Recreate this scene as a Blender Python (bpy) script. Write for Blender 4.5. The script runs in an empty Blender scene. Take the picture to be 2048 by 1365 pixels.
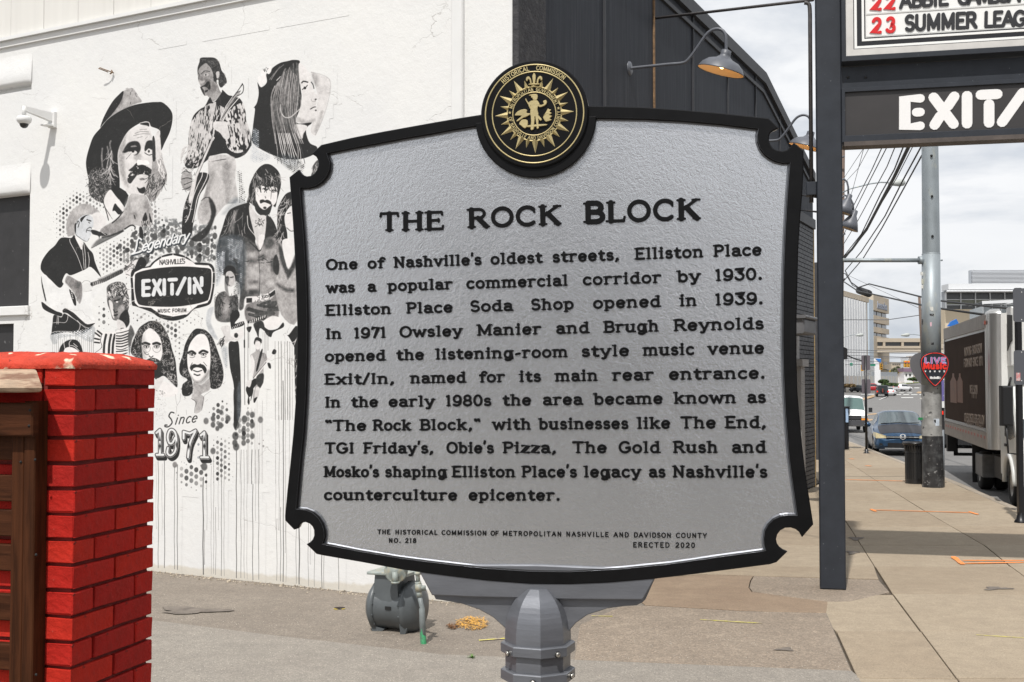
import bpy,bmesh,math,random
import numpy as np
from mathutils import Vector,Matrix
random.seed(7);NPR=np.random.RandomState(11)
R=math.radians
scene=bpy.context.scene
COL=scene.collection
# ------------------------------------------------------------------ camera
F=2400.0;CXP=1024.0;CYP=682.5;HZ=761.0
PITCH=math.atan((HZ-CYP)/F)
CAM=Vector((0,0,2.25))
cd=bpy.data.cameras.new('camera');cam=bpy.data.objects.new('camera',cd);COL.objects.link(cam)
cd.sensor_width=36.0;cd.lens=F/2048*36;cd.clip_start=0.05;cd.clip_end=6000
cam.location=CAM;cam.rotation_euler=(math.pi/2+PITCH,0,0)
scene.camera=cam
# ------------------------------------------------------------------ light
SUNV=Vector((0.303,0.974,-1.63)).normalized()      # direction the light travels
sd=bpy.data.lights.new('sun','SUN');sd.energy=4.0;sd.angle=R(0.9);sd.color=(1.0,0.965,0.92)
so=bpy.data.objects.new('sun',sd);COL.objects.link(so)
so.rotation_euler=SUNV.to_track_quat('-Z','Y').to_euler();so.location=(-6,-20,40)
W=bpy.data.worlds.new('World');scene.world=W;W.use_nodes=True
nt=W.node_tree;nt.nodes.clear()
def N(t,**k):
    n=nt.nodes.new(t)
    for a,b in k.items():setattr(n,a,b)
    return n
out=N('ShaderNodeOutputWorld');bg=N('ShaderNodeBackground');sky=N('ShaderNodeTexSky',sky_type='NISHITA')
sky.sun_disc=False
sky.sun_elevation=math.asin(-SUNV.z);sky.sun_rotation=math.atan2(-SUNV.x,-SUNV.y)
sky.air_density=1.0;sky.dust_density=2.0
tc=N('ShaderNodeTexCoord');sep=N('ShaderNodeSeparateXYZ');nt.links.new(tc.outputs['Generated'],sep.inputs[0])
mp=N('ShaderNodeMapping');mp.inputs['Scale'].default_value=(1.0,1.0,3.4);mp.inputs['Location'].default_value=(0.35,0.1,0.62)
nt.links.new(tc.outputs['Generated'],mp.inputs[0])
no=N('ShaderNodeTexNoise');no.inputs['Scale'].default_value=4.6;no.inputs['Detail'].default_value=9;no.inputs['Roughness'].default_value=0.56;no.inputs['Distortion'].default_value=0.25
nt.links.new(mp.outputs[0],no.inputs['Vector'])
no2=N('ShaderNodeTexNoise');no2.inputs['Scale'].default_value=2.2;no2.inputs['Detail'].default_value=6
nt.links.new(mp.outputs[0],no2.inputs['Vector'])
cr=N('ShaderNodeValToRGB');e=cr.color_ramp.elements
e[0].position=0.36;e[0].color=(7.2,7.8,8.7,1);e[1].position=0.54;e[1].color=(11.3,11.45,11.7,1)
nt.links.new(no.outputs[0],cr.inputs[0])
cov=N('ShaderNodeValToRGB');e=cov.color_ramp.elements
e[0].position=0.30;e[0].color=(0.80,0.80,0.80,1);e[1].position=0.5;e[1].color=(1,1,1,1)
nt.links.new(no2.outputs[0],cov.inputs[0])
mx=N('ShaderNodeMix',data_type='RGBA')
nt.links.new(cov.outputs[0],mx.inputs[0]);nt.links.new(sky.outputs[0],mx.inputs[6]);nt.links.new(cr.outputs[0],mx.inputs[7])
nt.links.new(mx.outputs[2],bg.inputs[0]);bg.inputs[1].default_value=0.084
nt.links.new(bg.outputs[0],out.inputs[0])
scene.view_settings.view_transform='Standard';scene.view_settings.look='None'
scene.view_settings.exposure=0.0;scene.view_settings.gamma=1.0;scene.view_settings.use_curve_mapping=False
scene.cycles.max_bounces=6;scene.cycles.use_denoising=True
# ------------------------------------------------------------------ projection helpers: a pixel of the survey photo -> a ray
_F=Vector((0,math.cos(PITCH),math.sin(PITCH)));_U=Vector((0,-math.sin(PITCH),math.cos(PITCH)));_R=Vector((1,0,0))
def ray(px,py):return _F+_R*((px-CXP)/F)+_U*((CYP-py)/F)
def dep(px,py,Y):
    d=ray(px,py);return CAM+d*(Y/d.y)
def gnd(px,py,z=0.0):
    d=ray(px,py);return CAM+d*((z-CAM.z)/d.z)
class Frame:
    def __init__(s,O,u,v=(0,0,1),n=None):
        s.O=Vector(O);s.u=Vector(u).normalized();s.v=Vector(v).normalized()
        s.n=Vector(n).normalized() if n else s.u.cross(s.v).normalized()
    def P(s,a,b,c=0.0):return s.O+s.u*a+s.v*b+s.n*c
    def px(s,px,py,off=0.0):
        d=ray(px,py);t=((s.O+s.n*off)-CAM).dot(s.n)/d.dot(s.n)
        q=CAM+d*t-s.O
        return (q.dot(s.u),q.dot(s.v))
# ------------------------------------------------------------------ mesh building
class MB:
    def __init__(s):s.v=[];s.f=[];s.sm=[];s.uv=None
    def add(s,vs,fs,smooth=False):
        b=len(s.v);s.v +=[tuple(x) for x in vs]
        for f in fs:s.f.append(tuple(b+i for i in f));s.sm.append(smooth)
        return s
    def box(s,c,sx,sy,sz,fr=None):
        """box centred at c=(a,b,c) with full sizes, in frame fr (u,n(depth),v) or world"""
        vs=[]
        for dx in (-.5,.5):
            for dy in (-.5,.5):
                for dz in (-.5,.5):
                    p=(c[0]+dx*sx,c[1]+dy*sy,c[2]+dz*sz)
                    vs.append(p if fr is None else fr.P(p[0],p[2],p[1]))
        return s.add(vs,[(0,1,3,2),(4,6,7,5),(0,4,5,1),(2,3,7,6),(0,2,6,4),(1,5,7,3)])
    def fb(s,fr,a0,a1,b0,b1,c0,c1):
        return s.box(((a0+a1)/2,(c0+c1)/2,(b0+b1)/2),a1-a0,c1-c0,b1-b0,fr)
    def bbox(s,fr,a0,a1,b0,b1,c0,c1,bv=0.01):
        """box in frame with a chamfered front (c1) edge"""
        P=fr.P
        vs=[P(a0,b0,c0),P(a1,b0,c0),P(a1,b1,c0),P(a0,b1,c0),
              P(a0,b0,c1-bv),P(a1,b0,c1-bv),P(a1,b1,c1-bv),P(a0,b1,c1-bv),
              P(a0+bv,b0+bv,c1),P(a1-bv,b0+bv,c1),P(a1-bv,b1-bv,c1),P(a0+bv,b1-bv,c1)]
        fs=[(3,2,1,0),(8,9,10,11)]
        for i in range(4):
            j=(i+1) % 4
            fs +=[(i,j,4+j,4+i),(4+i,4+j,8+j,8+i)]
        return s.add(vs,fs)
    def tube(s,pts,r,n=10,cap=True,smooth=True):
        pts=[Vector(p) for p in pts];m=len(pts)
        rr=r if isinstance(r,(list,tuple)) else [r]*m
        T=[]
        for i in range(m):
            a=pts[max(i-1,0)];b=pts[min(i+1,m-1)];T.append((b-a).normalized())
        up=Vector((0,0,1)) if abs(T[0].z)<.9 else Vector((1,0,0))
        x=T[0].cross(up).normalized();vs=[]
        for i in range(m):
            x=(x-T[i]*x.dot(T[i])).normalized();y=T[i].cross(x)
            for k in range(n):
                t=2*math.pi*k/n
                vs.append(pts[i]+(x*math.cos(t)+y*math.sin(t))*rr[i])
        fs=[]
        for i in range(m-1):
            for k in range(n):
                k2=(k+1) % n
                fs.append((i*n+k,i*n+k2,(i+1)*n+k2,(i+1)*n+k))
        s.add(vs,fs,smooth)
        if cap:
            b=len(s.v)-m*n
            s.f.append(tuple(b+k for k in reversed(range(n))));s.sm.append(False)
            s.f.append(tuple(b+(m-1)*n+k for k in range(n)));s.sm.append(False)
        return s
    def lathe(s,prof,n=24,O=(0,0,0),ax=(0,0,1),ref=None,smooth=True,a0=0,a1=360):
        """prof: list of (radius, height along ax)"""
        O=Vector(O);ax=Vector(ax).normalized()
        ref=Vector(ref) if ref else (Vector((1,0,0)) if abs(ax.x)<.9 else Vector((0,1,0)))
        x=(ref-ax*ref.dot(ax)).normalized();y=ax.cross(x);vs=[]
        full=abs(a1-a0) >=359.9;m=n if full else n+1
        for r,h in prof:
            for k in range(m):
                t=R(a0+(a1-a0)*k/n)
                vs.append(O+ax*h+(x*math.cos(t)+y*math.sin(t))*max(r,1e-5))
        fs=[]
        for i in range(len(prof)-1):
            for k in range(n):
                k2=(k+1) % m
                fs.append((i*m+k,i*m+k2,(i+1)*m+k2,(i+1)*m+k))
        return s.add(vs,fs,smooth)
    def prism(s,poly,fr,c0,c1,bevel=0.0):
        """polygon (list of (a,b)) in frame extruded from c0 to c1; triangulated caps"""
        from mathutils.geometry import tessellate_polygon
        n=len(poly)
        ar=sum(poly[i][0]*poly[(i+1) % n][1]-poly[(i+1) % n][0]*poly[i][1] for i in range(n))
        if ar<0:poly=poly[::-1]
        tri=tessellate_polygon([[Vector((p[0],p[1],0)) for p in poly]])
        top=poly
        if bevel:
            top=offset_poly(poly,bevel)
        vs=[fr.P(a,b,c0) for a,b in poly]+[fr.P(a,b,c1-bevel) for a,b in poly]+[fr.P(a,b,c1) for a,b in top]
        fs=[]
        for i in range(n):
            j=(i+1) % n
            fs.append((i,j,n+j,n+i))
            if bevel:fs.append((n+i,n+j,2*n+j,2*n+i))
        o=2*n if bevel else n
        for t in tri:
            t=list(t)
            a,b,c=[poly[i] for i in t]
            if (b[0]-a[0])*(c[1]-a[1])-(c[0]-a[0])*(b[1]-a[1])<0:t=t[::-1]
            fs.append(tuple(o+i for i in t));fs.append(tuple(reversed(t)))
        return s.add(vs,fs)
    def grid(s,pts,smooth=True,closed=False):
        """pts[i][j] rows"""
        m=len(pts);n=len(pts[0]);vs=[p for r in pts for p in r];fs=[]
        for i in range(m-1):
            for j in range(n if closed else n-1):
                j2=(j+1) % n
                fs.append((i*n+j,i*n+j2,(i+1)*n+j2,(i+1)*n+j))
        return s.add(vs,fs,smooth)
    def sphere(s,c,r,n=12,m=8,sc=(1,1,1)):
        c=Vector(c);pts=[]
        for i in range(m+1):
            t=math.pi*i/m
            pts.append([c+Vector((math.sin(t)*math.cos(2*math.pi*k/n)*r*sc[0],math.sin(t)*math.sin(2*math.pi*k/n)*r*sc[1],math.cos(t)*r*sc[2])) for k in range(n)])
        return s.grid(pts,True,True)
def offset_poly(poly,d):
    n=len(poly);out=[]
    for i in range(n):
        p0=Vector(poly[i-1]);p=Vector(poly[i]);p1=Vector(poly[(i+1) % n])
        e0=(p-p0);e1=(p1-p)
        if e0.length<1e-9 or e1.length<1e-9:out.append(tuple(p));continue
        e0.normalize();e1.normalize()
        n0=Vector((-e0.y,e0.x));n1=Vector((-e1.y,e1.x));b=n0+n1
        if b.length<1e-6:out.append(tuple(p));continue
        b.normalize();k=max(b.dot(n0),0.45)
        out.append(tuple(p+b*(d/k)))
    return out
ORG={}
def tag(o,label=None,cat=None,group=None,kind=None):
    if label:o['label']=label
    if cat:o['category']=cat
    if group:o['group']=group
    if kind:o['kind']=kind
    return o
def thing(name,loc,label,cat,group=None,kind=None):
    o=bpy.data.objects.new(name,None);COL.objects.link(o);o.location=loc;o.empty_display_size=.1
    ORG[o.name]=Vector(loc);return tag(o,label,cat,group,kind)
def mesh_of(name,mb,L,mat,doc=False):
    me=bpy.data.meshes.new(name)
    me.from_pydata([(x[0]-L.x,x[1]-L.y,x[2]-L.z) for x in mb.v],[],mb.f)
    me.polygons.foreach_set('use_smooth',mb.sm);me.update()
    if mat:me.materials.append(mat)
    return me
def obj(name,mb,mat,parent=None,loc=None,label=None,cat=None,group=None,kind=None,fix=True):
    """link ONE mesh object; vertices are given in world space (or in the thing's own space when ORG is 0)"""
    if parent is not None:L=ORG[parent.name]
    else:L=Vector(loc) if loc is not None else Vector((0,0,0))
    me=mesh_of(name,mb,L,mat)
    if fix:
        bm=bmesh.new();bm.from_mesh(me);bmesh.ops.recalc_face_normals(bm,faces=bm.faces);bm.to_mesh(me);bm.free()
    o=bpy.data.objects.new(name,me);COL.objects.link(o)
    if parent is not None:o.parent=parent
    else:o.location=L
    ORG[o.name]=L
    return tag(o,label,cat,group,kind)
def kids(o):return [c for c in bpy.data.objects if c.parent==o]
def copy_tree(o,loc=None,rotz=None,label=None,scale=None):
    c=o.copy();COL.objects.link(c);ORG[c.name]=ORG.get(o.name,Vector((0,0,0)))
    if loc is not None:c.location=loc
    if rotz is not None:c.rotation_euler=(0,0,rotz)
    if scale is not None:c.scale=(scale,)*3
    if label:c['label']=label
    for ch in list(o.children):
        d=ch.copy();COL.objects.link(d);d.parent=c
        for g in list(ch.children):
            h=g.copy();COL.objects.link(h);h.parent=d
    return c
def crom(pts,n=6,closed=False):
    P=[Vector(p) for p in pts];m=len(P);out=[]
    rng=range(m) if closed else range(m-1)
    for i in rng:
        p0=P[(i-1) % m] if (closed or i>0) else P[i];p1=P[i];p2=P[(i+1) % m]
        p3=P[(i+2) % m] if (closed or i+2<m) else p2
        for k in range(n):
            t=k/n
            out.append(0.5*((2*p1)+(p2-p0)*t+(2*p0-5*p1+4*p2-p3)*t*t+(3*p1-p0-3*p2+p3)*t ** 3))
    if not closed:out.append(P[-1])
    return [tuple(p) for p in out]
# ------------------------------------------------------------------ materials
MATS={}
def mat(name,col,rough=.6,metal=0.0,var=0.0,vs=3.0,bump=0.0,bs=30.0,bd=0.01,spec=.5,col2=None,c2s=2.0,c2t=(.5,.62),emit=None,stretch=None,coat=0.0,speck=None,trans=0):
    """procedural principled material: base colour broken up by noise, a second colour in patches, speckle, and fine relief"""
    if name in MATS:return MATS[name]
    m=bpy.data.materials.new(name);m.use_nodes=True;t=m.node_tree;b=t.nodes['Principled BSDF']
    L=t.links.new
    b.inputs['Base Color'].default_value=(*col,1);b.inputs['Roughness'].default_value=rough;b.inputs['Metallic'].default_value=metal
    b.inputs['Specular IOR Level'].default_value=spec;b.inputs['Coat Weight'].default_value=coat
    co=t.nodes.new('ShaderNodeTexCoord');vec=co.outputs['Object']
    if stretch:
        mp=t.nodes.new('ShaderNodeMapping');mp.inputs['Scale'].default_value=stretch;L(vec,mp.inputs[0]);vec=mp.outputs[0]
    cur=None
    def noise(sc,det=4,r=.6,v=None):
        n=t.nodes.new('ShaderNodeTexNoise');n.inputs['Scale'].default_value=sc;n.inputs['Detail'].default_value=det;n.inputs['Roughness'].default_value=r
        L(v or vec,n.inputs['Vector']);return n.outputs[0]
    def ramp(src,p0,p1,c0,c1):
        r=t.nodes.new('ShaderNodeValToRGB');e=r.color_ramp.elements
        e[0].position=p0;e[1].position=p1;e[0].color=(*c0,1);e[1].color=(*c1,1);L(src,r.inputs[0]);return r.outputs[0]
    if var:
        cur=ramp(noise(vs),.3,.7,tuple(c*(1-var) for c in col),tuple(min(c*(1+var),1) for c in col))
    if col2:
        f=ramp(noise(c2s,6,.65),c2t[0],c2t[1],(0,0,0),(1,1,1))
        mx=t.nodes.new('ShaderNodeMix');mx.data_type='RGBA';L(f,mx.inputs[0])
        if cur:L(cur,mx.inputs[6])
        else:mx.inputs[6].default_value=(*col,1)
        mx.inputs[7].default_value=(*col2,1);cur=mx.outputs[2]
    if speck:
        for (sc,th,c) in speck:
            f=ramp(noise(sc,2,.5,co.outputs['Object']),th,th+.05,(0,0,0),(1,1,1))
            mx=t.nodes.new('ShaderNodeMix');mx.data_type='RGBA';L(f,mx.inputs[0])
            if cur:L(cur,mx.inputs[6])
            else:mx.inputs[6].default_value=(*col,1)
            mx.inputs[7].default_value=(*c,1);cur=mx.outputs[2]
    if cur:L(cur,b.inputs['Base Color'])
    if bump:
        bn=t.nodes.new('ShaderNodeBump');bn.inputs['Strength'].default_value=bump;bn.inputs['Distance'].default_value=bd
        L(noise(bs,5,.6),bn.inputs['Height']);L(bn.outputs[0],b.inputs['Normal'])
    if emit:
        b.inputs['Emission Color'].default_value=(*emit[0],1);b.inputs['Emission Strength'].default_value=emit[1]
    if trans:b.inputs['Transmission Weight'].default_value=trans
    MATS[name]=m;return m
# ------------------------------------------------------------------ stroke alphabet (cap height 1)
def A_(cx,cy,rx,ry,a0,a1,n=None):
    n=n or max(4,int(abs(a1-a0)/15));return [(cx+rx*math.cos(R(a0+(a1-a0)*i/n)),cy+ry*math.sin(R(a0+(a1-a0)*i/n))) for i in range(n+1)]
X=.68
G={}
def g(ch,w,strokes,serifs=()):G[ch]=(w,strokes,serifs)
g('A',.80,[[(.05,0),(.40,1)],[(.40,1),(.75,0)],[(.17,.34),(.63,.34)]],[(.05,0),(.75,0)])
g('B',.68,[[(.12,0),(.12,1)],[(.12,1),(.38,1)]+A_(.38,.76,.2,.24,85,-90)+[(.12,.52)],[(.38,.52)]+A_(.40,.26,.23,.26,85,-90)+[(.12,0)]],[(.08,0),(.08,1)])
g('C',.72,[A_(.40,.5,.34,.5,48,312)],[])
g('D',.74,[[(.12,0),(.12,1)],[(.12,1),(.34,1)]+A_(.34,.5,.34,.5,85,-90)+[(.12,0)]],[(.08,0),(.08,1)])
g('E',.64,[[(.12,0),(.12,1)],[(.12,1),(.57,1)],[(.12,.52),(.46,.52)],[(.12,0),(.59,0)]],[(.08,0),(.08,1)])
g('F',.62,[[(.12,0),(.12,1)],[(.12,1),(.57,1)],[(.12,.52),(.44,.52)]],[(.12,0),(.08,1)])
g('G',.78,[A_(.40,.5,.34,.5,48,340)+[(.72,.44),(.48,.44)]],[])
g('H',.78,[[(.14,0),(.14,1)],[(.64,0),(.64,1)],[(.14,.5),(.64,.5)]],[(.14,0),(.14,1),(.64,0),(.64,1)])
g('I',.34,[[(.17,0),(.17,1)]],[(.17,0),(.17,1)])
g('J',.54,[[(.40,1),(.40,.25)]+A_(.22,.22,.18,.22,0,-160)],[(.40,1)])
g('K',.76,[[(.14,0),(.14,1)],[(.66,1),(.16,.45)],[(.32,.6),(.68,0)]],[(.14,0),(.14,1),(.66,1),(.68,0)])
g('L',.62,[[(.14,0),(.14,1)],[(.14,0),(.58,0)]],[(.14,1),(.08,0)])
g('M',.94,[[(.14,0),(.14,1)],[(.14,1),(.47,.12)],[(.47,.12),(.80,1)],[(.80,1),(.80,0)]],[(.12,0),(.08,1),(.82,0),(.86,1)])
g('N',.80,[[(.14,0),(.14,1)],[(.14,1),(.64,0)],[(.64,0),(.64,1)]],[(.14,0),(.06,1),(.64,1)])
g('O',.80,[A_(.40,.5,.34,.5,0,360,26)],[])
g('P',.64,[[(.12,0),(.12,1)],[(.12,1),(.36,1)]+A_(.36,.74,.22,.26,85,-90)+[(.12,.48)]],[(.12,0),(.08,1)])
g('Q',.80,[A_(.40,.5,.34,.5,0,360,26),[(.46,.25),(.74,-.05)]],[])
g('R',.74,[[(.12,0),(.12,1)],[(.12,1),(.38,1)]+A_(.38,.75,.21,.25,85,-90)+[(.12,.5)],[(.36,.5),(.66,0)]],[(.12,0),(.08,1),(.68,0)])
g('S',.62,[A_(.31,.75,.22,.25,35,250)+A_(.31,.26,.24,.26,80,-145)],[])
g('T',.72,[[(.36,0),(.36,1)],[(.06,1),(.66,1)]],[(.36,0)])
g('U',.76,[[(.13,1),(.13,.32)]+A_(.38,.30,.25,.30,180,360)+[(.63,1)]],[(.13,1),(.63,1)])
g('V',.76,[[(.06,1),(.38,0)],[(.38,0),(.70,1)]],[(.06,1),(.70,1)])
g('W',1.04,[[(.06,1),(.30,0)],[(.30,0),(.52,.9)],[(.52,.9),(.74,0)],[(.74,0),(.98,1)]],[(.06,1),(.98,1)])
g('X',.74,[[(.08,0),(.66,1)],[(.08,1),(.66,0)]],[(.08,0),(.66,0),(.08,1),(.66,1)])
g('Y',.74,[[(.06,1),(.37,.48)],[(.68,1),(.37,.48)],[(.37,.48),(.37,0)]],[(.06,1),(.68,1),(.37,0)])
g('Z',.66,[[(.08,1),(.58,1),(.08,0),(.60,0)]],[])
g('a',.60,[A_(.27,X-.17,.2,.17,150,10)+[(.47,.1),(.54,.02)],A_(.27,.19,.19,.19,65,360+20)],[(.5,0)])
g('b',.64,[[(.13,1),(.13,.02)],A_(.34,X/2,.22,X/2,180,-180,20)],[(.08,1)])
g('c',.56,[A_(.31,X/2,.24,X/2,48,315)],[])
g('d',.66,[[(.50,1),(.50,0)],A_(.30,X/2,.22,X/2,0,360,20)],[(.45,1),(.55,0)])
g('e',.60,[[(.08,X/2-.02),(.52,X/2+.04)]+A_(.30,X/2,.23,X/2,12,318)],[])
g('f',.44,[A_(.36,.82,.15,.18,20,180)+[(.21,0)],[(.06,X-.02),(.40,X-.02)]],[(.21,0)])
g('g',.66,[A_(.29,X/2,.21,X/2,0,360,20),[(.50,X),(.50,-.1)]+A_(.30,-.08,.2,.18,0,-150)],[(.54,X)])
g('h',.68,[[(.14,0),(.14,1)],A_(.33,X-.2,.19,.2,170,0)+[(.52,0)]],[(.14,0),(.10,1),(.52,0)])
g('i',.34,[[(.17,0),(.17,X)],[(.17,.95),(.17,.96)]],[(.17,0),(.12,X)])
g('k',.68,[[(.14,0),(.14,1)],[(.52,X),(.16,.28)],[(.28,.4),(.56,0)]],[(.14,0),(.10,1),(.52,X),(.56,0)])
g('l',.34,[[(.17,0),(.17,1)]],[(.17,0),(.12,1)])
g('m',1.02,[[(.14,0),(.14,X)],A_(.32,X-.18,.18,.18,170,0)+[(.50,0)],A_(.68,X-.18,.18,.18,175,0)+[(.86,0)]],[(.14,0),(.09,X),(.50,0),(.86,0)])
g('n',.70,[[(.14,0),(.14,X)],A_(.34,X-.2,.19,.2,170,0)+[(.53,0)]],[(.14,0),(.09,X),(.53,0)])
g('o',.62,[A_(.31,X/2,.24,X/2,0,360,22)],[])
g('p',.66,[[(.14,-.26),(.14,X)],A_(.35,X/2,.22,X/2,180,-180,20)],[(.14,-.26),(.09,X)])
g('r',.54,[[(.15,0),(.15,X)],A_(.36,X-.2,.2,.2,165,55)],[(.15,0),(.10,X)])
g('s',.50,[A_(.25,X-.17,.16,.17,30,245)+A_(.25,.18,.18,.18,75,-150)],[])
g('t',.46,[[(.20,.88),(.20,.15)]+A_(.34,.15,.14,.15,180,310),[(.06,X-.02),(.40,X-.02)]],[])
g('u',.70,[[(.13,X),(.13,.2)]+A_(.32,.2,.19,.2,180,340),[(.53,X),(.53,0)]],[(.10,X),(.50,X),(.57,0)])
g('v',.62,[[(.08,X),(.31,0)],[(.31,0),(.54,X)]],[(.08,X),(.54,X)])
g('w',.90,[[(.08,X),(.27,0)],[(.27,0),(.45,X-.06)],[(.45,X-.06),(.63,0)],[(.63,0),(.82,X)]],[(.08,X),(.82,X)])
g('x',.64,[[(.09,0),(.55,X)],[(.09,X),(.55,0)]],[(.09,0),(.55,0),(.09,X),(.55,X)])
g('y',.64,[[(.08,X),(.33,.02)],[(.56,X),(.30,-.12)]+A_(.20,-.14,.11,.12,0,-130)],[(.08,X),(.56,X)])
g('z',.56,[[(.08,X),(.48,X),(.08,0),(.50,0)]],[])
g('0',.64,[A_(.32,.5,.24,.5,0,360,24)],[])
g('1',.40,[[(.20,0),(.20,1)],[(.20,.98),(.09,.93)]],[(.20,0)])
g('2',.62,[A_(.31,.73,.23,.27,165,-25)+[(.08,0),(.56,0)]],[])
g('3',.60,[[(.08,1),(.50,1),(.28,.62)]+A_(.29,.31,.24,.31,85,-160)],[])
g('\u00b3',.62,[A_(.31,.75,.21,.25,150,-90)+A_(.31,.26,.25,.26,85,-155)],[])
g('4',.64,[[(.46,0),(.46,1),(.06,.3),(.60,.3)]],[(.46,0)])
g('7',.56,[[(.08,.88),(.08,1),(.50,1),(.22,0)]],[])
g('8',.62,[A_(.31,.75,.20,.25,0,360,18),A_(.31,.26,.24,.26,0,360,18)],[])
g('9',.62,[A_(.31,.67,.23,.33,0,360,20),[(.54,.66)]+A_(.26,.40,.28,.40,0,-130)],[])
g('6',.62,[A_(.31,.33,.23,.33,0,360,20),[(.08,.34)]+A_(.36,.6,.28,.40,180,50)],[])
g('5',.60,[[(.5,1),(.14,1),(.1,.58)]+A_(.29,.32,.25,.32,120,-150)],[])
g('.',.28,[[(.14,.05),(.14,.06)]],[])
g(',',.30,[[(.16,.05),(.16,.02)],[(.17,.04),(.08,-.15)]],[])
g("'",.16,[[(.10,1.15),(.07,.92)]],[])
g('/',.42,[[(.04,-.05),(.38,1.05)]],[])
g('-',.44,[[(.10,.33),(.34,.40)]],[])
g('"',.44,[[(.12,.98),(.12,.97)],[(.12,.96),(.18,.84)],[(.33,.98),(.33,.97)],[(.33,.96),(.39,.84)]],[])
g(' ',.4,[],[])
THIN={'H':[2],'E':[1,2,3],'T':[1],'K':[1],'L':[1],'B':[],'R':[1],'A':[0,2]}
def outline(st,hw):
    """closed outline of a stroke with round caps (list of 2-d points); same vertex count for every hw"""
    P=[Vector(p) for p in st]
    if (P[0]-P[-1]).length<1e-4 and len(P)>3:return None
    d=[]
    for i in range(len(P)):
        a=P[max(i-1,0)];b=P[min(i+1,len(P)-1)];d.append((b-a).normalized())
    L=[];Rr=[]
    for i,p in enumerate(P):
        if 0<i<len(P)-1:
            n0=(P[i]-P[i-1]).normalized();n1=(P[i+1]-P[i]).normalized()
            k=max(math.sqrt(max((1+n0.dot(n1))/2,0.0)),.45)
        else:k=1
        nn=Vector((-d[i].y,d[i].x))*(hw/k);L.append(p+nn);Rr.append(p-nn)
    def cap(p,t,s):
        n=Vector((-t.y,t.x));return [p+(n*math.cos(a)+t*math.sin(a))*hw for a in s]
    cs=[R(x) for x in (60,20+70,120)]
    end=cap(P[-1],d[-1],[R(35),R(70),R(110),R(145)]);sta=cap(P[0],-d[0],[R(35),R(70),R(110),R(145)])
    return [tuple(x) for x in (L+end+Rr[::-1]+sta)][::-1]
def stroke_solid(mb,fr,M,st,hw,c0,c1,draft=.92):
    """one raised stroke: vertical sides with draft, flat top.  M maps glyph -> frame coordinates (a,b)"""
    q=[M(p) for p in st]
    o=outline(q,hw)
    if o is None:
        P=[Vector(p) for p in q[:-1]];n=len(P)
        def ring(h):
            r=[]
            for i in range(n):
                t=(P[(i+1) % n]-P[i-1]).normalized();r.append(P[i]+Vector((-t.y,t.x))*h)
            return r
        A,B,C,D=ring(hw),ring(hw*draft),ring(-hw*draft),ring(-hw)
        vs=[fr.P(p.x,p.y,c0) for p in A]+[fr.P(p.x,p.y,c1) for p in B]+[fr.P(p.x,p.y,c1) for p in C]+[fr.P(p.x,p.y,c0) for p in D]
        fs=[]
        for k in range(3):
            for i in range(n):
                j=(i+1) % n;fs.append((k*n+i,k*n+j,(k+1)*n+j,(k+1)*n+i))
        mb.add(vs,fs);return
    t=outline(q,hw*draft);m=len(q);n=len(o)
    vs=[fr.P(p[0],p[1],c0) for p in o]+[fr.P(p[0],p[1],c1) for p in t]
    fs=[(i,(i+1) % n,n+(i+1) % n,n+i) for i in range(n)]
    # top as strip: outline order reversed: sta(4) R.. wait -> rebuild from indices
    # original order: L0..Lm-1, end4, Rm-1..R0, sta4 ; reversed
    idx=list(range(n))[::-1]      # idx[k] = position in o of original k
    Lk=idx[:m];En=idx[m:m+4];Rk=idx[m+4:2*m+4][::-1];St=idx[2*m+4:]
    for i in range(m-1):fs.append((n+Lk[i],n+Lk[i+1],n+Rk[i+1],n+Rk[i]))
    fs.append((n+Lk[m-1],)+tuple(n+k for k in En)+(n+Rk[m-1],))
    fs.append((n+Rk[0],)+tuple(n+k for k in St)+(n+Lk[0],))
    mb.add(vs,fs)
def glyphs(text,h,L,hw,sp=None,wide=None):
    """layout: returns list of (char, x offset)   total visible length = L (m)"""
    ws=[G[c][0]*h for c in text];n=len(text)
    if sp is None:sp=(L-sum(ws))/max(n-1,1)
    kx=1.0
    if sp<-.10*h or n==1:
        kx=(L+.04*h)/max(sum(ws)+(n-1)*(-.02*h),1e-6);sp=-.02*h*kx
    elif wide is not None and n>1 and sp>wide*h:
        kx=min((L-(n-1)*wide*h)/sum(ws),1.34);sp=(L-sum(ws)*kx)/(n-1)
    x=0;out=[]
    for c,w in zip(text,ws):
        out.append((c,x,kx));x +=w*kx+sp
    return out
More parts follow.
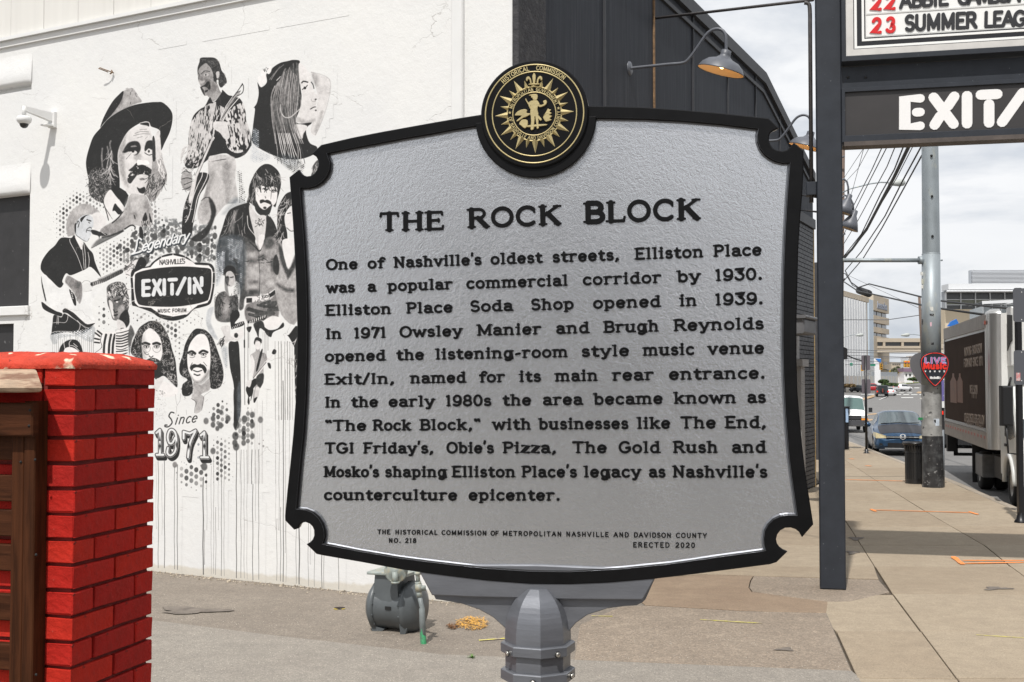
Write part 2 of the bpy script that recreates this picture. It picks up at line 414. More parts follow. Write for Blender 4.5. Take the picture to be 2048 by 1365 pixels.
def word_solid(mb,fr,text,p0,p1,h,c0,c1,hw=.1,serif=True,contrast=False,shw=.07):
    """text raised on plane fr between baseline points p0 and p1 ((a,b) in frame), cap height h"""
    p0=Vector(p0);p1=Vector(p1);d=p1-p0;L=d.length;d.normalize();up=Vector((-d.y,d.x));k=0
    if fr.u.dot(_R)<0 and False:up=-up
    for c,x,kx in glyphs(text,h,L,hw,None,(.12 if contrast else .10) if serif else None):
        M=lambda p:tuple(p0+d*(x+p[0]*h*kx)+up*(p[1]*h*(1-2*hw)+hw*h))
        w,sts,ser=G[c]
        for i,st in enumerate(sts):
            k +=1
            q=hw*h*(.6 if contrast and i in THIN.get(c,[]) else 1)
            if contrast and c in 'OC':q *= .80
            if c=='i' and i==1 or c=='.' or (c in ',"' and i in (0,2)):q *= 1.35
            stroke_solid(mb,fr,M,st,q,c0,c1+(k % 9)*2.2e-5)
        if serif:
            for (sx,sy) in ser:
                k +=1;s=.135 if not contrast else .15
                l,r=sx*1-s/max(kx,1),sx+s/max(kx,1)
                stroke_solid(mb,fr,M,[(max(l,-.02),sy),(min(r,w+.02),sy)],shw*h*(.75 if contrast else 1),c0,c1+(k % 9)*2.2e-5)
            if contrast:   # terminals of the big roman capitals
                ex={'T':[((.06,1),(.04,.82)),((.66,1),(.68,.82))],'E':[((.57,1),(.59,.84)),((.59,0),(.62,.18)),((.46,.44),(.46,.6))],'L':[((.58,0),(.62,.2))],'C':[((.63,.87),(.66,.72))]}.get(c,[])
                for a,b in ex:
                    k +=1;stroke_solid(mb,fr,M,[a,b],.055*h,c0,c1+(k % 9)*2.2e-5)
# ------------------------------------------------------------------ the venue's walls: frames
CORN=Vector((0.03,11.9,0))
WALL=Frame(CORN,(-0.878,0.479,0),(0,0,1),(-0.479,-0.878,0))     # a runs left from the corner
FAC=Frame(CORN,(0.4246,0.9054,0),(0,0,1),(0.9054,-0.4246,0))    # a runs right / away from the corner
# ------------------------------------------------------------------ mural painter (numpy canvas laid on WALL)
A0,A1,Z0,Z1,RES=1.9,7.0,0.0,6.3,300
CW=int((A1-A0)*RES);CH=int((Z1-Z0)*RES)
aa=A0+(np.arange(CW)+.5)/RES;zz=Z0+(np.arange(CH)+.5)/RES
AAg,ZZg=np.meshgrid(aa,zz)
wx=WALL.O.x+WALL.u.x*AAg;wy=WALL.O.y+WALL.u.y*AAg;wz=ZZg-CAM.z
dF=wy*_F.y+wz*_F.z;dU=wy*_U.y+wz*_U.z
PXg=(CXP+F*wx/dF).astype(np.float32);PYg=(CYP-F*dU/dF).astype(np.float32)
del wx,wy,wz,dF,dU,AAg,ZZg
IMG=np.full((CH,CW),.94,np.float32);TINT=np.zeros((CH,CW),np.float32);ALP=np.zeros((CH,CW),np.float32)
NT=NPR.rand(64,64).astype(np.float32)
def vnoise(x,y):
    xi=np.floor(x).astype(int);yi=np.floor(y).astype(int);fx=x-xi;fy=y-yi
    fx=fx*fx*(3-2*fx);fy=fy*fy*(3-2*fy)
    a=NT[yi % 64,xi % 64];b=NT[yi % 64,(xi+1) % 64];c=NT[(yi+1) % 64,xi % 64];d=NT[(yi+1) % 64,(xi+1) % 64]
    return (a*(1-fx)+b*fx)*(1-fy)+(c*(1-fx)+d*fx)*fy
def win(x0,y0,x1,y1):
    c=[]
    for px in (x0,x1):
        for py in (y0,y1):c.append(WALL.px(px,py))
    a=[p[0] for p in c];z=[p[1] for p in c]
    j0=max(int((min(a)-A0)*RES)-1,0);j1=min(int((max(a)-A0)*RES)+2,CW)
    i0=max(int((min(z)-Z0)*RES)-1,0);i1=min(int((max(z)-Z0)*RES)+2,CH)
    if j1 <=j0 or i1 <=i0:return None
    return (slice(i0,i1),slice(j0,j1))
def inside(pts,X_,Y_):
    m=np.zeros(X_.shape,bool);n=len(pts)
    for i in range(n):
        x0,y0=pts[i];x1,y1=pts[(i+1) % n]
        if y0==y1:continue
        c=((y0>Y_) != (y1>Y_)) & (X_<(x1-x0)*(Y_-y0)/(y1-y0)+x0);m ^= c
    return m
def segdist(pts,X_,Y_,closed):
    d=np.full(X_.shape,1e9,np.float32);n=len(pts)
    for i in range(n if closed else n-1):
        x0,y0=pts[i];x1,y1=pts[(i+1) % n];dx,dy=x1-x0,y1-y0;q=dx*dx+dy*dy+1e-9
        t=np.clip(((X_-x0)*dx+(Y_-y0)*dy)/q,0,1)
        d=np.minimum(d,(X_-x0-t*dx) ** 2+(Y_-y0-t*dy) ** 2)
    return np.sqrt(d)
class Tile:
    def __init__(s,ox,oy,k):s.ox=ox;s.oy=oy;s.k=k
    def c(s,pts):return [(s.ox+x/s.k,s.oy+y/s.k) for x,y in pts]
def put(w,m,c,tint=0.0):
    IMG[w]=IMG[w]*(1-m)+c*m;TINT[w]=TINT[w]*(1-m)+tint*m;ALP[w]=np.maximum(ALP[w],m)
def prep(t,pts,sm,closed):
    p=t.c(pts) if t else list(pts)
    if sm and len(p)>2:p=crom([(x,y,0) for x,y in p],4,closed);p=[(q[0],q[1]) for q in p]
    return p
def poly(t,pts,c,soft=.5,a=1.0,sm=True,tint=0.0,tex=None):
    p=prep(t,pts,sm,True);xs=[q[0] for q in p];ys=[q[1] for q in p];e=soft+1
    w=win(min(xs)-e,min(ys)-e,max(xs)+e,max(ys)+e)
    if w is None:return
    X_,Y_=PXg[w],PYg[w];ins=inside(p,X_,Y_);d=segdist(p,X_,Y_,True);sd_=np.where(ins,d,-d)
    m=np.clip(sd_/(2*soft)+.5,0,1);m=m*m*(3-2*m)*a
    if tex:   # (threshold, sx, sy, angle, contrast): streaks of paint missing
        th,sx,sy,ang,k=tex;ca,sa=math.cos(R(ang)),math.sin(R(ang))
        u=X_*ca+Y_*sa;v=-X_*sa+Y_*ca
        nn=.6*vnoise(u/sx+7,v/sy)+.4*vnoise(u/sx*2.1,v/sy*2.1+3)
        m=m*np.clip((nn-th)*k+.5,0,1)
    put(w,m,c,tint)
def line(t,pts,wd,c,soft=.4,a=1.0,sm=True,tint=0.0):
    p=prep(t,pts,sm,False);xs=[q[0] for q in p];ys=[q[1] for q in p];e=wd+soft+1
    w=win(min(xs)-e,min(ys)-e,max(xs)+e,max(ys)+e)
    if w is None:return
    d=segdist(p,PXg[w],PYg[w],False);m=np.clip((wd/2-d)/(2*soft)+.5,0,1)*a
    put(w,m,c,tint)
def blob(t,x,y,rx,ry,c,soft=1,a=1.0,tint=0.0):
    if t:(x,y),=t.c([(x,y)]);rx /=t.k;ry /=t.k;soft /=1
    w=win(x-rx-soft,y-ry-soft,x+rx+soft,y+ry+soft)
    if w is None:return
    d=(1-np.sqrt(((PXg[w]-x)/rx) ** 2+((PYg[w]-y)/ry) ** 2))*min(rx,ry)
    m=np.clip(d/(2*soft)+.5,0,1);put(w,m*m*(3-2*m)*a,c,tint)
def dots(t,pts,sp,r,c,fade=8,tint=0.0,jit=.25,a=1.0):
    p=prep(t,pts,False,True);xs=[q[0] for q in p];ys=[q[1] for q in p];e=sp
    w=win(min(xs)-e,min(ys)-e,max(xs)+e,max(ys)+e)
    if w is None:return
    X_,Y_=PXg[w],PYg[w];best=np.full(X_.shape,-9.0,np.float32)
    sxx=sp*.84;syy=sp
    for o in (0,1):
        u=X_/sxx/1.732+o*.5;v=(Y_+.15*X_)/syy+o*.5;iu=np.floor(u);iv=np.floor(v)
        cx=(iu+.5-o*.5)*sxx*1.732;cy=(iv+.5-o*.5)*syy-.15*cx
        h=NT[(iu.astype(int)*7+o*3) % 64,(iv.astype(int)*13) % 64]
        ins=inside(p,cx,cy);dd=segdist(p,cx,cy,True);f=np.where(ins,np.clip(dd/fade,0.25,1),0)
        rr=r*(1-jit*h)*f
        d=rr-np.sqrt(((X_-cx)/.82) ** 2+(Y_-cy) ** 2)
        best=np.maximum(best,np.where(rr>.3,np.clip(d/.9+.5,0,1)*(1-.45*h),0))
    put(w,np.clip(best,0,1)*a,c,tint)
def hair(t,pts,n,ln,wd,c,ang,wob=.5,sm=False,a=.9,spread=18,cs=.08):
    """n brush strokes of length ln (px) inside the polygon, running along ang (deg, 90 = down)"""
    p=prep(t,pts,True,True);xs=[q[0] for q in p];ys=[q[1] for q in p];k=0;tries=0
    pa=np.array(p)
    while k<n and tries<n*8:
        tries +=1
        x=random.uniform(min(xs),max(xs));y=random.uniform(min(ys),max(ys))
        if not inside(p,np.array([[x]]),np.array([[y]]))[0,0]:continue
        th=R(ang+random.uniform(-spread,spread));q=[(x,y)];L_=ln*random.uniform(.5,1.2);w_=random.uniform(-wob,wob)
        for i in range(4):
            th +=w_*.5+random.uniform(-wob,wob)*.3;x +=math.cos(th)*L_/4;y +=math.sin(th)*L_/4;q.append((x,y))
        line(None,q,wd*random.uniform(.6,1.3),c+random.uniform(-cs,cs),.35,a,False);k +=1
def mtext(t,text,p0,p1,h,wd,c,soft=.35,sk=0.0,tint=0.0):
    """painted lettering between two points (px), cap height h px"""
    (x0,y0),(x1,y1)=(t.c([p0,p1]) if t else (p0,p1));h=h/(t.k if t else 1);wd=wd/(t.k if t else 1)
    dx,dy=x1-x0,y1-y0;L=math.hypot(dx,dy);dx /=L;dy /=L
    for ch,x,kx in glyphs(text,h,L,.1):
        for st in G[ch][1]:
            q=[(x0+dx*(x+(px*kx+sk*py)*h),y0+dy*(x+px*h*kx)-py*h) for px,py in st]
            line(None,q,wd,c,soft,1.0,False,tint)
K=.10;GY=.55;WH=.92
t1=Tile(150,150,8);t2=Tile(150,310,8);t3=Tile(340,100,8);t4=Tile(340,260,8);t5=Tile(480,100,8);t6=Tile(420,320,8)
t7=Tile(60,390,8);t8=Tile(60,550,8);t9=Tile(240,450,8);t10=Tile(240,620,8);t11=Tile(400,480,8);t12=Tile(400,640,8);t13=Tile(300,780,8)
# --- halftone grounds
dots(t7,[(330,330),(480,120),(700,-120),(960,-60),(1250,180),(1250,300),(1000,280),(700,300),(620,700),(400,720),(380,450)],9.2,3.5,.2,14)
dots(t7,[(1040,820),(1500,640),(1720,560),(2000,420),(2048,1000),(1700,1150),(1500,1180),(1200,1340),(1080,1250)],9.5,3.9,.2,16)
dots(t9,[(-60,420),(200,20),(700,-60),(1200,-100),(1560,0),(1560,600),(1200,620),(820,440),(500,620),(200,700),(0,640)],11,5.0,.17,14)
dots(t9,[(420,-420),(620,-420),(760,-60),(600,100),(380,60)],9.5,4,.2,14)
dots(t8,[(1040,500),(1240,420),(1300,900),(1060,860)],13,5.5,.2,14)
dots(t10,[(140,0),(420,0),(640,120),(1140,120),(1300,0),(1440,200),(1040,300),(1000,1000),(900,1000),(780,500),(480,200),(180,260)],10.5,4.2,.22,16)
dots(t10,[(600,150),(800,180),(900,420),(1040,330),(1060,520),(880,520),(700,260)],3.6,1.5,.15,8)
dots(t9,[(60,820),(200,860),(200,1300),(60,1340)],12,5,.2,12)
poly(t9,[(420,-60),(900,-120),(1300,-40),(1520,60),(1540,560),(1220,590),(1040,490),(860,440),(640,490),(480,620),(380,640),(300,480),(330,200)],.25,8,.85,tint=.15,tex=(.50,5.5,6,20,5));poly(t9,[(30,560),(200,520),(420,560),(470,650),(240,690),(100,640)],.25,5,.8,tex=(.45,5,5,0,5))
for (x,y,r) in ((220,160,40),(215,320,46),(0,345,38),(105,410,36),(690,140,55),(560,190,50),(1290,200,58),(1400,260,45),(1270,360,60),(1400,440,48),(1265,540,55),(1150,450,42),(1150,300,50),(1000,360,50),(920,430,42),(790,400,45),(650,360,50),(520,400,40),(1525,45,28),(1520,180,45),(1515,350,36),(1510,530,34),(420,560,60),(330,590,60)):
    blob(t9,x,y,r*.9,r*1.25,K+.03,1.0,.92)
# --- big man in the hat
poly(t1,[(780,260),(860,215),(940,225),(1010,330),(1075,430),(950,480),(700,600),(540,700),(480,760),(560,560),(700,380)],.66,1.6)
poly(t1,[(790,330),(740,480),(640,600),(560,690),(520,720),(620,560),(740,400)],.45,2.2,.5)
for q in ([(815,218),(850,214)],[(900,216),(935,226)],[(915,235),(912,268)],[(888,280),(890,320)],[(975,285),(1000,318)],[(965,300),(990,355)],[(890,440),(892,470)]):line(t1,q,.9,.2)
poly(t1,[(780,260),(700,320),(600,430),(500,600),(440,730),(405,850),(470,770),(620,600),(740,420)],K)
poly(t1,[(1400,440),(1500,520),(1560,620),(1560,760),(1520,920),(1440,1090),(1380,1210),(1340,1100),(1360,900),(1220,830),(1190,770),(1120,750),(1000,800),(860,900),(760,1060),(690,1260),(700,1500),(720,1700),(700,2000),(560,2080),(300,1980),(225,1700),(180,1480),(185,1330),(240,1130),(300,980),(410,850),(540,700),(740,570),(960,480),(1200,440),(1320,435)],K)
poly(t1,[(760,1060),(860,900),(1000,820),(1120,810),(1190,840),(1240,1000),(1250,1200),(1260,1500),(1200,1800),(1100,1920),(860,1900),(740,1720),(700,1500),(690,1240)],.86,1.2)
poly(t1,[(750,1080),(820,960),(800,1200),(790,1500),(860,1800),(770,1700),(705,1450),(700,1220)],.55,3.5,.6)
poly(t1,[(1040,780),(1120,760),(1185,770),(1190,830),(1150,815),(1060,800)],K)
line(t1,[(1040,775),(1160,755),(1200,800),(1225,960)],1.4,.9)
for q in ([(960,940),(1060,910),(1180,915)],[(940,975),(1080,945),(1200,950)],[(1000,1010),(1080,990)],[(1130,1020),(1160,995)],[(1040,880),(1150,870)]):line(t1,q,.8,.35,.4,.8)
poly(t1,[(810,1150),(860,1090),(960,1060),(1030,1090),(1055,1180),(1020,1260),(960,1290),(880,1230),(800,1250),(770,1230)],.12,1.5)
poly(t1,[(885,1235),(940,1215),(985,1225),(995,1255),(955,1280),(905,1265)],.86,.7)
blob(t1,930,1225,24,22,.1,.7)
poly(t1,[(900,1140),(960,1130),(990,1150),(900,1160)],.7,.8,.8)
poly(t1,[(1115,1180),(1150,1070),(1230,1050),(1250,1110),(1240,1200),(1180,1180),(1130,1230)],.12,1.2)
poly(t1,[(1130,1230),(1180,1200),(1240,1215),(1235,1270),(1170,1280)],.85,.6);blob(t1,1185,1225,16,22,.1,.5);line(t1,[(1120,1250),(1180,1285),(1235,1275)],1.6,.15)
line(t1,[(760,1240),(800,1200),(840,1180)],1.2,.25);line(t1,[(820,1350),(900,1260)],.8,.3)
# nose, moustache, mouth, chin
blob(t2,1010,40,60,60,.6,3,.6);poly(t2,[(1000,150),(1005,80),(1080,90),(1160,90),(1190,150),(1060,165)],.95,.8)
poly(t2,[(985,150),(1010,170),(1080,160),(1150,185),(1240,250),(1290,320),(1270,380),(1190,340),(1100,310),(1000,330),(940,400),(890,460),(845,430),(850,340),(900,270),(960,170)],.13,.9,tex=(.28,3,3,20,7))
poly(t2,[(860,250),(920,200),(990,130),(980,200),(930,260)],.15,.8)
blob(t2,1075,390,38,20,.35,1,.8);poly(t2,[(995,520),(1040,540),(1110,515),(1130,560),(1100,620),(1040,610),(1010,570)],.12,.8)
line(t2,[(1180,300),(1190,400),(1150,550),(1120,640)],3,.2,1)
# hair, beard right
poly(t2,[(1240,-80),(1300,-160),(1380,-60),(1420,120),(1470,280),(1470,420),(1400,540),(1320,680),(1230,760),(1160,680),(1130,600),(1180,420),(1220,300),(1240,100)],.62,1)
hair(t2,[(1180,350),(1300,300),(1460,260),(1460,430),(1380,560),(1300,700),(1230,750),(1150,660)],75,14,1.0,.17,105)
hair(t2,[(1300,-200),(1360,-180),(1440,200),(1360,260),(1290,40)],16,20,1.6,.92,80)
poly(t1,[(1290,960),(1340,890),(1360,960),(1380,1180),(1370,1330),(1300,1340),(1280,1100)],.85,1);poly(t1,[(1240,1010),(1280,1020),(1290,1340),(1245,1360)],.16,.6)
# hair left over the dark
for q in ([(575,1060),(560,1130),(600,1300),(560,1450)],[(520,1150),(540,1250),(580,1360)],[(440,1180),(430,1300),(440,1480)]):line(t1,q,3.2,.6,1,.8)
poly(t2,[(600,100),(560,300),(600,480),(560,620),(440,740),(350,740),(240,640),(220,500),(230,300),(300,250),(480,230),(540,0)],.24,.8)
hair(t2,[(560,200),(600,480),(560,620),(440,740),(350,740),(230,620),(230,300),(400,200)],150,12,.9,.62,115,1.2,spread=60)
hair(t2,[(540,200),(600,480),(500,650),(250,640),(230,300),(400,200)],90,10,1.0,.10,100,1.2,spread=60)
hair(t2,[(520,-60),(600,-60),(600,220),(560,300)],20,26,1.2,.75,86)
# neck, shirt, scarf, hand and arm
poly(t2,[(860,650),(600,480),(640,620),(800,860),(760,960),(700,1020)],K)
poly(t2,[(560,560),(640,640),(800,860),(740,920),(700,960),(610,880),(560,1000),(530,1050),(480,900),(470,700)],.9,.8)
poly(t2,[(640,780),(690,830),(760,920),(700,960),(640,900),(600,900)],K,.6);line(t2,[(440,720),(500,900),(540,1050)],1.8,.15);line(t2,[(470,820),(600,1030)],1,.15)
poly(t2,[(860,680),(920,620),(1040,640),(1130,650),(1190,760),(1240,900),(1250,1060),(1200,1140),(1060,1150),(960,1130),(840,1170),(700,1260),(520,1330),(400,1300),(420,1180),(600,1070),(740,960),(810,840)],.74,1.2)
poly(t2,[(430,1180),(640,1060),(780,980),(880,1060),(800,1180),(620,1280),(440,1310)],.5,4,.7)
poly(t2,[(800,780),(860,680),(900,900),(880,1080),(780,1000)],.62,4,.6)
blob(t2,1150,850,50,130,.45,4,.55);blob(t2,960,960,40,60,.35,4,.5);line(t2,[(950,970),(965,1020)],2,.15);poly(t2,[(1130,920),(1160,1040),(1080,1050)],.12,.8);poly(t2,[(1190,930),(1240,1080),(1200,1060)],.14,.8)
line(t2,[(600,1090),(700,1000),(760,920)],2.6,.13,.6);line(t2,[(440,1330),(600,1290),(770,1220)],4.2,.1,.9);line(t2,[(800,1190),(900,1130),(960,1150),(960,1190)],3,.1,.6)
poly(t2,[(1030,1160),(1080,1170),(1100,1330),(1040,1360),(1030,1300)],.13,.6);hair(t2,[(1070,1040),(1230,1040),(1240,1200),(1090,1200)],26,12,1.1,.2,95)
poly(t7,[(980,840),(1100,700),(1300,650),(1500,560),(1300,700),(1100,800)],.3,3,.9);line(t7,[(990,850),(1200,740),(1400,640),(1500,580)],2.4,.15,1)
# --- tall guitarist in the patterned shirt
poly(t3,[(490,130),(600,120),(720,130),(790,200),(830,330),(880,400),(915,510),(880,560),(820,610),(780,560),(770,480),(700,520),(690,400),(640,280),(560,240),(480,330),(450,420),(440,300),(470,200)],.17,.7)
hair(t3,[(500,140),(760,160),(880,420),(880,540),(800,560),(700,330),(600,220)],60,6,.7,.4,60,1.2,spread=80)
poly(t3,[(470,300),(570,215),(640,280),(690,380),(700,500),(760,540),(800,650),(830,700),(740,800),(680,830),(600,740),(560,740),(520,660),(480,560),(450,480),(450,380)],.6,.8)
poly(t3,[(480,420),(560,460),(640,480),(740,560),(720,680),(620,720),(600,640),(520,560)],.45,3,.6);poly(t3,[(540,400),(560,380),(610,380),(625,405),(600,425),(555,425)],.78,1);blob(t3,575,402,12,12,.15,.5);poly(t3,[(470,470),(500,500),(560,500),(530,540),(480,540)],.72,1.5,.8)
line(t3,[(500,390),(560,340),(640,350)],1.4,.2);line(t3,[(455,370),(470,400),(460,470)],1.2,.2)
poly(t3,[(500,590),(560,560),(600,510),(640,520),(650,620),(620,640),(590,600),(540,590),(510,610)],.12,.7);poly(t3,[(560,660),(600,640),(610,660),(570,685)],.12,.5);poly(t3,[(480,590),(540,640),(560,740),(520,690)],.2,.7)
poly(t3,[(740,360),(790,350),(790,430),(760,460),(740,430)],.75,.6);poly(t3,[(740,400),(750,520),(740,540),(690,440)],.15,.5)
poly(t3,[(560,900),(640,760),(700,840),(820,700),(840,640),(930,720),(1010,740),(1120,780),(1180,880),(1215,1000),(1225,1150),(1280,1300),(1310,1500),(1290,1560),(1200,1680),(1040,1740),(900,1660),(700,1700),(560,1800),(400,1900),(240,1860),(290,1600),(300,1350),(330,1200),(380,1050),(480,950)],K+.01,.6)
poly(t3,[(560,900),(700,860),(900,960),(860,1150),(700,1400),(560,1700),(300,1800),(300,1300),(420,1050)],.78,.6,tex=(.50,2.2,10,6,9));poly(t4,[(200,300),(420,260),(460,560),(300,700),(180,640)],.8,.6,tex=(.52,2.2,6,30,9))
poly(t3,[(380,1100),(560,950),(700,1100),(680,1500),(400,1700),(310,1600),(320,1250)],.8,.5,tex=(.47,1.8,9,4,9))
poly(t3,[(900,1050),(1160,850),(1220,1100),(1290,1400),(1220,1600),(1040,1650),(900,1500)],.84,.5,tex=(.44,3.0,9,-8,9))
poly(t3,[(1100,1120),(1180,1160),(1250,1300),(1220,1420),(1140,1300)],.75,1.5,.8)
poly(t3,[(720,1150),(900,1150),(930,1230),(960,1400),(880,1430),(800,1330),(700,1260),(690,1190)],.85,.8)
poly(t3,[(660,880),(740,840),(700,1060),(660,1090),(640,960)],.8,.6)
hair(t4,[(180,560),(420,480),(380,900),(200,950)],50,8,1.0,.12,70,1.0,spread=60);poly(t4,[(200,700),(330,680),(360,780),(340,960),(230,960),(180,850)],.62,1)
for q in ([(190,790),(280,770),(350,790)],[(200,960),(280,940),(330,910)],[(230,880),(300,850),(350,830)],[(190,700),(240,660),(320,690)]):line(t4,q,1.6,.15)
# trousers
poly(t4,[(640,430),(1030,440),(1050,800),(1090,1150),(900,1200),(760,1360),(640,1500),(480,1500),(440,1300),(560,1000),(610,700)],.76,1.5)
poly(t4,[(860,560),(960,560),(980,900),(920,1180),(870,900)],.52,6,.6);poly(t4,[(640,600),(720,700),(640,1000),(560,1050),(600,800)],.5,5,.5);blob(t4,560,1250,90,200,.58,6,.6)
poly(t4,[(620,1080),(700,1160),(740,1300),(700,1480),(600,1700),(440,1800),(330,1740),(560,1560),(660,1360)],.16,2.2);line(t4,[(500,1140),(560,1090),(620,1080)],1.2,.15);line(t4,[(640,510),(760,490),(900,470)],1.4,.3)
poly(t4,[(640,420),(900,410),(940,440),(700,500),(640,510)],.8,.8)
# guitar
poly(t4,[(460,690),(590,690),(630,760),(560,920),(480,1050),(430,1250),(380,1480),(340,1700),(200,1700),(200,1400),(240,1180),(330,960),(420,800)],.13,.6)
for o in (0,1):
    line(t4,[(520+70*o,600),(515+85*o,740),(440+90*o,900),(370+70*o,1090),(310+80*o,1360),(250+110*o,1480)],1.5,.9)
poly(t4,[(350,900),(440,700),(390,1000),(330,1180),(300,1100)],.85,.8);hair(t4,[(240,1100),(330,1080),(320,1400),(220,1400)],22,5,1.0,.85,60,1,spread=80)
line(t4,[(420,760),(540,480),(660,200),(700,130)],4.6,.82,.4,sm=False);line(t4,[(440,760),(560,480),(690,180)],1.0,.12,.3,sm=False);line(t4,[(400,740),(520,470),(650,170)],.9,.12,.3,sm=False)
line(t3,[(830,1130),(920,930),(1040,760),(1100,690)],6,.62,.4,sm=False);line(t3,[(850,1140),(950,950),(1130,740)],1.6,.93,.3,sm=False);line(t3,[(800,1130),(900,900),(1010,740)],1.2,.93,.3,sm=False);line(t3,[(830,1100),(1060,750)],1.2,.14,.3,sm=False)
for q in ([(1010,760),(1100,640),(1160,545)],[(1080,740),(1160,690),(1180,600),(1160,540)],[(1060,690),(1130,660)],[(1120,610),(1160,560)]):line(t3,q,2.0,.14)
# --- woman in profile
poly(t5,[(1130,350),(1250,390),(1400,440),(1450,500),(1450,640),(1400,850),(1340,1080),(1250,1300),(1210,1380),(1130,1300),(1180,1080),(1240,800),(1200,560)],.84,2)
for q in ([(1140,360),(1280,390),(1400,440),(1450,520),(1440,700),(1380,950),(1290,1200),(1210,1360)],):line(t5,q,1.5,.55,.9,.8)
line(t5,[(1310,1000),(1270,1150),(1210,1300)],5,.6,3,.7);blob(t5,1190,500,60,110,.5,6,.5)
poly(t5,[(280,520),(340,600),(430,520),(420,390),(490,360),(520,290),(640,210),(760,180),(860,160),(960,180),(940,300),(960,500),(980,660),(990,760),(960,950),(900,1160),(1100,1190),(1060,1280),(1080,1400),(1130,1500),(1240,1560),(1180,1680),(900,1760),(560,1700),(210,1500),(205,1260),(240,960),(220,930),(270,850),(300,690)],K,.6)
poly(t5,[(290,440),(330,430),(350,540),(360,590),(330,590),(300,500)],.92,.5);poly(t5,[(340,340),(400,330),(420,480),(400,540),(360,530)],.92,.5);poly(t5,[(430,320),(500,260),(490,360),(460,390),(435,370)],.92,.5);hair(t5,[(360,290),(430,280),(420,330),(370,330)],8,6,1,.15,20,1)
poly(t5,[(940,230),(1000,240),(1080,330),(1140,420),(1150,560),(1200,680),(1270,750),(1220,800),(1230,840),(1215,900),(1220,960),(1230,1050),(1230,1110),(1150,1170),(1020,1180),(900,1140),(960,950),(1000,760),(980,620),(950,480)],.87,.7)
poly(t5,[(930,1080),(1060,1130),(1200,1110),(1150,1170),(1010,1180),(900,1140)],.6,3,.6);poly(t5,[(880,1180),(1000,1180),(1150,1165),(1090,1220),(960,1220)],.12,.6)
poly(t5,[(870,1200),(1080,1220),(1020,1340),(1000,1420),(930,1400)],.85,.8)
line(t5,[(990,530),(1020,505),(1085,520)],2.4,.13);line(t5,[(1000,635),(1050,605),(1080,570)],1.6,.13);blob(t5,1040,612,22,22,.13,.5);line(t5,[(1145,520),(1170,560),(1185,620)],2.2,.15);blob(t5,1215,795,18,12,.2,.7);line(t5,[(1130,950),(1180,920),(1215,915)],1.7,.12);blob(t5,1215,970,14,12,.2,.6);line(t5,[(1140,790),(1155,825),(1215,820)],.8,.5)
poly(t5,[(690,360),(740,300),(790,500),(830,800),(820,1000),(760,1100),(640,800),(560,600),(640,480)],.5,1,.85,tex=(.4,2.2,22,8,5))
poly(t5,[(830,240),(930,230),(960,600),(990,800),(960,940),(870,1000),(860,700),(800,400)],.42,1,.85,tex=(.38,2,24,-3,5))
for i in range(26):
    u=i/25;x0=560+380*u;c=random.choice([.55,.7,.48])
    line(t5,[(x0+random.uniform(-20,20),280+500*abs(u-.6)),(500+420*u ** 1.3,800+random.uniform(-60,60)),(520+380*u,1150),(560+460*u+random.uniform(-30,30),1500)],random.uniform(.7,1.9),c,.4,.85)
line(t5,[(650,880),(660,1000),(720,1080),(800,1080),(860,1040),(960,950)],1.8,.78);line(t5,[(500,480),(600,330),(700,240)],1.4,.5);line(t5,[(470,480),(640,270)],1.2,.42);line(t5,[(590,490),(650,430)],1.6,.8)
for i in range(14):line(t5,[(560+26*i,1340),(600+30*i,1600),(640+30*i+random.uniform(-60,60),1820)],1.6,random.choice([.7,.2,.85]),.4)
dots(t4,[(1320,-40),(1440,0),(1440,300),(1620,360),(1620,480),(1400,560),(1280,520),(1280,320)],3.9,1.6,.85,3,tint=.3)
poly(t4,[(1330,0),(1420,60),(1420,320),(1600,400),(1560,480),(1300,500),(1300,300)],.5,7,.35,tint=.6)
poly(t4,[(1700,420),(1900,420),(2048,480),(2048,620),(1900,640),(1760,520)],.3,6,.6,tint=.4)
dots(t4,[(1620,380),(1900,400),(2100,480),(2200,560),(2120,760),(1950,720),(1800,560),(1640,470)],3.6,1.7,.12,5);dots(t4,[(1760,440),(2048,480),(2048,600),(1800,560)],3.9,1.5,.9,3,tint=.3)
dots(t4,[(1050,640),(1150,640),(1180,860),(1230,1060),(1200,1200),(1100,1180),(1100,900)],4.2,1.75,.12,2)
dots(t4,[(860,1260),(1100,1100),(1140,1180),(920,1300)],3.9,1.6,.93,3,tint=.35)
poly(t4,[(1060,1100),(1240,1180),(960,1340),(820,1360),(900,1240)],.45,6,.6,tint=.4)
# --- bearded man in the dark jacket
poly(t6,[(900,65),(980,80),(1080,160),(1130,260),(1140,400),(1110,540),(1080,640),(1050,760),(1000,740),(960,860),(880,900),(780,870),(720,760),(640,690),(590,680),(620,560),(630,420),(700,250),(780,130),(850,80)],K,.6)
poly(t6,[(740,440),(860,400),(940,430),(1060,440),(1080,540),(1060,680),(990,760),(940,830),(860,850),(780,790),(740,660),(730,540)],.9,.7)
hair(t6,[(680,240),(900,140),(1110,240),(1100,420),(740,400)],46,16,1.0,.7,75,.5,spread=35);hair(t6,[(760,300),(900,220),(1090,300),(1080,440),(760,430)],40,14,1.5,.13,85,.4)
hair(t6,[(600,500),(720,300),(740,640),(640,690)],30,18,.8,.6,95,.3)
poly(t6,[(740,660),(800,760),(880,800),(960,740),(1000,720),(960,850),(880,900),(780,870),(720,780)],.15,.7);poly(t6,[(800,650),(850,635),(880,650),(920,640),(975,670),(985,720),(930,700),(870,680),(810,700)],.12,.6);blob(t6,880,770,26,20,.15,.6)
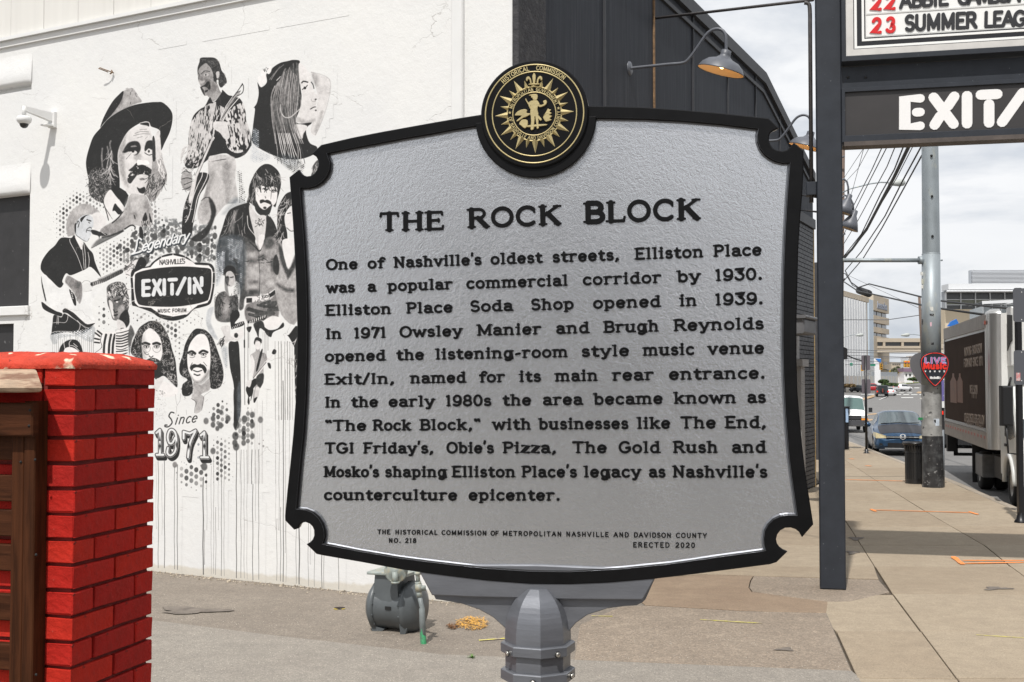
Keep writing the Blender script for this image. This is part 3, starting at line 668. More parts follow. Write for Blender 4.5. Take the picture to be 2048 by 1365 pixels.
line(t6,[(840,410),(880,415),(930,440)],2.2,.12);line(t6,[(990,500),(1020,485),(1055,500)],2.2,.12);line(t6,[(845,470),(870,455),(915,485)],1.6,.15);blob(t6,875,472,14,12,.12,.5);line(t6,[(1000,520),(1050,515)],1.3,.2);line(t6,[(985,510),(975,630)],1.0,.4);line(t6,[(885,590),(895,615)],1.4,.3)
poly(t6,[(580,690),(640,700),(680,900),(760,1100),(740,1360),(1000,1500),(1090,1360),(1090,1180),(1030,1000),(940,870),(960,900),(900,1100),(860,1360),(860,1700),(700,1900),(300,1900),(130,1400),(200,1080),(280,850),(380,760)],K+.02,.9)
poly(t6,[(900,900),(1000,980),(1080,1180),(1100,1400),(1150,1900),(860,1900),(860,1360)],K+.04,.8)
poly(t6,[(640,720),(760,880),(900,920),(860,1360),(800,1600),(740,1300),(640,900)],.82,.8)
poly(t6,[(380,860),(440,800),(400,1000),(380,1200),(330,1050)],.55,2.5,.7);hair(t6,[(240,900),(560,800),(600,1300),(200,1350)],40,26,1.2,.5,100,.4);line(t6,[(600,900),(620,1080),(740,1240),(750,1360)],1.4,.85)
hair(t6,[(730,950),(840,950),(830,1080),(730,1050)],18,6,1.1,.15,60,1.5,spread=90)
# right-hand half-hidden woman
poly(t6,[(1290,510),(1200,560),(1120,700),(1080,820),(1080,1180),(1110,1360),(1230,1400),(1240,1180),(1200,1000),(1210,860),(1300,740),(1420,700),(1420,500)],K,.6);hair(t6,[(1100,700),(1290,540),(1300,700),(1200,820),(1200,1300),(1100,1300)],46,18,1.2,.7,110,.7)
poly(t6,[(1300,770),(1430,700),(1430,1180),(1330,1140),(1240,1100),(1200,960),(1220,850)],.9,.7);line(t6,[(1230,1090),(1290,1140),(1340,1140)],2,.4);line(t6,[(1240,860),(1290,850)],1.6,.15);poly(t6,[(1630,130),(1700,20),(1760,10),(1740,200),(1620,260),(1640,180)],.3,.7);hair(t6,[(1630,130),(1740,30),(1740,200),(1640,220)],14,10,.9,.8,100)
# torsos below
poly(t11,[(300,0),(700,-60),(940,160),(960,500),(960,900),(740,920),(700,1100),(620,1100),(620,700),(300,500)],.28,2);poly(t11,[(710,100),(940,200),(960,840),(760,860),(720,500)],.62,5)
poly(t11,[(960,180),(1040,0),(1230,0),(1240,560),(1200,800),(960,860)],.6,4)
for (x,y,rx,ry,c) in ((820,120,110,70,.25),(1100,60,90,90,.22),(1180,420,50,120,.2),(840,340,90,40,.3),(860,840,110,50,.14),(1050,500,80,160,.65),(860,560,70,120,.7),(1130,700,60,60,.8),(1000,280,70,40,.25),(860,680,80,30,.3)):blob(t11,x,y,rx,ry,c,4,.7)
hair(t11,[(720,300),(1200,280),(1200,360),(720,360)],12,12,1.1,.13,5,.3);line(t11,[(940,260),(960,560),(950,900)],1.0,.2);line(t11,[(800,40),(900,130),(960,180),(1000,60),(1030,0)],2.4,.15)
poly(t11,[(940,-60),(1040,-60),(965,165)],.9,.5)
poly(t11,[(740,920),(960,900),(1100,850),(1210,790),(1230,860),(1100,960),(900,1030),(740,1040)],.9,.7);poly(t11,[(745,935),(835,930),(835,1005),(745,1010)],.13,.5,sm=False);poly(t11,[(1110,870),(1200,800),(1215,870),(1115,930)],.13,.5,sm=False);hair(t11,[(900,900),(1100,870),(1080,990),(900,1010)],18,8,1.3,.15,60,1,spread=80)
poly(t11,[(740,1040),(1100,960),(1240,860),(1260,1240),(1040,1300),(760,1320)],.5,2);hair(t11,[(760,1060),(1220,1000),(1220,1200),(780,1220)],14,30,5,.25,3,.15)
poly(t11,[(1250,0),(1360,200),(1420,480),(1560,200),(1560,1300),(1300,1200),(1200,740),(1240,500)],.66,1.5);poly(t11,[(1260,60),(1340,200),(1420,460),(1560,200),(1560,360),(1420,620),(1380,560),(1280,300)],.22,3);poly(t11,[(1330,0),(1520,0),(1500,200),(1415,460),(1330,180)],.9,1);line(t11,[(1250,720),(1380,800),(1480,810)],7,.25,3,.8);poly(t11,[(1180,300),(1230,240),(1270,400),(1250,560),(1180,500)],.15,1.2)
poly(t12,[(1000,40),(1160,-60),(1300,-20),(1290,60),(1180,140),(1060,150)],.9,.6);poly(t12,[(1010,100),(1100,160),(1240,140),(1330,40),(1340,120),(1180,200),(1140,280),(1060,230)],.12,.6)
line(t12,[(780,40),(920,0),(1050,-50)],5.5,.12,.5,sm=False)
for i in range(8):line(t12,[(800+34*i,54-13*i),(806+34*i,20-13*i)],1.5,.92,.3,sm=False)
poly(t12,[(1370,220),(1430,290),(1500,420),(1560,560),(1560,100),(1420,240)],K,.6);poly(t12,[(1510,400),(1560,400),(1560,1360),(1530,1300),(1515,900)],K,.6);hair(t12,[(1500,300),(1560,300),(1560,1200),(1510,1200)],12,14,1.2,.8,100,1)
poly(t12,[(860,60),(1000,20),(1040,180),(960,140),(940,300),(900,200),(880,160)],K+.05,.8);poly(t12,[(750,120),(830,110),(800,200),(760,180)],K,.6)
# dark halftone column and small guitarist
poly(t11,[(290,-20),(700,-20),(700,700),(600,900),(560,500),(480,400),(380,520),(260,740),(250,300)],.3,5,.75,tint=.3)
dots(t11,[(250,200),(420,160),(380,720),(250,740)],3.9,1.7,.93,3,tint=.35);dots(t11,[(420,-60),(700,0),(700,640),(600,860),(640,400),(440,340)],3.9,1.6,.8,4,tint=.3);dots(t11,[(430,250),(620,300),(640,900),(520,900),(560,380)],3.6,1.6,.12,3)
poly(t11,[(400,560),(390,480),(440,420),(540,430),(580,500),(570,640),(530,740),(450,750),(400,660)],.78,.7);poly(t11,[(395,560),(385,480),(440,415),(540,430),(580,500),(572,640),(550,560),(490,500),(420,530),(410,640)],K,.5);poly(t11,[(400,600),(470,600),(450,760),(470,900),(400,800)],.2,1.5,.8);line(t11,[(490,605),(535,595)],2,.12);line(t11,[(440,720),(480,730)],1.2,.15);line(t11,[(410,610),(450,600)],2,.1)
poly(t11,[(280,880),(400,820),(480,900),(600,880),(620,1100),(560,1300),(280,1300),(230,1060)],.34,1.5);blob(t11,420,1060,60,160,.68,6,.8);hair(t11,[(240,860),(380,820),(320,1200),(240,1100)],34,10,1.2,.12,80,.5,spread=50);hair(t11,[(480,880),(620,880),(600,1200),(500,1200)],34,10,1.2,.12,95,.5,spread=50)
poly(t11,[(120,1120),(230,1080),(180,1300),(240,1460),(300,1600),(200,1560),(100,1360)],.8,2.5,tint=.2)
poly(t12,[(330,120),(480,100),(500,260),(640,330),(480,340),(360,440),(300,380),(380,260)],.82,1.2);hair(t12,[(320,280),(400,250),(380,400),(300,400)],16,9,1.4,.12,120,.6)
poly(t12,[(490,-80),(600,-160),(640,-60),(560,60),(700,20),(700,90),(560,140),(500,140)],K,.6)
for i in range(9):line(t12,[(530+26*i,150-15*i),(520+26*i,120-15*i)],1.1,.9,.3,sm=False)
poly(t12,[(500,260),(560,180),(680,160),(700,260),(620,320)],.88,.8);blob(t12,580,250,32,40,.15,.7)
poly(t12,[(460,380),(560,350),(620,360),(640,600),(655,900),(655,1360),(600,1700),(540,1700),(545,1100),(480,760)],K+.01,.6);poly(t13,[(1340,0),(1450,0),(1450,420),(1360,430)],K+.03,1.2);poly(t12,[(600,1100),(655,1030),(655,1700),(600,1700)],.45,3,.6,tint=.4)
dots(t12,[(330,440),(460,440),(440,800),(430,1060),(390,1060),(400,760)],3.9,1.6,.85,2,tint=.4);poly(t12,[(340,460),(450,440),(440,760),(380,700)],.4,3,.5,tint=.5)
# mic stand and small man with bass
for (x,w_) in ((715,1.6),(770,1.2)):line(t12,[(x,60),(x,900),(x+5,1360)],w_,.3)
line(t12,[(712,330),(714,440)],3.2,.12)
poly(t12,[(880,300),(960,290),(985,360),(960,480),(990,520),(1050,540),(1080,640),(1030,700),(1020,860),(1020,1000),(960,1110),(930,1240),(860,1330),(850,1200),(880,1050),(840,900),(820,640),(810,560),(890,500),(880,400)],.66,.8)
poly(t12,[(880,300),(920,275),(990,310),(985,380),(930,330),(890,340),(880,400),(862,370)],.14,.5);poly(t12,[(890,360),(960,350),(970,440),(930,480),(890,450)],.9,.6);poly(t12,[(975,495),(1005,500),(930,800),(900,790)],.12,.5);poly(t12,[(820,640),(830,560),(880,700),(850,900),(830,860)],.9,.6)
line(t12,[(860,960),(960,820),(1080,650),(1190,540)],3.2,.9,.3,sm=False);line(t12,[(850,940),(1060,680)],.9,.1,.3,sm=False);poly(t12,[(1150,540),(1180,470),(1225,490),(1210,550)],.12,.5);poly(t12,[(1080,690),(1130,700),(1140,780),(1100,770)],.13,.7)
poly(t12,[(740,1080),(800,1000),(880,940),(940,980),(860,1100),(820,1220),(780,1230),(740,1150)],.1,.5);poly(t12,[(740,1040),(770,970),(830,960),(800,1080)],.88,.6);poly(t12,[(920,890),(1020,860),(1020,980),(960,1100),(900,1000)],.2,1)
poly(t12,[(900,1080),(960,1100),(920,1240),(870,1260)],.85,.8);poly(t12,[(780,1220),(800,1300),(790,1360),(760,1320)],.1,.6);poly(t12,[(840,1120),(860,1130),(820,1290),(810,1280)],.12,.4);poly(t12,[(870,1260),(920,1240),(880,1330),(860,1310)],.1,.5)
# --- cowboy singer with acoustic guitar
poly(t7,[(600,660),(580,480),(640,290),(760,180),(880,140),(1000,180),(1120,270),(1080,320),(1000,320),(900,320),(780,400),(740,500),(720,640),(660,660)],.66,1.5);poly(t7,[(1000,320),(1130,290),(1230,450),(1100,560),(1010,540)],.88,1.5);blob(t7,800,260,120,70,.8,6,.6)
poly(t7,[(770,400),(860,330),(950,320),(1010,380),(1015,500),(980,560),(980,640),(940,720),(880,750),(800,700),(730,640),(730,500)],.84,.7,tint=.25)
poly(t7,[(810,380),(900,325),(960,320),(900,340),(850,400),(820,440)],K,.5);line(t7,[(915,400),(975,420)],2.4,.12);line(t7,[(940,440),(960,455)],1.4,.2);line(t7,[(905,600),(910,560),(960,520),(990,540)],1.2,.2);line(t7,[(915,570),(950,575),(980,585)],1.3,.12);line(t7,[(750,470),(770,420),(790,450),(770,520)],1.6,.2);line(t7,[(730,620),(760,660),(900,750),(950,700)],.8,.2);poly(t7,[(715,480),(740,460),(735,620),(715,560)],K,.4)
poly(t7,[(980,560),(1060,570),(1140,600),(1240,630),(1200,660),(1130,660),(1110,710),(1090,660),(1000,630)],.13,.6);line(t7,[(1150,600),(1210,640)],1.1,.8)
poly(t7,[(660,690),(720,650),(840,800),(860,750),(940,860),(1010,940),(1040,1060),(1080,1170),(1140,1320),(980,1160),(880,1200),(660,1290),(580,1260),(520,1380),(540,1430),(470,1490),(330,1360),(200,1240),(170,1160),(200,1040),(300,900),(400,810),(480,700),(560,680)],K,.5)
poly(t7,[(720,660),(840,760),(830,880),(780,800)],.93,.5)
for q in ([(640,710),(650,770),(760,980),(850,1230)],[(830,780),(850,940),(870,1180)],[(860,760),(885,940),(895,1180)],[(930,920),(950,1040),(940,1160)]):line(t7,q,1.1,.85,.3)
poly(t8,[(180,10),(250,0),(330,90),(470,230),(560,130),(640,220),(700,420),(740,480),(840,300),(1000,230),(1180,170),(1080,320),(1000,440),(1000,600),(1040,760),(940,790),(820,730),(700,620),(590,530),(520,620),(380,550),(200,430),(260,390),(200,180)],.92,.5,tint=.03)
poly(t8,[(180,20),(205,150),(262,400),(240,400),(190,180)],.15,.5)
poly(t8,[(190,430),(300,510),(420,580),(520,620),(500,670),(400,640),(310,605),(230,560),(195,510)],K,.5);poly(t8,[(530,560),(580,540),(700,610),(820,720),(920,790),(1040,770),(1020,800),(940,850),(840,800),(700,700),(600,620),(540,610),(525,590)],K,.5)
line(t8,[(200,430),(340,520),(520,600)],.9,.95,.3);line(t8,[(600,545),(760,640),(900,770),(1030,770)],1.0,.95,.3)
poly(t8,[(385,640),(500,680),(540,620),(600,640),(760,740),(930,850),(1030,800),(900,920),(760,960),(600,920),(350,960),(345,930),(360,780)],K,.6)
for q in ([(370,770),(460,760),(560,765),(600,720),(610,650)],[(350,925),(450,905),(640,910),(730,925),(780,890),(805,800),(760,730)],[(440,660),(432,790)],[(460,660),(455,790)],[(520,640),(560,610),(620,650),(740,730),(880,840),(940,850)]):line(t8,q,1.0,.85,.3)
for i in range(7):line(t8,[(840,170+18*i),(990,120+22*i)],.5,.3,.3,.9,False)
line(t8,[(840,130),(880,95),(960,110),(1000,200)],.9,.3)
poly(t8,[(640,20),(760,90),(830,130),(840,300),(820,420),(790,460),(740,360),(680,260),(600,160),(560,110),(590,20)],.55,1.3);blob(t8,740,170,60,60,.35,4,.6);line(t8,[(760,420),(750,380)],1.5,.2);poly(t8,[(630,230),(720,330),(745,470),(715,490),(670,380)],K,.5)
for i in range(6):blob(t8,660+i*6,245+i*27,9,9,.9,.4)
line(t8,[(1000,150),(1200,80),(1460,-50)],8.5,.13,.4,sm=False)
for i in range(16):line(t8,[(1010+30*i,110-14.5*i),(1034+29*i,210-16.0*i)],.7,.9,.3,sm=False)
for j in range(4):line(t8,[(1000,125+22*j),(1440,-76+18*j)],.6,.85,.3,sm=False)
poly(t7,[(1500,1160),(1640,1060),(1760,1040),(1720,1160),(1620,1260),(1560,1320)],.88,1);hair(t7,[(1500,1100),(1780,1040),(1720,1200),(1560,1300)],26,10,.9,.15,-30,1)
poly(t7,[(1760,1000),(1840,1020),(1870,1120),(1760,1220),(1680,1180)],K,.8)
poly(t7,[(1080,1340),(1140,1320),(1600,1130),(1500,1230),(1180,1390)],.2,.8,.6)
# halftone and stripes under him
dots(t8,[(360,900),(700,900),(1030,820),(1020,1060),(850,1060),(700,980),(480,1060),(380,1100)],4.2,1.9,.93,3,tint=.2)
poly(t8,[(350,940),(760,950),(1030,820),(1020,1060),(900,1060),(760,990),(480,1020),(440,1100),(360,1100)],.4,2,.6,tint=.5);dots(t8,[(380,930),(1030,850),(1000,1080),(380,1090)],4.2,1.7,.95,3,tint=.15)
for i in range(22):line(t8,[(365+31*i,960+40*(i % 3)),(365+31*i,1500)],random.uniform(.5,1.6),.35,.4,.8,False)
poly(t8,[(460,1260),(500,1130),(600,1050),(740,1040),(820,1130),(860,1300),(860,1500),(460,1500)],K,.5);poly(t8,[(540,1230),(600,1160),(700,1170),(800,1260),(800,1500),(520,1500)],.92,.5)
for q in ([(560,1180),(545,1090),(570,1060)],[(640,1180),(630,1090),(660,1050)],[(650,1130),(720,1150),(790,1220)],[(700,1100),(760,1150)]):line(t8,q,1.2,.9,.3)
# --- young man with striped shirt
poly(t8,[(1240,180),(1380,110),(1500,130),(1560,240),(1590,420),(1580,560),(1520,680),(1440,730),(1330,720),(1290,600),(1240,460),(1230,300)],.35,.8)
hair(t8,[(1240,180),(1380,110),(1500,130),(1570,280),(1590,480),(1500,460),(1420,300),(1300,360),(1250,340)],110,11,1.0,.88,90,.9,spread=50);hair(t8,[(1260,180),(1500,150),(1570,420),(1480,460),(1300,340)],60,9,1.2,.12,85,.9,spread=50)
poly(t8,[(1300,400),(1420,360),(1500,460),(1500,620),(1420,720),(1340,700),(1300,560)],.42,1.5);poly(t8,[(1420,520),(1500,480),(1510,600),(1440,700),(1400,660)],.62,2.5);poly(t8,[(1260,420),(1320,440),(1340,600),(1350,700),(1310,640)],.88,1);line(t8,[(1350,420),(1430,400)],3,.1);blob(t8,1395,435,18,12,.95,.5);line(t8,[(1340,560),(1360,600),(1400,590)],2.2,.12);line(t8,[(1350,650),(1400,640)],2.6,.1);blob(t8,1300,480,24,40,.9,1,.8)
poly(t8,[(1450,640),(1560,560),(1600,760),(1520,860),(1440,760)],K,1.2);poly(t8,[(1390,720),(1500,760),(1540,880),(1420,900)],.84,.8);poly(t8,[(1450,860),(1500,850),(1510,880),(1480,900)],.2,.6)
poly(t8,[(1080,900),(1200,920),(1400,920),(1360,1100),(1340,1500),(1020,1500),(1140,1150),(1040,1060)],.93,.7)
for (a,b) in (((1080,895),(1150,950)),((1045,930),(1120,985)),((1035,1020),(1110,1035)),((1035,1080),(1110,1090))):line(t8,[a,b],3.4,.13,.4,sm=False)
line(t8,[(1150,960),(1130,1060),(1150,1160),(1040,1250)],1.2,.2)
for x in (1190,1270,1330):line(t8,[(x+30,960),(x,1120),(x-10,1400)],4.5,.13,.5)
poly(t8,[(1390,900),(1600,860),(1600,1000),(1540,1200),(1560,1500),(1360,1500),(1370,1100)],.93,.5)
for i in range(11):line(t8,[(1385,935+42*i),(1470,930+43*i+random.uniform(-10,10)),(1590-4*i,890+45*i)],random.uniform(1.5,3.2),.12,.35,.95)
poly(t8,[(1610,800),(1680,940),(1640,1040),(1590,1300),(1570,1000)],.35,1.5);dots(t8,[(1560,1130),(1620,1130),(1620,1320),(1550,1320)],3.9,1.6,.9,2,tint=.3)
# --- badge
bd=[(460,660),(520,600),(660,500),(850,455),(1050,500),(1180,600),(1220,600),(1430,615),(1500,670),(1520,760),(1520,930),(1480,1180),(1430,1280),(1280,1330),(1180,1360),(1060,1480),(850,1540),(640,1490),(500,1400),(260,1310),(190,1270),(180,1000),(170,860),(190,740),(280,690)]
poly(t9,bd,K,.6)
poly(t9,[(490,680),(560,600),(680,520),(850,485),(1030,525),(1160,590),(1215,640),(1420,650),(1470,700),(1490,770),(1480,1000),(1440,1190),(1400,1250),(1240,1290),(1180,1340),(1080,1430),(850,1470),(640,1430),(500,1330),(300,1310),(240,1250),(215,1000),(205,830),(240,760),(360,700)],.94,.5,sm=False)
poly(t9,[(240,860),(250,790),(330,750),(500,710),(700,685),(900,670),(1100,670),(1300,685),(1430,700),(1465,760),(1460,1000),(1420,1180),(1380,1220),(1200,1270),(900,1310),(600,1310),(360,1290),(280,1240),(240,1050)],K,.6)
poly(t9,[(1000,1360),(1060,1330),(1240,1290),(1160,1350),(1060,1440)],.94,.5)
def exit_in(L_,t,U,c,tint=0):
    """stencil-like lettering, U maps unit coords (x 0..1 over the word EXIT/IN, y 0..1) to tile px"""
    def ln(a,b,w):L_(t,[U(*a),U(*b)],w,c,.35,1.0,False,tint)
    return ln
def U9(x,y):   # badge lettering
    return (340+x*1000,(1165-50*x)-y*(300-5*x))
ln=exit_in(line,t9,U9,.9,.15);wE=8.6
for q in (((.034,.12),(.034,.88)),((.034,.12),(.125,.12)),((.034,.88),(.125,.88)),((.05,.5),(.125,.5)),((.20,.88),(.315,.12)),((.225,.45),(.195,.12)),((.305,.88),(.27,.6)),((.37,.12),(.37,.88)),((.45,.88),(.56,.88)),((.495,.12),(.495,.62)),((.58,.10),(.70,.92)),((.775,.12),(.775,.88)),((.855,.12),(.855,.5)),((.855,.88),(.965,.12)),((.968,.5),(.968,.9))):ln(q[0],q[1],wE*.86)
mtext(t9,"NASHVILLE'S",(630,640),(1045,618),72,11,.1);mtext(t10,"MUSIC FORUM",(605,45),(1065,30),50,11,.1)
for q in ([(660,505),(668,525)],[(850,455),(850,485)],[(1050,500),(1046,520)],[(165,840),(215,840)],[(160,1020),(215,1015)],[(190,1225),(235,1215)],[(1480,760),(1525,760)],[(1480,935),(1525,935)]):line(t9,q,1.2,.94,.3,sm=False)
# script "Legendary"
dkt=.3
def script(t,S,w,c,tint=0.0):
    for q in S:line(t,q,w,c,.4,1,True,tint)
LEG=[[(345,240),(310,215),(280,250),(270,330),(240,430),(190,470),(260,450),(320,435)],[(350,400),(395,355),(400,325),(370,330),(345,385),(365,425),(420,395)],[(470,335),(430,340),(415,385),(440,400),(475,340),(460,450),(440,510)],[(480,390),(520,340),(525,310),(500,315),(485,365),(505,395),(550,365)],[(575,285),(565,370)],[(570,340),(610,285),(625,300),(610,360),(640,350)],[(655,270),(640,350)],[(648,320),(680,265),(690,290),(685,340),(720,330)],[(770,250),(730,260),(710,310),(730,340),(770,270)],[(850,90),(800,240),(775,310),(800,320)],[(880,220),(840,230),(820,280),(840,305),(880,240),(880,290),(915,270)],[(930,195),(945,280)],[(935,240),(970,190),(985,210)],[(1010,160),(1000,240),(1030,250),(1080,150)],[(1160,135),(1110,240),(1080,350)],[(1075,160),(1080,230),(1110,230)]]
for dx_,dy_,w_,c_,ti in ((12,14,46,.2,.3),(0,0,25,.94,.12)):
    line(t9,[(x+dx_,y+dy_) for x,y in LEG[0]],w_/8,c_,.4,1,True,ti);line(t9,[(x+dx_,y+dy_) for x,y in [(320,425),(345,420)]],w_/8,c_,.4,1,True,ti)
    mtext(t9,"egendary",(340+dx_,425+dy_),(1095+dx_,250+dy_),165,w_,c_,.4,.32,ti)
# --- long-haired pair
poly(t10,[(380,230),(500,175),(640,210),(740,340),(800,480),(840,640),(890,800),(910,1000),(920,1240),(800,1140),(700,1060),(600,1100),(480,1060),(400,900),(280,780),(180,700),(190,560),(240,420),(300,300)],K,.7)
hair(t10,[(300,320),(500,200),(720,340),(840,640),(900,1000),(900,1200),(700,1040),(640,500),(360,400),(340,760),(200,680),(240,440)],260,7,.75,.72,100,2.2,spread=180)
poly(t10,[(480,290),(430,320),(370,390),(350,560),(360,700),(380,800),(470,860),(560,880),(640,830),(680,700),(670,560),(640,440),(560,340)],.92,.8);blob(t10,380,600,40,180,.6,4,.5)
line(t10,[(365,545),(410,530),(470,550)],4.6,.12);line(t10,[(535,545),(590,530),(640,550)],4.6,.12)
for cx in (425,590):
    blob(t10,cx,592,42,26,.3,.8);blob(t10,cx,595,30,17,.92,.5);blob(t10,cx,592,14,17,.1,.5)
    q=[(cx+62*math.cos(a),620+62*math.sin(a)) for a in [i*math.pi/8 for i in range(17)]];line(t10,q,.7,.35,.3,.8)
poly(t10,[(390,830),(470,780),(520,770),(600,790),(660,850),(660,1000),(600,1100),(560,1100),(520,950),(420,870)],.13,.8,tex=(.25,2,3,0,6));line(t10,[(470,740),(500,760),(530,740)],1.8,.2);line(t10,[(395,690),(430,720),(460,710)],1.2,.3);line(t10,[(520,850),(590,850)],1.5,.75)
poly(t10,[(520,1180),(660,1080),(710,1100),(600,1300),(540,1400)],.85,1);poly(t10,[(650,1220),(720,1150),(920,1260),(900,1360),(740,1400),(640,1360)],.93,.8)
hair(t13,[(90,60),(240,40),(250,440),(90,460)],90,4,.6,.35,60,1.5,spread=180,a=.8)
poly(t10,[(1280,300),(1380,330),(1480,440),(1560,640),(1640,880),(1660,1080),(1600,1240),(1460,1260),(1430,1100),(1440,700),(1400,460),(1270,390),(1150,500),(1090,660),(1090,900),(1150,1100),(1170,1300),(1100,1380),(1000,1360),(1000,1200),(1080,1120),(970,1040),(950,900),(1010,700),(1040,560),(1120,400),(1200,310)],K,.7)
hair(t10,[(1250,330),(1440,420),(1560,660),(1640,900),(1640,1200),(1460,1240),(1450,700),(1380,440),(1200,380),(1080,600),(1060,900),(1150,1200),(1080,1360),(980,1000),(1030,660)],190,7,.75,.62,100,2.0,spread=150)
poly(t10,[(1270,390),(1380,420),(1440,600),(1450,800),(1430,1000),(1350,1120),(1260,1180),(1180,1150),(1110,1010),(1080,860),(1085,680),(1150,500)],.93,.8);poly(t10,[(1110,1010),(1200,1130),(1300,1120),(1420,960),(1440,1060),(1320,1190),(1200,1180)],.45,3,.7)
line(t10,[(1095,690),(1150,665),(1205,700)],4.6,.12);line(t10,[(1275,690),(1330,655),(1400,680)],4.6,.12)
for cx,cy in ((1160,715),(1340,712)):blob(t10,cx,cy,48,22,.25,.8);blob(t10,cx,cy+6,34,13,.92,.5);blob(t10,cx-4,cy+4,14,15,.08,.5);line(t10,[(cx-40,cy+42),(cx,cy+52),(cx+40,cy+34)],.9,.3)
poly(t10,[(1150,980),(1120,920),(1180,870),(1240,880),(1290,870),(1350,890),(1390,960),(1360,1020),(1320,950),(1240,920),(1180,940)],.13,.8);line(t10,[(1180,880),(1240,900),(1290,870)],2.2,.15);poly(t10,[(1180,935),(1310,935),(1290,975),(1220,985)],.95,.5);line(t10,[(1180,970),(1240,990),(1310,970)],2,.1);line(t10,[(1190,1030),(1240,1050),(1280,1040)],2.4,.15);line(t10,[(1130,900),(1160,850)],1.1,.3);line(t10,[(1390,900),(1340,840)],1.1,.3)
poly(t10,[(1180,1150),(1300,1200),(1430,1100),(1440,1280),(1300,1360),(1340,1500),(1220,1560),(1200,1460),(1170,1300)],.66,1.5);poly(t13,[(690,60),(860,100),(860,220),(820,340),(730,380),(730,260),(750,200),(670,150)],.7,1)
hair(t13,[(500,-60),(680,-60),(680,60),(560,100)],26,7,1.1,.13,70,2,spread=120);line(t13,[(980,20),(870,100),(850,200),(830,330)],.8,.3);line(t13,[(660,140),(740,200),(720,290),(715,370)],1.0,.2)
for q in ([(420,260),(430,330),(410,400)],[(580,320),(590,400)],[(410,80),(420,180),(440,260)],[(490,60),(480,180),(440,240)],[(545,155),(580,135)],[(890,190),(925,155)]):line(t13,q,.9,.3,.4,.8)
# --- "Since 1971"
SIN=[[(385,370),(340,360),(305,420),(340,470),(355,530),(300,590),(245,590),(245,565),(275,565)],[(415,470),(390,550),(430,545)],[(445,400),(447,408)],[(480,470),(450,560)],[(460,530),(500,475),(520,480),(500,540),(530,545)],[(590,465),(555,460),(535,520),(560,545),(620,500)],[(610,500),(670,440),(660,420),(630,450),(620,510),(650,530),(720,490)],[(700,480),(740,430),(735,410),(705,440),(695,500),(730,525),(755,495)]]
script(t13,SIN[:1],3.0,.1);mtext(t13,'ince',(385,555),(745,515),150,22,.1,.4,.32)
def num(S,w0,dx=30,dy=60):
    for k in range(6):f=(k+1)/6;[line(t13,[(x+dx*f,y+dy*f) for x,y in q],w0+4.5,.1,.4,1,sm_) for q,sm_ in S]
    for q,sm_ in S:line(t13,q,w0+4.5,.93,.4,1,sm_);
    for q,sm_ in S:line(t13,q,w0+3.2,.12,.4,1,sm_)
    for q,sm_ in S:line(t13,q,w0,.9,.4,1,sm_,.08)
num([([(160,640),(160,1035)],False),([(110,1040),(215,1040)],False),([(105,690),(150,650)],False)],4.6)
num([([(400,770),(360,850),(310,850),(285,760),(310,660),(360,640),(410,700),(425,850),(400,990),(330,1050),(280,1010),(290,930)],True)],4.2)
num([([(540,780),(540,670),(640,700),(730,650)],False),([(725,670),(640,860),(610,1080)],True)],4.4)
num([([(870,680),(870,1070)],False),([(820,1080),(930,1080)],False),([(815,730),(860,690)],False)],4.6)
for x in (160,870):poly(t13,[(x-16,900),(x,840),(x+16,900),(x,970)],.1,.4,sm=False);poly(t13,[(x-14,820),(x,720),(x+14,820)],.12,.4,sm=False)
for (x,y) in ((430,880),(625,910)):poly(t13,[(x-16,y),(x,y-60),(x+16,y),(x,y+60)],.1,.4,sm=False)
# --- spray dots lower right and drips
dots(t13,[(960,260),(1120,130),(1250,180),(1310,380),(1300,560),(1180,640),(1000,640),(940,500)],12.0,5.2,.15,10);dots(t13,[(1340,460),(1480,400),(1560,260),(1690,340),(1690,700),(1680,900),(1560,900),(1440,800),(1400,980),(1330,940)],11.0,5.4,.13,8)
dots(t13,[(980,760),(1320,740),(1330,1500),(1000,1500)],10.5,4.2,.18,10);dots(t13,[(1680,760),(1820,740),(1900,900),(1820,1060),(1690,960)],11.5,4,.45,12);dots(t13,[(350,1160),(700,1140),(980,1180),(960,1620),(500,1600),(400,1400)],13.5,5.6,.15,14)
dots(t13,[(690,780),(820,780),(820,1180),(480,1200),(520,1040),(700,1100)],13,5.5,.62,10,tint=.3)
for (x,y,r,c) in ((1010,460,44,.12),(1140,360,40,.15),(1250,460,50,.15),(1130,570,50,.13),(1010,560,45,.15),(1080,620,40,.15),(1385,560,62,.13),(1515,470,55,.12),(1640,560,50,.15),(1640,400,48,.17),(1370,740,62,.14),(1500,650,45,.13),(1500,760,45,.17),(1640,740,46,.2),(1380,910,60,.2),(1500,850,46,.25),(1360,850,50,.15),(900,500,50,.3),(1010,980,50,.25),(1770,480,50,.3),(870,1230,60,.2),(400,1200,45,.35)):blob(t13,x,y,r*.9,r*1.15,c,1.6,.9)
t14=Tile(290,900,4.3574)
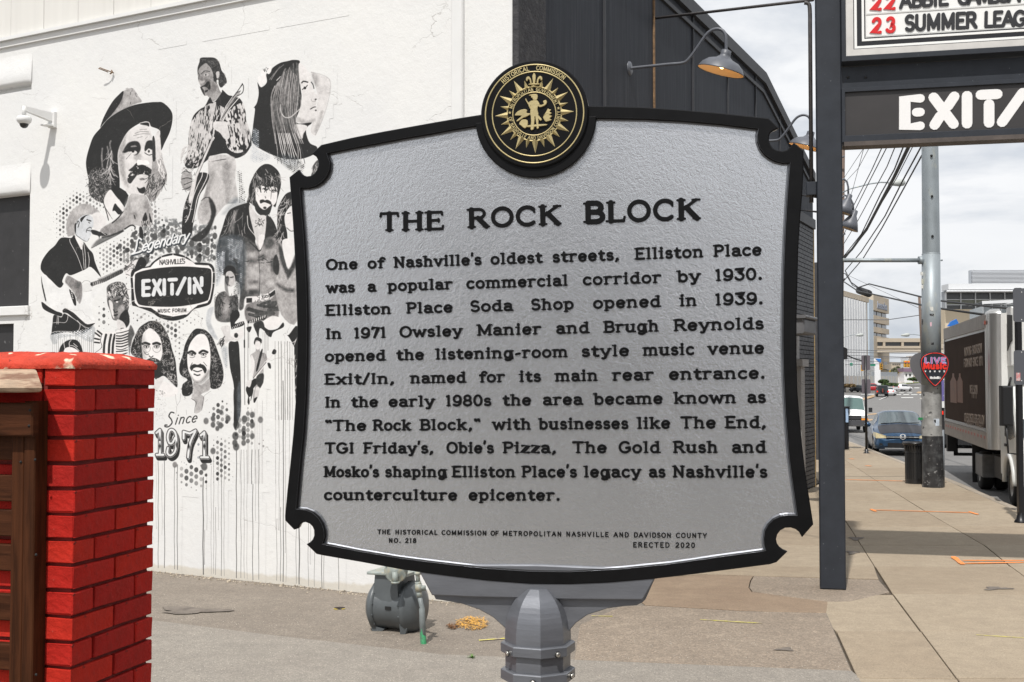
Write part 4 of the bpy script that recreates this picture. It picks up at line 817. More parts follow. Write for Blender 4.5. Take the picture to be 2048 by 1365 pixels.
for (x,y0,y1,w_) in ((98,100,690,2.5),(117,100,1030,5),(150,120,740,2.5),(172,100,1030,6),(258,150,1040,5),(283,130,1045,6),(508,240,1085,9),(540,200,700,3),(520,700,1000,4),(578,140,1085,3),(600,60,1080,3.5),(640,60,700,3),(618,500,1090,4),(668,20,1100,5),(690,60,1100,3.5),(798,0,1115,7),(838,0,1115,4.5),(865,0,1120,3.5),(890,0,1125,3),(932,0,300,6),(940,300,1135,6),(965,0,620,3),(992,0,1130,5),(1140,0,700,2.5),(1150,600,1140,4),(1170,-300,700,4),(1183,500,1145,5),(1207,-600,1150,7),(1225,-700,900,3),(1232,600,1150,3),(1260,-800,260,3),(1318,690,1165,4),(1346,680,1170,9),(1424,640,1185,4),(1443,640,1000,3),(1478,700,1190,4),(1542,700,1205,6),(1560,700,1210,4),(1688,900,1215,5)):
    q=[(x+2.5*math.sin(y/70.0+x),y) for y in np.linspace(y0,y1,8)];line(t14,q,w_/4.36*1.15,.18,.4,.92,False)
for i in range(24):
    x=random.choice([1040,1160,1200,1250,1300,1350,1380,1400])+random.uniform(0,12) ;
for x in (1203,1258,1300,1312,1358,1400,1440,1475):line(t12,[(x,330+random.uniform(-20,60)),(x+4,1360),(x+4,1600)],random.uniform(.8,1.9),.35,.4,.85,False)
for x in (780,800,1010,1040,1060,1090):line(t12,[(x,200),(x,380+random.uniform(0,300))],random.uniform(.9,2.4),.3,.5,.7,False)
for x in (1440,1560,1580,1620,1680,1700,1720,1750,1780,1800,2010):line(t13,[(x,200+random.uniform(-40,200)),(x+2,1500)],random.uniform(.5,1.3),.4,.4,.7,False)
# fine speckled wear over all painted parts (worn paint, plaster showing)
ys,xs=np.mgrid[0:CH,0:CW].astype(np.float32)
nz=vnoise(xs/2.2,ys/2.2)*.5+vnoise(xs/7.,ys/7.+9)*.5
wear=np.clip((nz-.83)*12,0,1)*.4
IMG=IMG*(1-wear*ALP)+.8*wear*ALP
IMG=np.clip(IMG+(vnoise(xs/30.,ys/30.)-.5)*.05*ALP,0,1)
mid=4*IMG*(1-IMG)
IMG=np.clip(IMG+((vnoise(xs/9.+5,ys/9.)-.5)*.15+(vnoise(xs/3.1,ys/3.4+8)-.5)*.14+(vnoise(xs/26.,ys/18.)-.5)*.12)*ALP*np.clip(mid-.15,0,1),.1,.95)
def bake():
    v=np.stack([IMG-TINT*.16*(1-IMG*.5),IMG-TINT*.05,IMG+TINT*.03,ALP],-1)
    v[...,0] +=.012*(IMG>.4)*(TINT<.02);v=np.clip(v,0,1).astype(np.float32)
    im=bpy.data.images.new('mural_paint',CW,CH,alpha=True);im.alpha_mode='CHANNEL_PACKED'
    im.pixels.foreach_set(v.ravel());im.update();im.pack();return im
# ================================================================== MATERIALS
M_WHITE_T=None
def wall_material(name,image=None):
    m=bpy.data.materials.new(name);m.use_nodes=True;t=m.node_tree;b=t.nodes['Principled BSDF'];L=t.links.new
    b.inputs['Roughness'].default_value=.72
    co=t.nodes.new('ShaderNodeTexCoord')
    def noise(sc,det=5,r=.6,vec=co.outputs['Object']):
        n=t.nodes.new('ShaderNodeTexNoise');n.inputs['Scale'].default_value=sc;n.inputs['Detail'].default_value=det;n.inputs['Roughness'].default_value=r;L(vec,n.inputs['Vector']);return n.outputs[0]
    def ramp(src,p0,p1,c0,c1):
        r=t.nodes.new('ShaderNodeValToRGB');e=r.color_ramp.elements;e[0].position=p0;e[1].position=p1;e[0].color=(*c0,1);e[1].color=(*c1,1);L(src,r.inputs[0]);return r.outputs[0]
    base=ramp(noise(.7),.35,.7,(.68,.68,.675),(.735,.73,.71))
    # grime: cream streaks and dirt creeping up from the foot of the wall
    sp=t.nodes.new('ShaderNodeSeparateXYZ');L(co.outputs['Object'],sp.inputs[0])
    ad=t.nodes.new('ShaderNodeMath');ad.operation='MULTIPLY_ADD';L(noise(2.6),ad.inputs[0]);ad.inputs[1].default_value=-.17;L(sp.outputs['Z'],ad.inputs[2])
    foot=ramp(ad.outputs[0],.0,.03,(.75,.75,.75),(0,0,0))
    mx=t.nodes.new('ShaderNodeMix');mx.data_type='RGBA';L(foot,mx.inputs[0]);L(base,mx.inputs[6]);mx.inputs[7].default_value=(.56,.52,.44,1)
    cur=mx.outputs[2]
    # hairline cracks
    mp=t.nodes.new('ShaderNodeMapping');mp.inputs['Scale'].default_value=(1,1,1.6);L(co.outputs['Object'],mp.inputs[0])
    wp=t.nodes.new('ShaderNodeTexNoise');wp.inputs['Scale'].default_value=3;wp.inputs['Detail'].default_value=6;L(mp.outputs[0],wp.inputs['Vector'])
    vm=t.nodes.new('ShaderNodeVectorMath');vm.operation='MULTIPLY_ADD';L(wp.outputs['Color'],vm.inputs[0]);vm.inputs[1].default_value=(.5,.5,.5);L(mp.outputs[0],vm.inputs[2])
    vo=t.nodes.new('ShaderNodeTexVoronoi');vo.feature='DISTANCE_TO_EDGE';vo.inputs['Scale'].default_value=.75;L(vm.outputs[0],vo.inputs['Vector'])
    ck=ramp(vo.outputs['Distance'],.0,.0045,(1,1,1),(0,0,0));cm=t.nodes.new('ShaderNodeMath');cm.operation='MULTIPLY'
    L(ck,cm.inputs[0]);L(ramp(noise(1.3,2),.5,.6,(0,0,0),(.6,.6,.6)),cm.inputs[1])
    if image:
        tx=t.nodes.new('ShaderNodeTexImage');tx.image=image;tx.interpolation='Cubic'
        mi=t.nodes.new('ShaderNodeMix');mi.data_type='RGBA';L(tx.outputs['Alpha'],mi.inputs[0]);L(cur,mi.inputs[6])
        mm=t.nodes.new('ShaderNodeMix');mm.data_type='RGBA';mm.blend_type='MULTIPLY';mm.inputs[0].default_value=1;L(tx.outputs['Color'],mm.inputs[6]);mm.inputs[7].default_value=(.88,.875,.86,1)
        L(mm.outputs[2],mi.inputs[7]);cur=mi.outputs[2]
    mc=t.nodes.new('ShaderNodeMix');mc.data_type='RGBA';L(cm.outputs[0],mc.inputs[0]);L(cur,mc.inputs[6]);mc.inputs[7].default_value=(.28,.26,.24,1)
    L(mc.outputs[2],b.inputs['Base Color'])
    # relief: old brick courses ghosting through thick paint, plus stipple
    h1=noise(9,6,.65);h2=noise(70,3,.6);a1=t.nodes.new('ShaderNodeMath');a1.operation='MULTIPLY_ADD';L(h2,a1.inputs[0]);a1.inputs[1].default_value=.22;L(h1,a1.inputs[2])
    a2=t.nodes.new('ShaderNodeMath');a2.operation='MULTIPLY_ADD';L(cm.outputs[0],a2.inputs[0]);a2.inputs[1].default_value=-.6;L(a1.outputs[0],a2.inputs[2])
    bn=t.nodes.new('ShaderNodeBump');bn.inputs['Strength'].default_value=.42;bn.inputs['Distance'].default_value=.014;L(a2.outputs[0],bn.inputs['Height']);L(bn.outputs[0],b.inputs['Normal'])
    return m
M_WALL=wall_material('painted_plaster')
M_MURAL=wall_material('mural_on_plaster',bake())
M_OFFW=mat('offwhite_siding',(.66,.645,.61),.7,var=.04,vs=2,stretch=(3,3,.15),bump=.15,bs=12)
M_WSTEEL=mat('white_enamel',(.70,.70,.69),.4,var=.03)
M_BLKP=mat('black_panel_paint',(.022,.021,.022),.55,var=.2,vs=6,bump=.1,bs=8,speck=[(14,.70,(.10,.10,.10))])
M_DKSTUCCO=mat('black_stucco',(.030,.029,.033),.75,var=.2,vs=5,bump=.8,bs=16,bd=.02,col2=(.05,.048,.05),c2s=9)
M_PANEL=mat('weathered_charcoal_panel',(.036,.040,.049),.7,spec=.2,var=.22,vs=5,stretch=(3.2,3.2,.16),bump=.25,bs=20,col2=(.075,.08,.09),c2s=7,c2t=(.55,.8))
M_TRIM=mat('charcoal_trim',(.034,.036,.042),.6,var=.15,vs=4)
M_RUST=mat('rust_stain',(.20,.12,.06),.8,var=.4,vs=20)
M_BLUEST=mat('charcoal_steel_paint',(.026,.030,.038),.5,spec=.3,var=.16,vs=5,speck=[(40,.74,(.16,.17,.18))],bump=.04,bs=40)
M_BLKGL=mat('gloss_black_frame',(.0055,.0055,.006),.38,var=.2,vs=30,spec=.16,bump=.03,bs=90,bd=.002)
M_LETTER=mat('black_letter_enamel',(.0055,.0055,.006),.42,var=.2,vs=30,spec=.16,bump=.12,bs=260,bd=.0015)
def silver(name,base,rough,bs1,st,dist):
    m=bpy.data.materials.new(name);m.use_nodes=True;t=m.node_tree;b=t.nodes['Principled BSDF'];L=t.links.new
    b.inputs['Metallic'].default_value=.9;b.inputs['Roughness'].default_value=rough
    co=t.nodes.new('ShaderNodeTexCoord')
    def noise(sc,det=4,r=.6,v=co.outputs['Object'],ds=0):
        n=t.nodes.new('ShaderNodeTexNoise');n.inputs['Scale'].default_value=sc;n.inputs['Detail'].default_value=det;n.inputs['Roughness'].default_value=r;n.inputs['Distortion'].default_value=ds;L(v,n.inputs['Vector']);return n.outputs[0]
    r=t.nodes.new('ShaderNodeValToRGB');e=r.color_ramp.elements;e[0].position=.3;e[1].position=.72
    e[0].color=(*[c*.965 for c in base],1);e[1].color=(*[c*1.03 for c in base],1);L(noise(6),r.inputs[0]);L(r.outputs[0],b.inputs['Base Color'])
    # leather-like creases: warped voronoi cell edges
    vm=t.nodes.new('ShaderNodeVectorMath');vm.operation='MULTIPLY_ADD'
    wn=t.nodes.new('ShaderNodeTexNoise');wn.inputs['Scale'].default_value=60;wn.inputs['Detail'].default_value=4;L(co.outputs['Object'],wn.inputs['Vector'])
    L(wn.outputs['Color'],vm.inputs[0]);vm.inputs[1].default_value=(.035,.035,.035);L(co.outputs['Object'],vm.inputs[2])
    vo=t.nodes.new('ShaderNodeTexVoronoi');vo.feature='DISTANCE_TO_EDGE';vo.inputs['Scale'].default_value=bs1;L(vm.outputs[0],vo.inputs['Vector'])
    rr=t.nodes.new('ShaderNodeValToRGB');e=rr.color_ramp.elements;e[0].position=0;e[1].position=.16;L(vo.outputs['Distance'],rr.inputs[0])
    a=t.nodes.new('ShaderNodeMath');a.operation='MULTIPLY';L(rr.outputs[0],a.inputs[0])
    rm=t.nodes.new('ShaderNodeValToRGB');e=rm.color_ramp.elements;e[0].position=.3;e[1].position=.75;e[0].color=(.04,.04,.04,1);e[1].color=(.42,.42,.42,1);L(noise(9,2),rm.inputs[0]);L(rm.outputs[0],a.inputs[1])
    a3=t.nodes.new('ShaderNodeMath');a3.operation='MULTIPLY_ADD';L(noise(78,4,.55,co.outputs['Object'],1.6),a3.inputs[0]);a3.inputs[1].default_value=1.5;L(a.outputs[0],a3.inputs[2]);a=a3
    a2=t.nodes.new('ShaderNodeMath');a2.operation='MULTIPLY_ADD';L(noise(420,3,.6),a2.inputs[0]);a2.inputs[1].default_value=.7;L(a.outputs[0],a2.inputs[2])
    bn=t.nodes.new('ShaderNodeBump');bn.inputs['Strength'].default_value=st;bn.inputs['Distance'].default_value=dist;L(a2.outputs[0],bn.inputs['Height']);L(bn.outputs[0],b.inputs['Normal'])
    return m
M_SILVER=silver('leather_grained_silver_paint',(.66,.67,.69),.27,70,.30,.0009)
M_POSTS=mat('brushed_silver_paint',(.165,.172,.19),.40,.45,var=.12,vs=10,stretch=(1,1,5),bump=.16,bs=60,bd=.002)
M_GOLD=mat('antique_gold_paint',(.54,.45,.23),.42,.5,var=.15,vs=40,bump=.2,bs=200,bd=.001)
M_STEELB=mat('screw_steel',(.5,.48,.44),.3,.9)
M_HOLE=mat('dark_socket',(.01,.01,.01),.8)
# ================================================================== HISTORICAL MARKER
yaw=R(8)
PLQ=Frame(dep(1088,700,2.46),(math.cos(yaw),-math.sin(yaw),0),(0,0,1),(-math.sin(yaw),-math.cos(yaw),0))
base=Vector((PLQ.O.x,PLQ.O.y,0))
mk=thing('historical_marker',base,'silver roadside historical marker with black scrolled frame and gold seal reading THE ROCK BLOCK','historical marker')
FT=.0105
outer=[(642.5,291),(700,277.5),(755,266.5),(810,256.5),(860,247.5),(915,238),(975,228.5),(1060,221),(1120,214.5),(1169,213),(1230,214),(1290,216),(1365,221),(1440,227.5),(1525,236.5),(1537,238),(1556,256),(1546,260.5),(1539.5,266),(1537,273),(1537,282),(1540,290),(1545,297),(1553,301.5),(1565,303.5),(1575,301),(1582,295),(1588,287),(1606,301.5),(1606,337),(1603.5,390),(1599,440),(1595.5,500),(1594,560),(1592,640),(1592,720),(1593.5,780),(1597.5,830),(1603,890),(1611,955),(1618,1000),(1625.5,1049),(1604.5,1073),(1599.5,1064),(1592,1058),(1582,1054.5),(1570,1055),(1560,1060.5),(1553.5,1069),(1551,1079),(1553,1088),(1558,1095),(1565,1100.5),(1573,1104),(1552.5,1124),(1540,1128),(1490,1134.5),(1440,1141),(1390,1147.5),(1310,1157),(1215,1165),(1140,1168),(1062,1167.5),(975,1161),(900,1152),(850,1145.5),(800,1138),(725,1124),(644,1110),(633,1107.5),(614.5,1089.5),(621,1085.5),(626,1080),(629.5,1071),(629,1061),(625.5,1053),(619.5,1047),(611,1043.5),(603,1045),(598,1050),(595.5,1056.5),(588,1058.7),(571,1041),(570.5,1033),(575,985),(580.5,935),(587,870),(592,800),(594.5,725),(595,650),(592.5,560),(588.5,480),(586,440),(582.5,395),(579.5,355),(597,341),(600.5,346.5),(606,351.5),(613,354),(621,353),(629,348),(634.5,340),(637.5,330),(637,321),(633,313),(624.5,307.5)]
inner=[(656,308.5),(700,299.5),(755,289),(810,278.5),(860,270),(905,261.5),(950,254),(1010,245),(1090,238),(1192,238),(1290,240),(1365,244),(1440,250.5),(1516,260),(1513.5,272),(1514.5,285),(1519,298),(1527,309.5),(1537.5,318),(1550,324.5),(1565,328),(1579,327.5),(1576.5,350),(1573,400),(1569.5,460),(1566.5,530),(1565,600),(1564.5,680),(1566,750),(1570,830),(1577,915),(1585,975),(1593,1030),(1575,1029),(1560,1031),(1546,1037.5),(1535,1048),(1528,1061),(1526,1076),(1527,1089),(1530,1100),(1490,1105.5),(1440,1112),(1390,1119.5),(1340,1126.5),(1240,1136.5),(1140,1142),(1062,1141),(975,1135.5),(900,1127),(850,1121),(800,1114.5),(725,1102),(647.5,1087),(651.5,1075),(651,1061),(646.5,1046.5),(638.5,1034),(627.5,1024.5),(613,1018.5),(595,1017),(599,970),(603.5,920),(609,870),(613.5,800),(616,720),(617,640),(615,560),(610.5,480),(606.5,430),(602.5,377.5),(618,378),(632,374.5),(645,366.5),(655,355),(661,341),(662.5,326)]
oF=[PLQ.px(x,y,FT) for x,y in outer];iF=[PLQ.px(x,y,FT) for x,y in inner]
obj('panel',MB().prism(offset_poly([PLQ.px(x,y,0) for x,y in outer][::1],0.0),PLQ,-.022,0),M_SILVER,mk)
# frame ring: resample both loops to the same count by arclength-free nearest pairing -> tessellate polygon with hole
from mathutils.geometry import tessellate_polygon
def ring_prism(mb,o,i,fr,c0,c1,bev=.002):
    def ccw(p):
        ar=sum(p[k][0]*p[(k+1) % len(p)][1]-p[(k+1) % len(p)][0]*p[k][1] for k in range(len(p)));return p if ar>0 else p[::-1]
    o=ccw(o);i=ccw(i)[::-1];ob=offset_poly(o,bev);ib=offset_poly(i,bev)
    tri=tessellate_polygon([[Vector((*p,0)) for p in ob],[Vector((*p,0)) for p in ib]])
    allp=ob+ib;vs=[fr.P(a,b,c1) for a,b in allp];n=len(o);m=len(i)
    mb.add(vs,[tuple(t) for t in tri])
    for loop,lb,k in ((o,ob,n),(i,ib,m)):
        v2=[fr.P(a,b,c0) for a,b in loop]+[fr.P(a,b,c1-bev) for a,b in loop]+[fr.P(a,b,c1) for a,b in lb]
        f2=[]
        for q in range(k):j=(q+1) % k;f2 +=[(q,j,k+j,k+q),(k+q,k+j,2*k+j,2*k+q)]
        mb.add(v2,f2)
    return mb
obj('frame',ring_prism(MB(),[(a,b) for a,b in offset_poly(oF[::-1],-.0012)],iF,PLQ,.0002,FT),M_BLKGL,mk)
# a silver lip of overspray paint where panel meets frame
lip=MB();il=[PLQ.px(x,y,.002) for x,y in inner];il=il if sum(il[k][0]*il[(k+1) % len(il)][1]-il[(k+1) % len(il)][0]*il[k][1] for k in range(len(il)))>0 else il[::-1]
lo=offset_poly(il,-.001);l2=offset_poly(il,.0035)
n=len(lo);lip.add([PLQ.P(a,b,.011) for a,b in lo]+[PLQ.P(a,b,.0006) for a,b in l2],[(k,(k+1) % n,n+(k+1) % n,n+k) for k in range(n)])
obj('frame_fillet',lip,M_POSTS,mk)
# ---- seal
sc_=PLQ.px(1069.5,229.5,FT);r0=abs(PLQ.px(1167.5,229,FT)[0]-PLQ.px(972.5,229,FT)[0])/2/97.5       # m per px
SL=Frame(PLQ.P(sc_[0],sc_[1],FT),PLQ.u,PLQ.v,PLQ.n)
def circ(r,n=64,a0=0,a1=360,cx=0,cy=0):
    k=n if a1-a0 >=360 else n+1
    return [(cx+r*r0*math.cos(R(a0+(a1-a0)*i/n)),cy+r*r0*math.sin(R(a0+(a1-a0)*i/n))) for i in range(k)]
obj('seal_collar',MB().prism(circ(121,64,-176,-1,1.5*r0,-5*r0),SL,-.0095,.0015,.0015),M_BLKGL,mk)
seal=obj('seal',MB().prism(circ(107.5,80),SL,-.035,.007,.0025),M_BLKGL,mk)
def torus(fr,r,rt,c=0,n=80,a=0,b=0):
    return MB().tube([fr.P(a+r*math.cos(2*math.pi*i/n),b+r*math.sin(2*math.pi*i/n),c) for i in range(n+1)],rt,6,cap=False)
for rr,w_ in ((98,.0016),(84,.0014),(54,.0016),(43,.0013)):obj('seal_rim',torus(SL,rr*r0,w_,.0072),M_GOLD,seal)
for k in range(24):
    a=90+k*15+1.5;big=(k % 2 ==0);tip=(79 if big else 70)*r0;rb=53*r0;hw_=(7.5 if big else 5.2)
    if k==0:tip=66*r0
    P_=lambda r,d,c:SL.P(r*math.cos(R(a+d)),r*math.sin(R(a+d)),c)
    vs=[P_(rb,-hw_,.007),P_(rb,hw_,.007),P_(tip,0,.0072),P_(rb,0,.0125)]
    obj('sun_ray',MB().add(vs,[(0,2,3),(2,1,3),(0,3,1),(0,1,2)]),M_GOLD,seal)
def arc_text(mb,fr,text,r,h,a0,a1,c0,c1,hw,outward=True):
    ws=[G[c][0]*h for c in text];tot=sum(ws);arc=abs(R(a1-a0))*r;sp=(arc-tot)/max(len(text)-1,1);s=0;sg=-1 if outward else 1
    for c,w in zip(text,ws):
        a=R(a0)+sg*(s+w/2)/r
        er=Vector((math.cos(a),math.sin(a)));et=Vector((-er.y,er.x))*sg;up=er if outward else -er
        o=er*(r if outward else r+h)-et*(w/2)
        for k,st in enumerate(G[c][1]):
            stroke_solid(mb,fr,lambda p:tuple(o+et*(p[0]*h)+up*(p[1]*h)),st,hw,c0,c1+k*2e-5)
        s +=w+sp
m_=MB();arc_text(m_,SL,'HISTORICAL',87.2*r0,8.2*r0,135,96.5,.0066,.0085,.78*r0);arc_text(m_,SL,'COMMISSION',87.2*r0,8.2*r0,87.5,48,.0066,.0085,.78*r0)
obj('seal_lettering',m_,M_GOLD,seal,label='gold raised words HISTORICAL COMMISSION along the top of the seal')
m_=MB();arc_text(m_,SL,'METROPOLITAN',45.3*r0,6.4*r0,166,92,.0066,.0082,.56*r0);arc_text(m_,SL,'GOVERNMENT',45.3*r0,6.4*r0,86,20,.0066,.0082,.56*r0)
arc_text(m_,SL,'OF NASHVILLE AND DAVIDSON COUNTY',45.3*r0,6.4*r0,186,365,.0066,.0082,.56*r0,False)
for a in (176,11):
    s5=[(49*r0*math.cos(R(a))+(3.4 if k % 2 ==0 else 1.4)*r0*math.cos(R(90+36*k)),49*r0*math.sin(R(a))+(3.4 if k % 2 ==0 else 1.4)*r0*math.sin(R(90+36*k))) for k in range(10)]
    m_.prism(s5,SL,.0066,.0085)
obj('seal_motto',m_,M_GOLD,seal,label='small gold words METROPOLITAN GOVERNMENT OF NASHVILLE AND DAVIDSON COUNTY round the inner ring')
# fleur-de-lis, figure with hand raised, eagle on shield, plant: cast relief traced from the seal (zoom px about its centre)
def sz(pts):return [((x-673)/5.25*r0,-(y-678)/5.25*r0) for x,y in pts]
def relief(name,shapes,c=.0105):
    mb=MB()
    for k,s in enumerate(shapes):mb.prism([(p[0],p[1]) for p in crom([(*q,0) for q in sz(s)],3,True)],SL,.0066,c+k*3e-5,.0008)
    return obj(name,mb,M_GOLD,seal)
relief('fleur_de_lis',[[(673,255),(690,285),(688,330),(680,372),(666,372),(658,330),(655,285)],[(700,368),(705,320),(730,290),(755,300),(758,330),(742,335),(738,318),(722,330),(715,365)],[(648,368),(640,320),(618,290),(592,300),(588,330),(604,338),(610,318),(626,330),(634,365)],[(625,366),(722,366),(722,378),(625,378)]],.0115)
relief('seal_figure',[[(615,485),(660,475),(700,478),(710,500),(705,530),(690,540),(660,535),(655,515),(640,510),(640,495)],[(640,545),(700,540),(725,570),(735,590),(775,580),(765,560),(775,545),(800,545),(805,575),(780,600),(735,615),(715,605),(708,640),(715,700),(640,710),(632,650),(640,600),(615,590),(590,550),(578,525),(590,522),(612,560)],[(640,700),(678,705),(672,800),(668,840),(640,850),(635,820),(640,760)],[(685,705),(715,700),(718,790),(722,830),(700,838),(696,790)],[(610,570),(640,600),(690,670),(750,735),(735,755),(680,690),(625,620)],[(610,800),(790,792),(790,808),(610,820)]])
relief('seal_eagle',[[(470,690),(500,650),(560,630),(600,640),(595,670),(640,680),(590,710),(560,720),(500,755),(490,745),(540,700),(500,695)],[(515,780),(545,740),(600,745),(605,800),(575,830),(535,800)]])
relief('seal_plant',[[(765,720),(790,690),(775,700),(800,660),(815,632),(830,640),(850,645),(835,665),(855,680),(830,700),(860,710),(835,735),(855,750),(810,765),(790,765)]])
# ---- raised words
WORDS=[
 (44.5,True,[("THE",758,887.5,466,463),("ROCK",936,1121,460,452.5),("BLOCK",1169,1399.5,450,442.5)],541.5,512),
 (24.5,False,[("One",652,715),("of",735,767.5),("Nashville's",787.5,963),("oldest",981,1084.5),("streets,",1105,1239),("Elliston",1270.5,1407.5),("Place",1428,1524)],(652,541.7),(1524,512.2)),
 (24.5,False,[("was",652,709),("a",735,751),("popular",775,905),("commercial",932.5,1136),("corridor",1165.5,1323),("by",1354.5,1401),("1930.",1430.5,1525.5)],(652,587.8),(1525,561)),
 (24.5,False,[("Elliston",651,782.5),("Place",813,905.5),("Soda",940,1026),("Shop",1062,1148),("opened",1186,1322),("in",1359,1394.5),("1939.",1430,1527)],(651,633),(1527,610)),
 (24.5,False,[("In",651,683),("1971",707.5,772.5),("Owsley",799,924.5),("Manier",954,1083),("and",1112,1179),("Brugh",1208,1318),("Reynolds",1348,1528)],(651,680),(1528,659.8)),
 (24.5,False,[("opened",649.5,771),("the",792.5,848),("listening-room",870.5,1136),("style",1163,1259),("music",1286,1389),("venue",1416,1529)],(650,725),(1529,708.7)),
 (24.5,False,[("Exit/In,",649.5,789),("named",820.5,932),("for",958,1010),("its",1038,1082),("main",1110,1196),("rear",1224.5,1308),("entrance.",1338,1531)],(650,771),(1531,758.9)),
 (24.5,False,[("In",649.5,681),("the",702,756),("early",777,869),("1980s",891,982.5),("the",1005,1062.5),("area",1085.5,1165.5),("became",1187.5,1326),("known",1348,1473),("as",1495,1532)],(650,817),(1532,807.4)),
 (24.5,False,[('"The',649,732.5),("Rock",746,822),('Block,"',840,960.5),("with",984.5,1062),("businesses",1077.5,1257),("like",1274,1341),("The",1361,1432.5),("End,",1451,1533)],(650,863.8),(1533,857.7)),
 (24.5,False,[("TGI",649,708),("Friday's,",727,867),("Obie's",893,987.5),("Pizza,",1006,1113),("The",1144.5,1214),("Gold",1237.5,1321),("Rush",1347,1436),("and",1464,1533)],(650,908.8),(1533,907.5)),
 (24.5,False,[("Mosko's",648,757.5),("shaping",770,893),("Elliston",904.5,1031),("Place's",1044,1154),("legacy",1167.5,1282),("as",1298,1331),("Nashville's",1346,1535)],(648,956),(1535,957)),
 (24.5,False,[("counterculture",647.5,914.5),("epicenter.",937,1120.5)],(648,1002),(1121,1003.2)),
 (10.2,None,[("THE",754.5,780),("HISTORICAL",790,874.5),("COMMISSION",883,973),("OF",981,997),("METROPOLITAN",1005,1123),("NASHVILLE",1132,1217),("AND",1227,1257.5),("DAVIDSON",1267.5,1342.5),("COUNTY",1352,1414)],(754,1069.5),(1414,1077.6)),
 (10.2,None,[("NO.",777,801),("218",810,832)],(777,1086.7),(832,1087.2)),
 (10.6,None,[("ERECTED",1266,1339),("2020",1351,1390)],(1266,1096),(1390,1096.9))]
CT=.0026
for h,big,ws,q0,q1 in WORDS:
    for w_ in ws:
        if big is True:t,x0,x1,y0,y1=w_;hh=h*(1+.09*(x0-758)/410);hwf=.118
        else:
            t,x0,x1=w_;f=lambda x:q0[1]+(q1[1]-q0[1])*(x-q0[0])/(q1[0]-q0[0]);y0,y1=f(x0),f(x1);hh=h*(1+.065*(x0-650)/880);hwf=.103 if big is False else .10
        ins_=hh*hwf*.5
        p0=PLQ.px(x0+ins_*.2,y0,CT);p1=PLQ.px(x1-ins_*.2,y1,CT);H_=hh*2.46/F*1.0
        mb=MB();word_solid(mb,PLQ,t,p0,p1,H_,.0,CT if big is not None else .0022,hwf,serif=(big is not None),contrast=(big is True),shw=.062)
        obj('raised_word',mb,M_LETTER,mk,label='raised black word '+t.replace('"',''),fix=False)
# ---- mount: wings, band, domed octagonal cap, collars, post
def pl(pts,off):return [PLQ.px(x,y,off) for x,y in pts]
wing=[(846,1148),(870.5,1200),(882,1201.5),(922,1208.5),(957,1220),(985,1235.5),(1009,1257),(1020,1275),(1125,1275),(1136.5,1264.8),(1151.7,1247),(1175,1231),(1215,1218),(1250,1213.5),(1273.6,1212),(1285,1206),(1291,1200),(1308.7,1160.5),(1309,1140),(1075,1130),(846,1130)]
obj('bracket_web',MB().prism(pl(wing,0),PLQ,-.016,-.004,.0015),M_POSTS,mk)
band=[(840,1146),(864,1191),(950,1195),(1046,1197),(1130,1199.5),(1285,1200.5),(1288,1197),(1309,1160),(1312,1140),(1075,1130),(840,1130)]
obj('bracket_band',MB().prism(pl(band,.006),PLQ,-.03,.008,.0025),M_POSTS,mk)
axp=PLQ.px(1075.5,1290,0);AX=PLQ.P(axp[0],0,-.004)
def octa(mb,prof,rot=11,n=8):
    refv=Vector((math.cos(R(rot)-math.pi/2-yaw),math.sin(R(rot)-math.pi/2-yaw),0))
    pts=[]
    for r,z in prof:
        pts.append([Vector((AX.x,AX.y,z))+Vector((math.cos(2*math.pi*k/n+R(rot)-math.pi/2-yaw),math.sin(2*math.pi*k/n+R(rot)-math.pi/2-yaw),0))*r for k in range(n)])
    return mb.grid(pts,False,True)
zp=lambda y:dep(1075,y,2.40).z
RM=.0675
pr=[(RM*math.sqrt(max(1-(t/1.04) ** 2.4,0)) if t<1 else .0,zp(1294)+(zp(1189)-zp(1294))*t) for t in [i/10 for i in range(10)]]+[(.024,zp(1188))]+[(.0,zp(1187.5))]
obj('domed_cap',octa(MB(),[(RM,zp(1298))]+pr),M_POSTS,mk)
def collar(y0,y1):
    z0,z1=zp(y1),zp(y0);e=.003
    return obj('collar',octa(MB(),[(RM-.004,z0),(RM+.0065,z0+.001),(RM+.0085,z0+e),(RM+.0085,z1-e),(RM+.0065,z1-.001),(RM-.004,z1)]),M_POSTS,mk)
c1_=collar(1296,1319);obj('cap_body',octa(MB(),[(RM-.001,zp(1350)),(RM-.001,zp(1317))]),M_POSTS,mk);c2_=collar(1350,1374)
obj('post',MB().lathe([(.052,0),(.052,zp(1370))],24,(AX.x,AX.y,0)),M_POSTS,mk)
for (x,y,c_) in ((1017,1307,c1_),(1114.5,1309.5,c1_),(1141.5,1352,c2_),(1066,1366,c2_)):
    d=ray(x,y);dd=(Vector((AX.x,AX.y,0))-Vector((CAM.x,CAM.y,0)));t=None
    best=min((abs((CAM+d*s_-Vector((AX.x,AX.y,(CAM+d*s_).z))).to_2d().length-(RM+.0065)),s_) for s_ in [2.30+.001*i for i in range(160)])
    p=CAM+d*best[1];nn=Vector((p.x-AX.x,p.y-AX.y,0)).normalized()
    s=obj('screw',MB().lathe([(0,.0055),(.0045,.0055),(.005,.0045),(.005,-.002)],12,p,nn),M_STEELB,c_)
    obj('screw',MB().lathe([(.0065,.0015),(.0058,.003),(.0052,.0008)],12,p,nn),M_HOLE,c_)
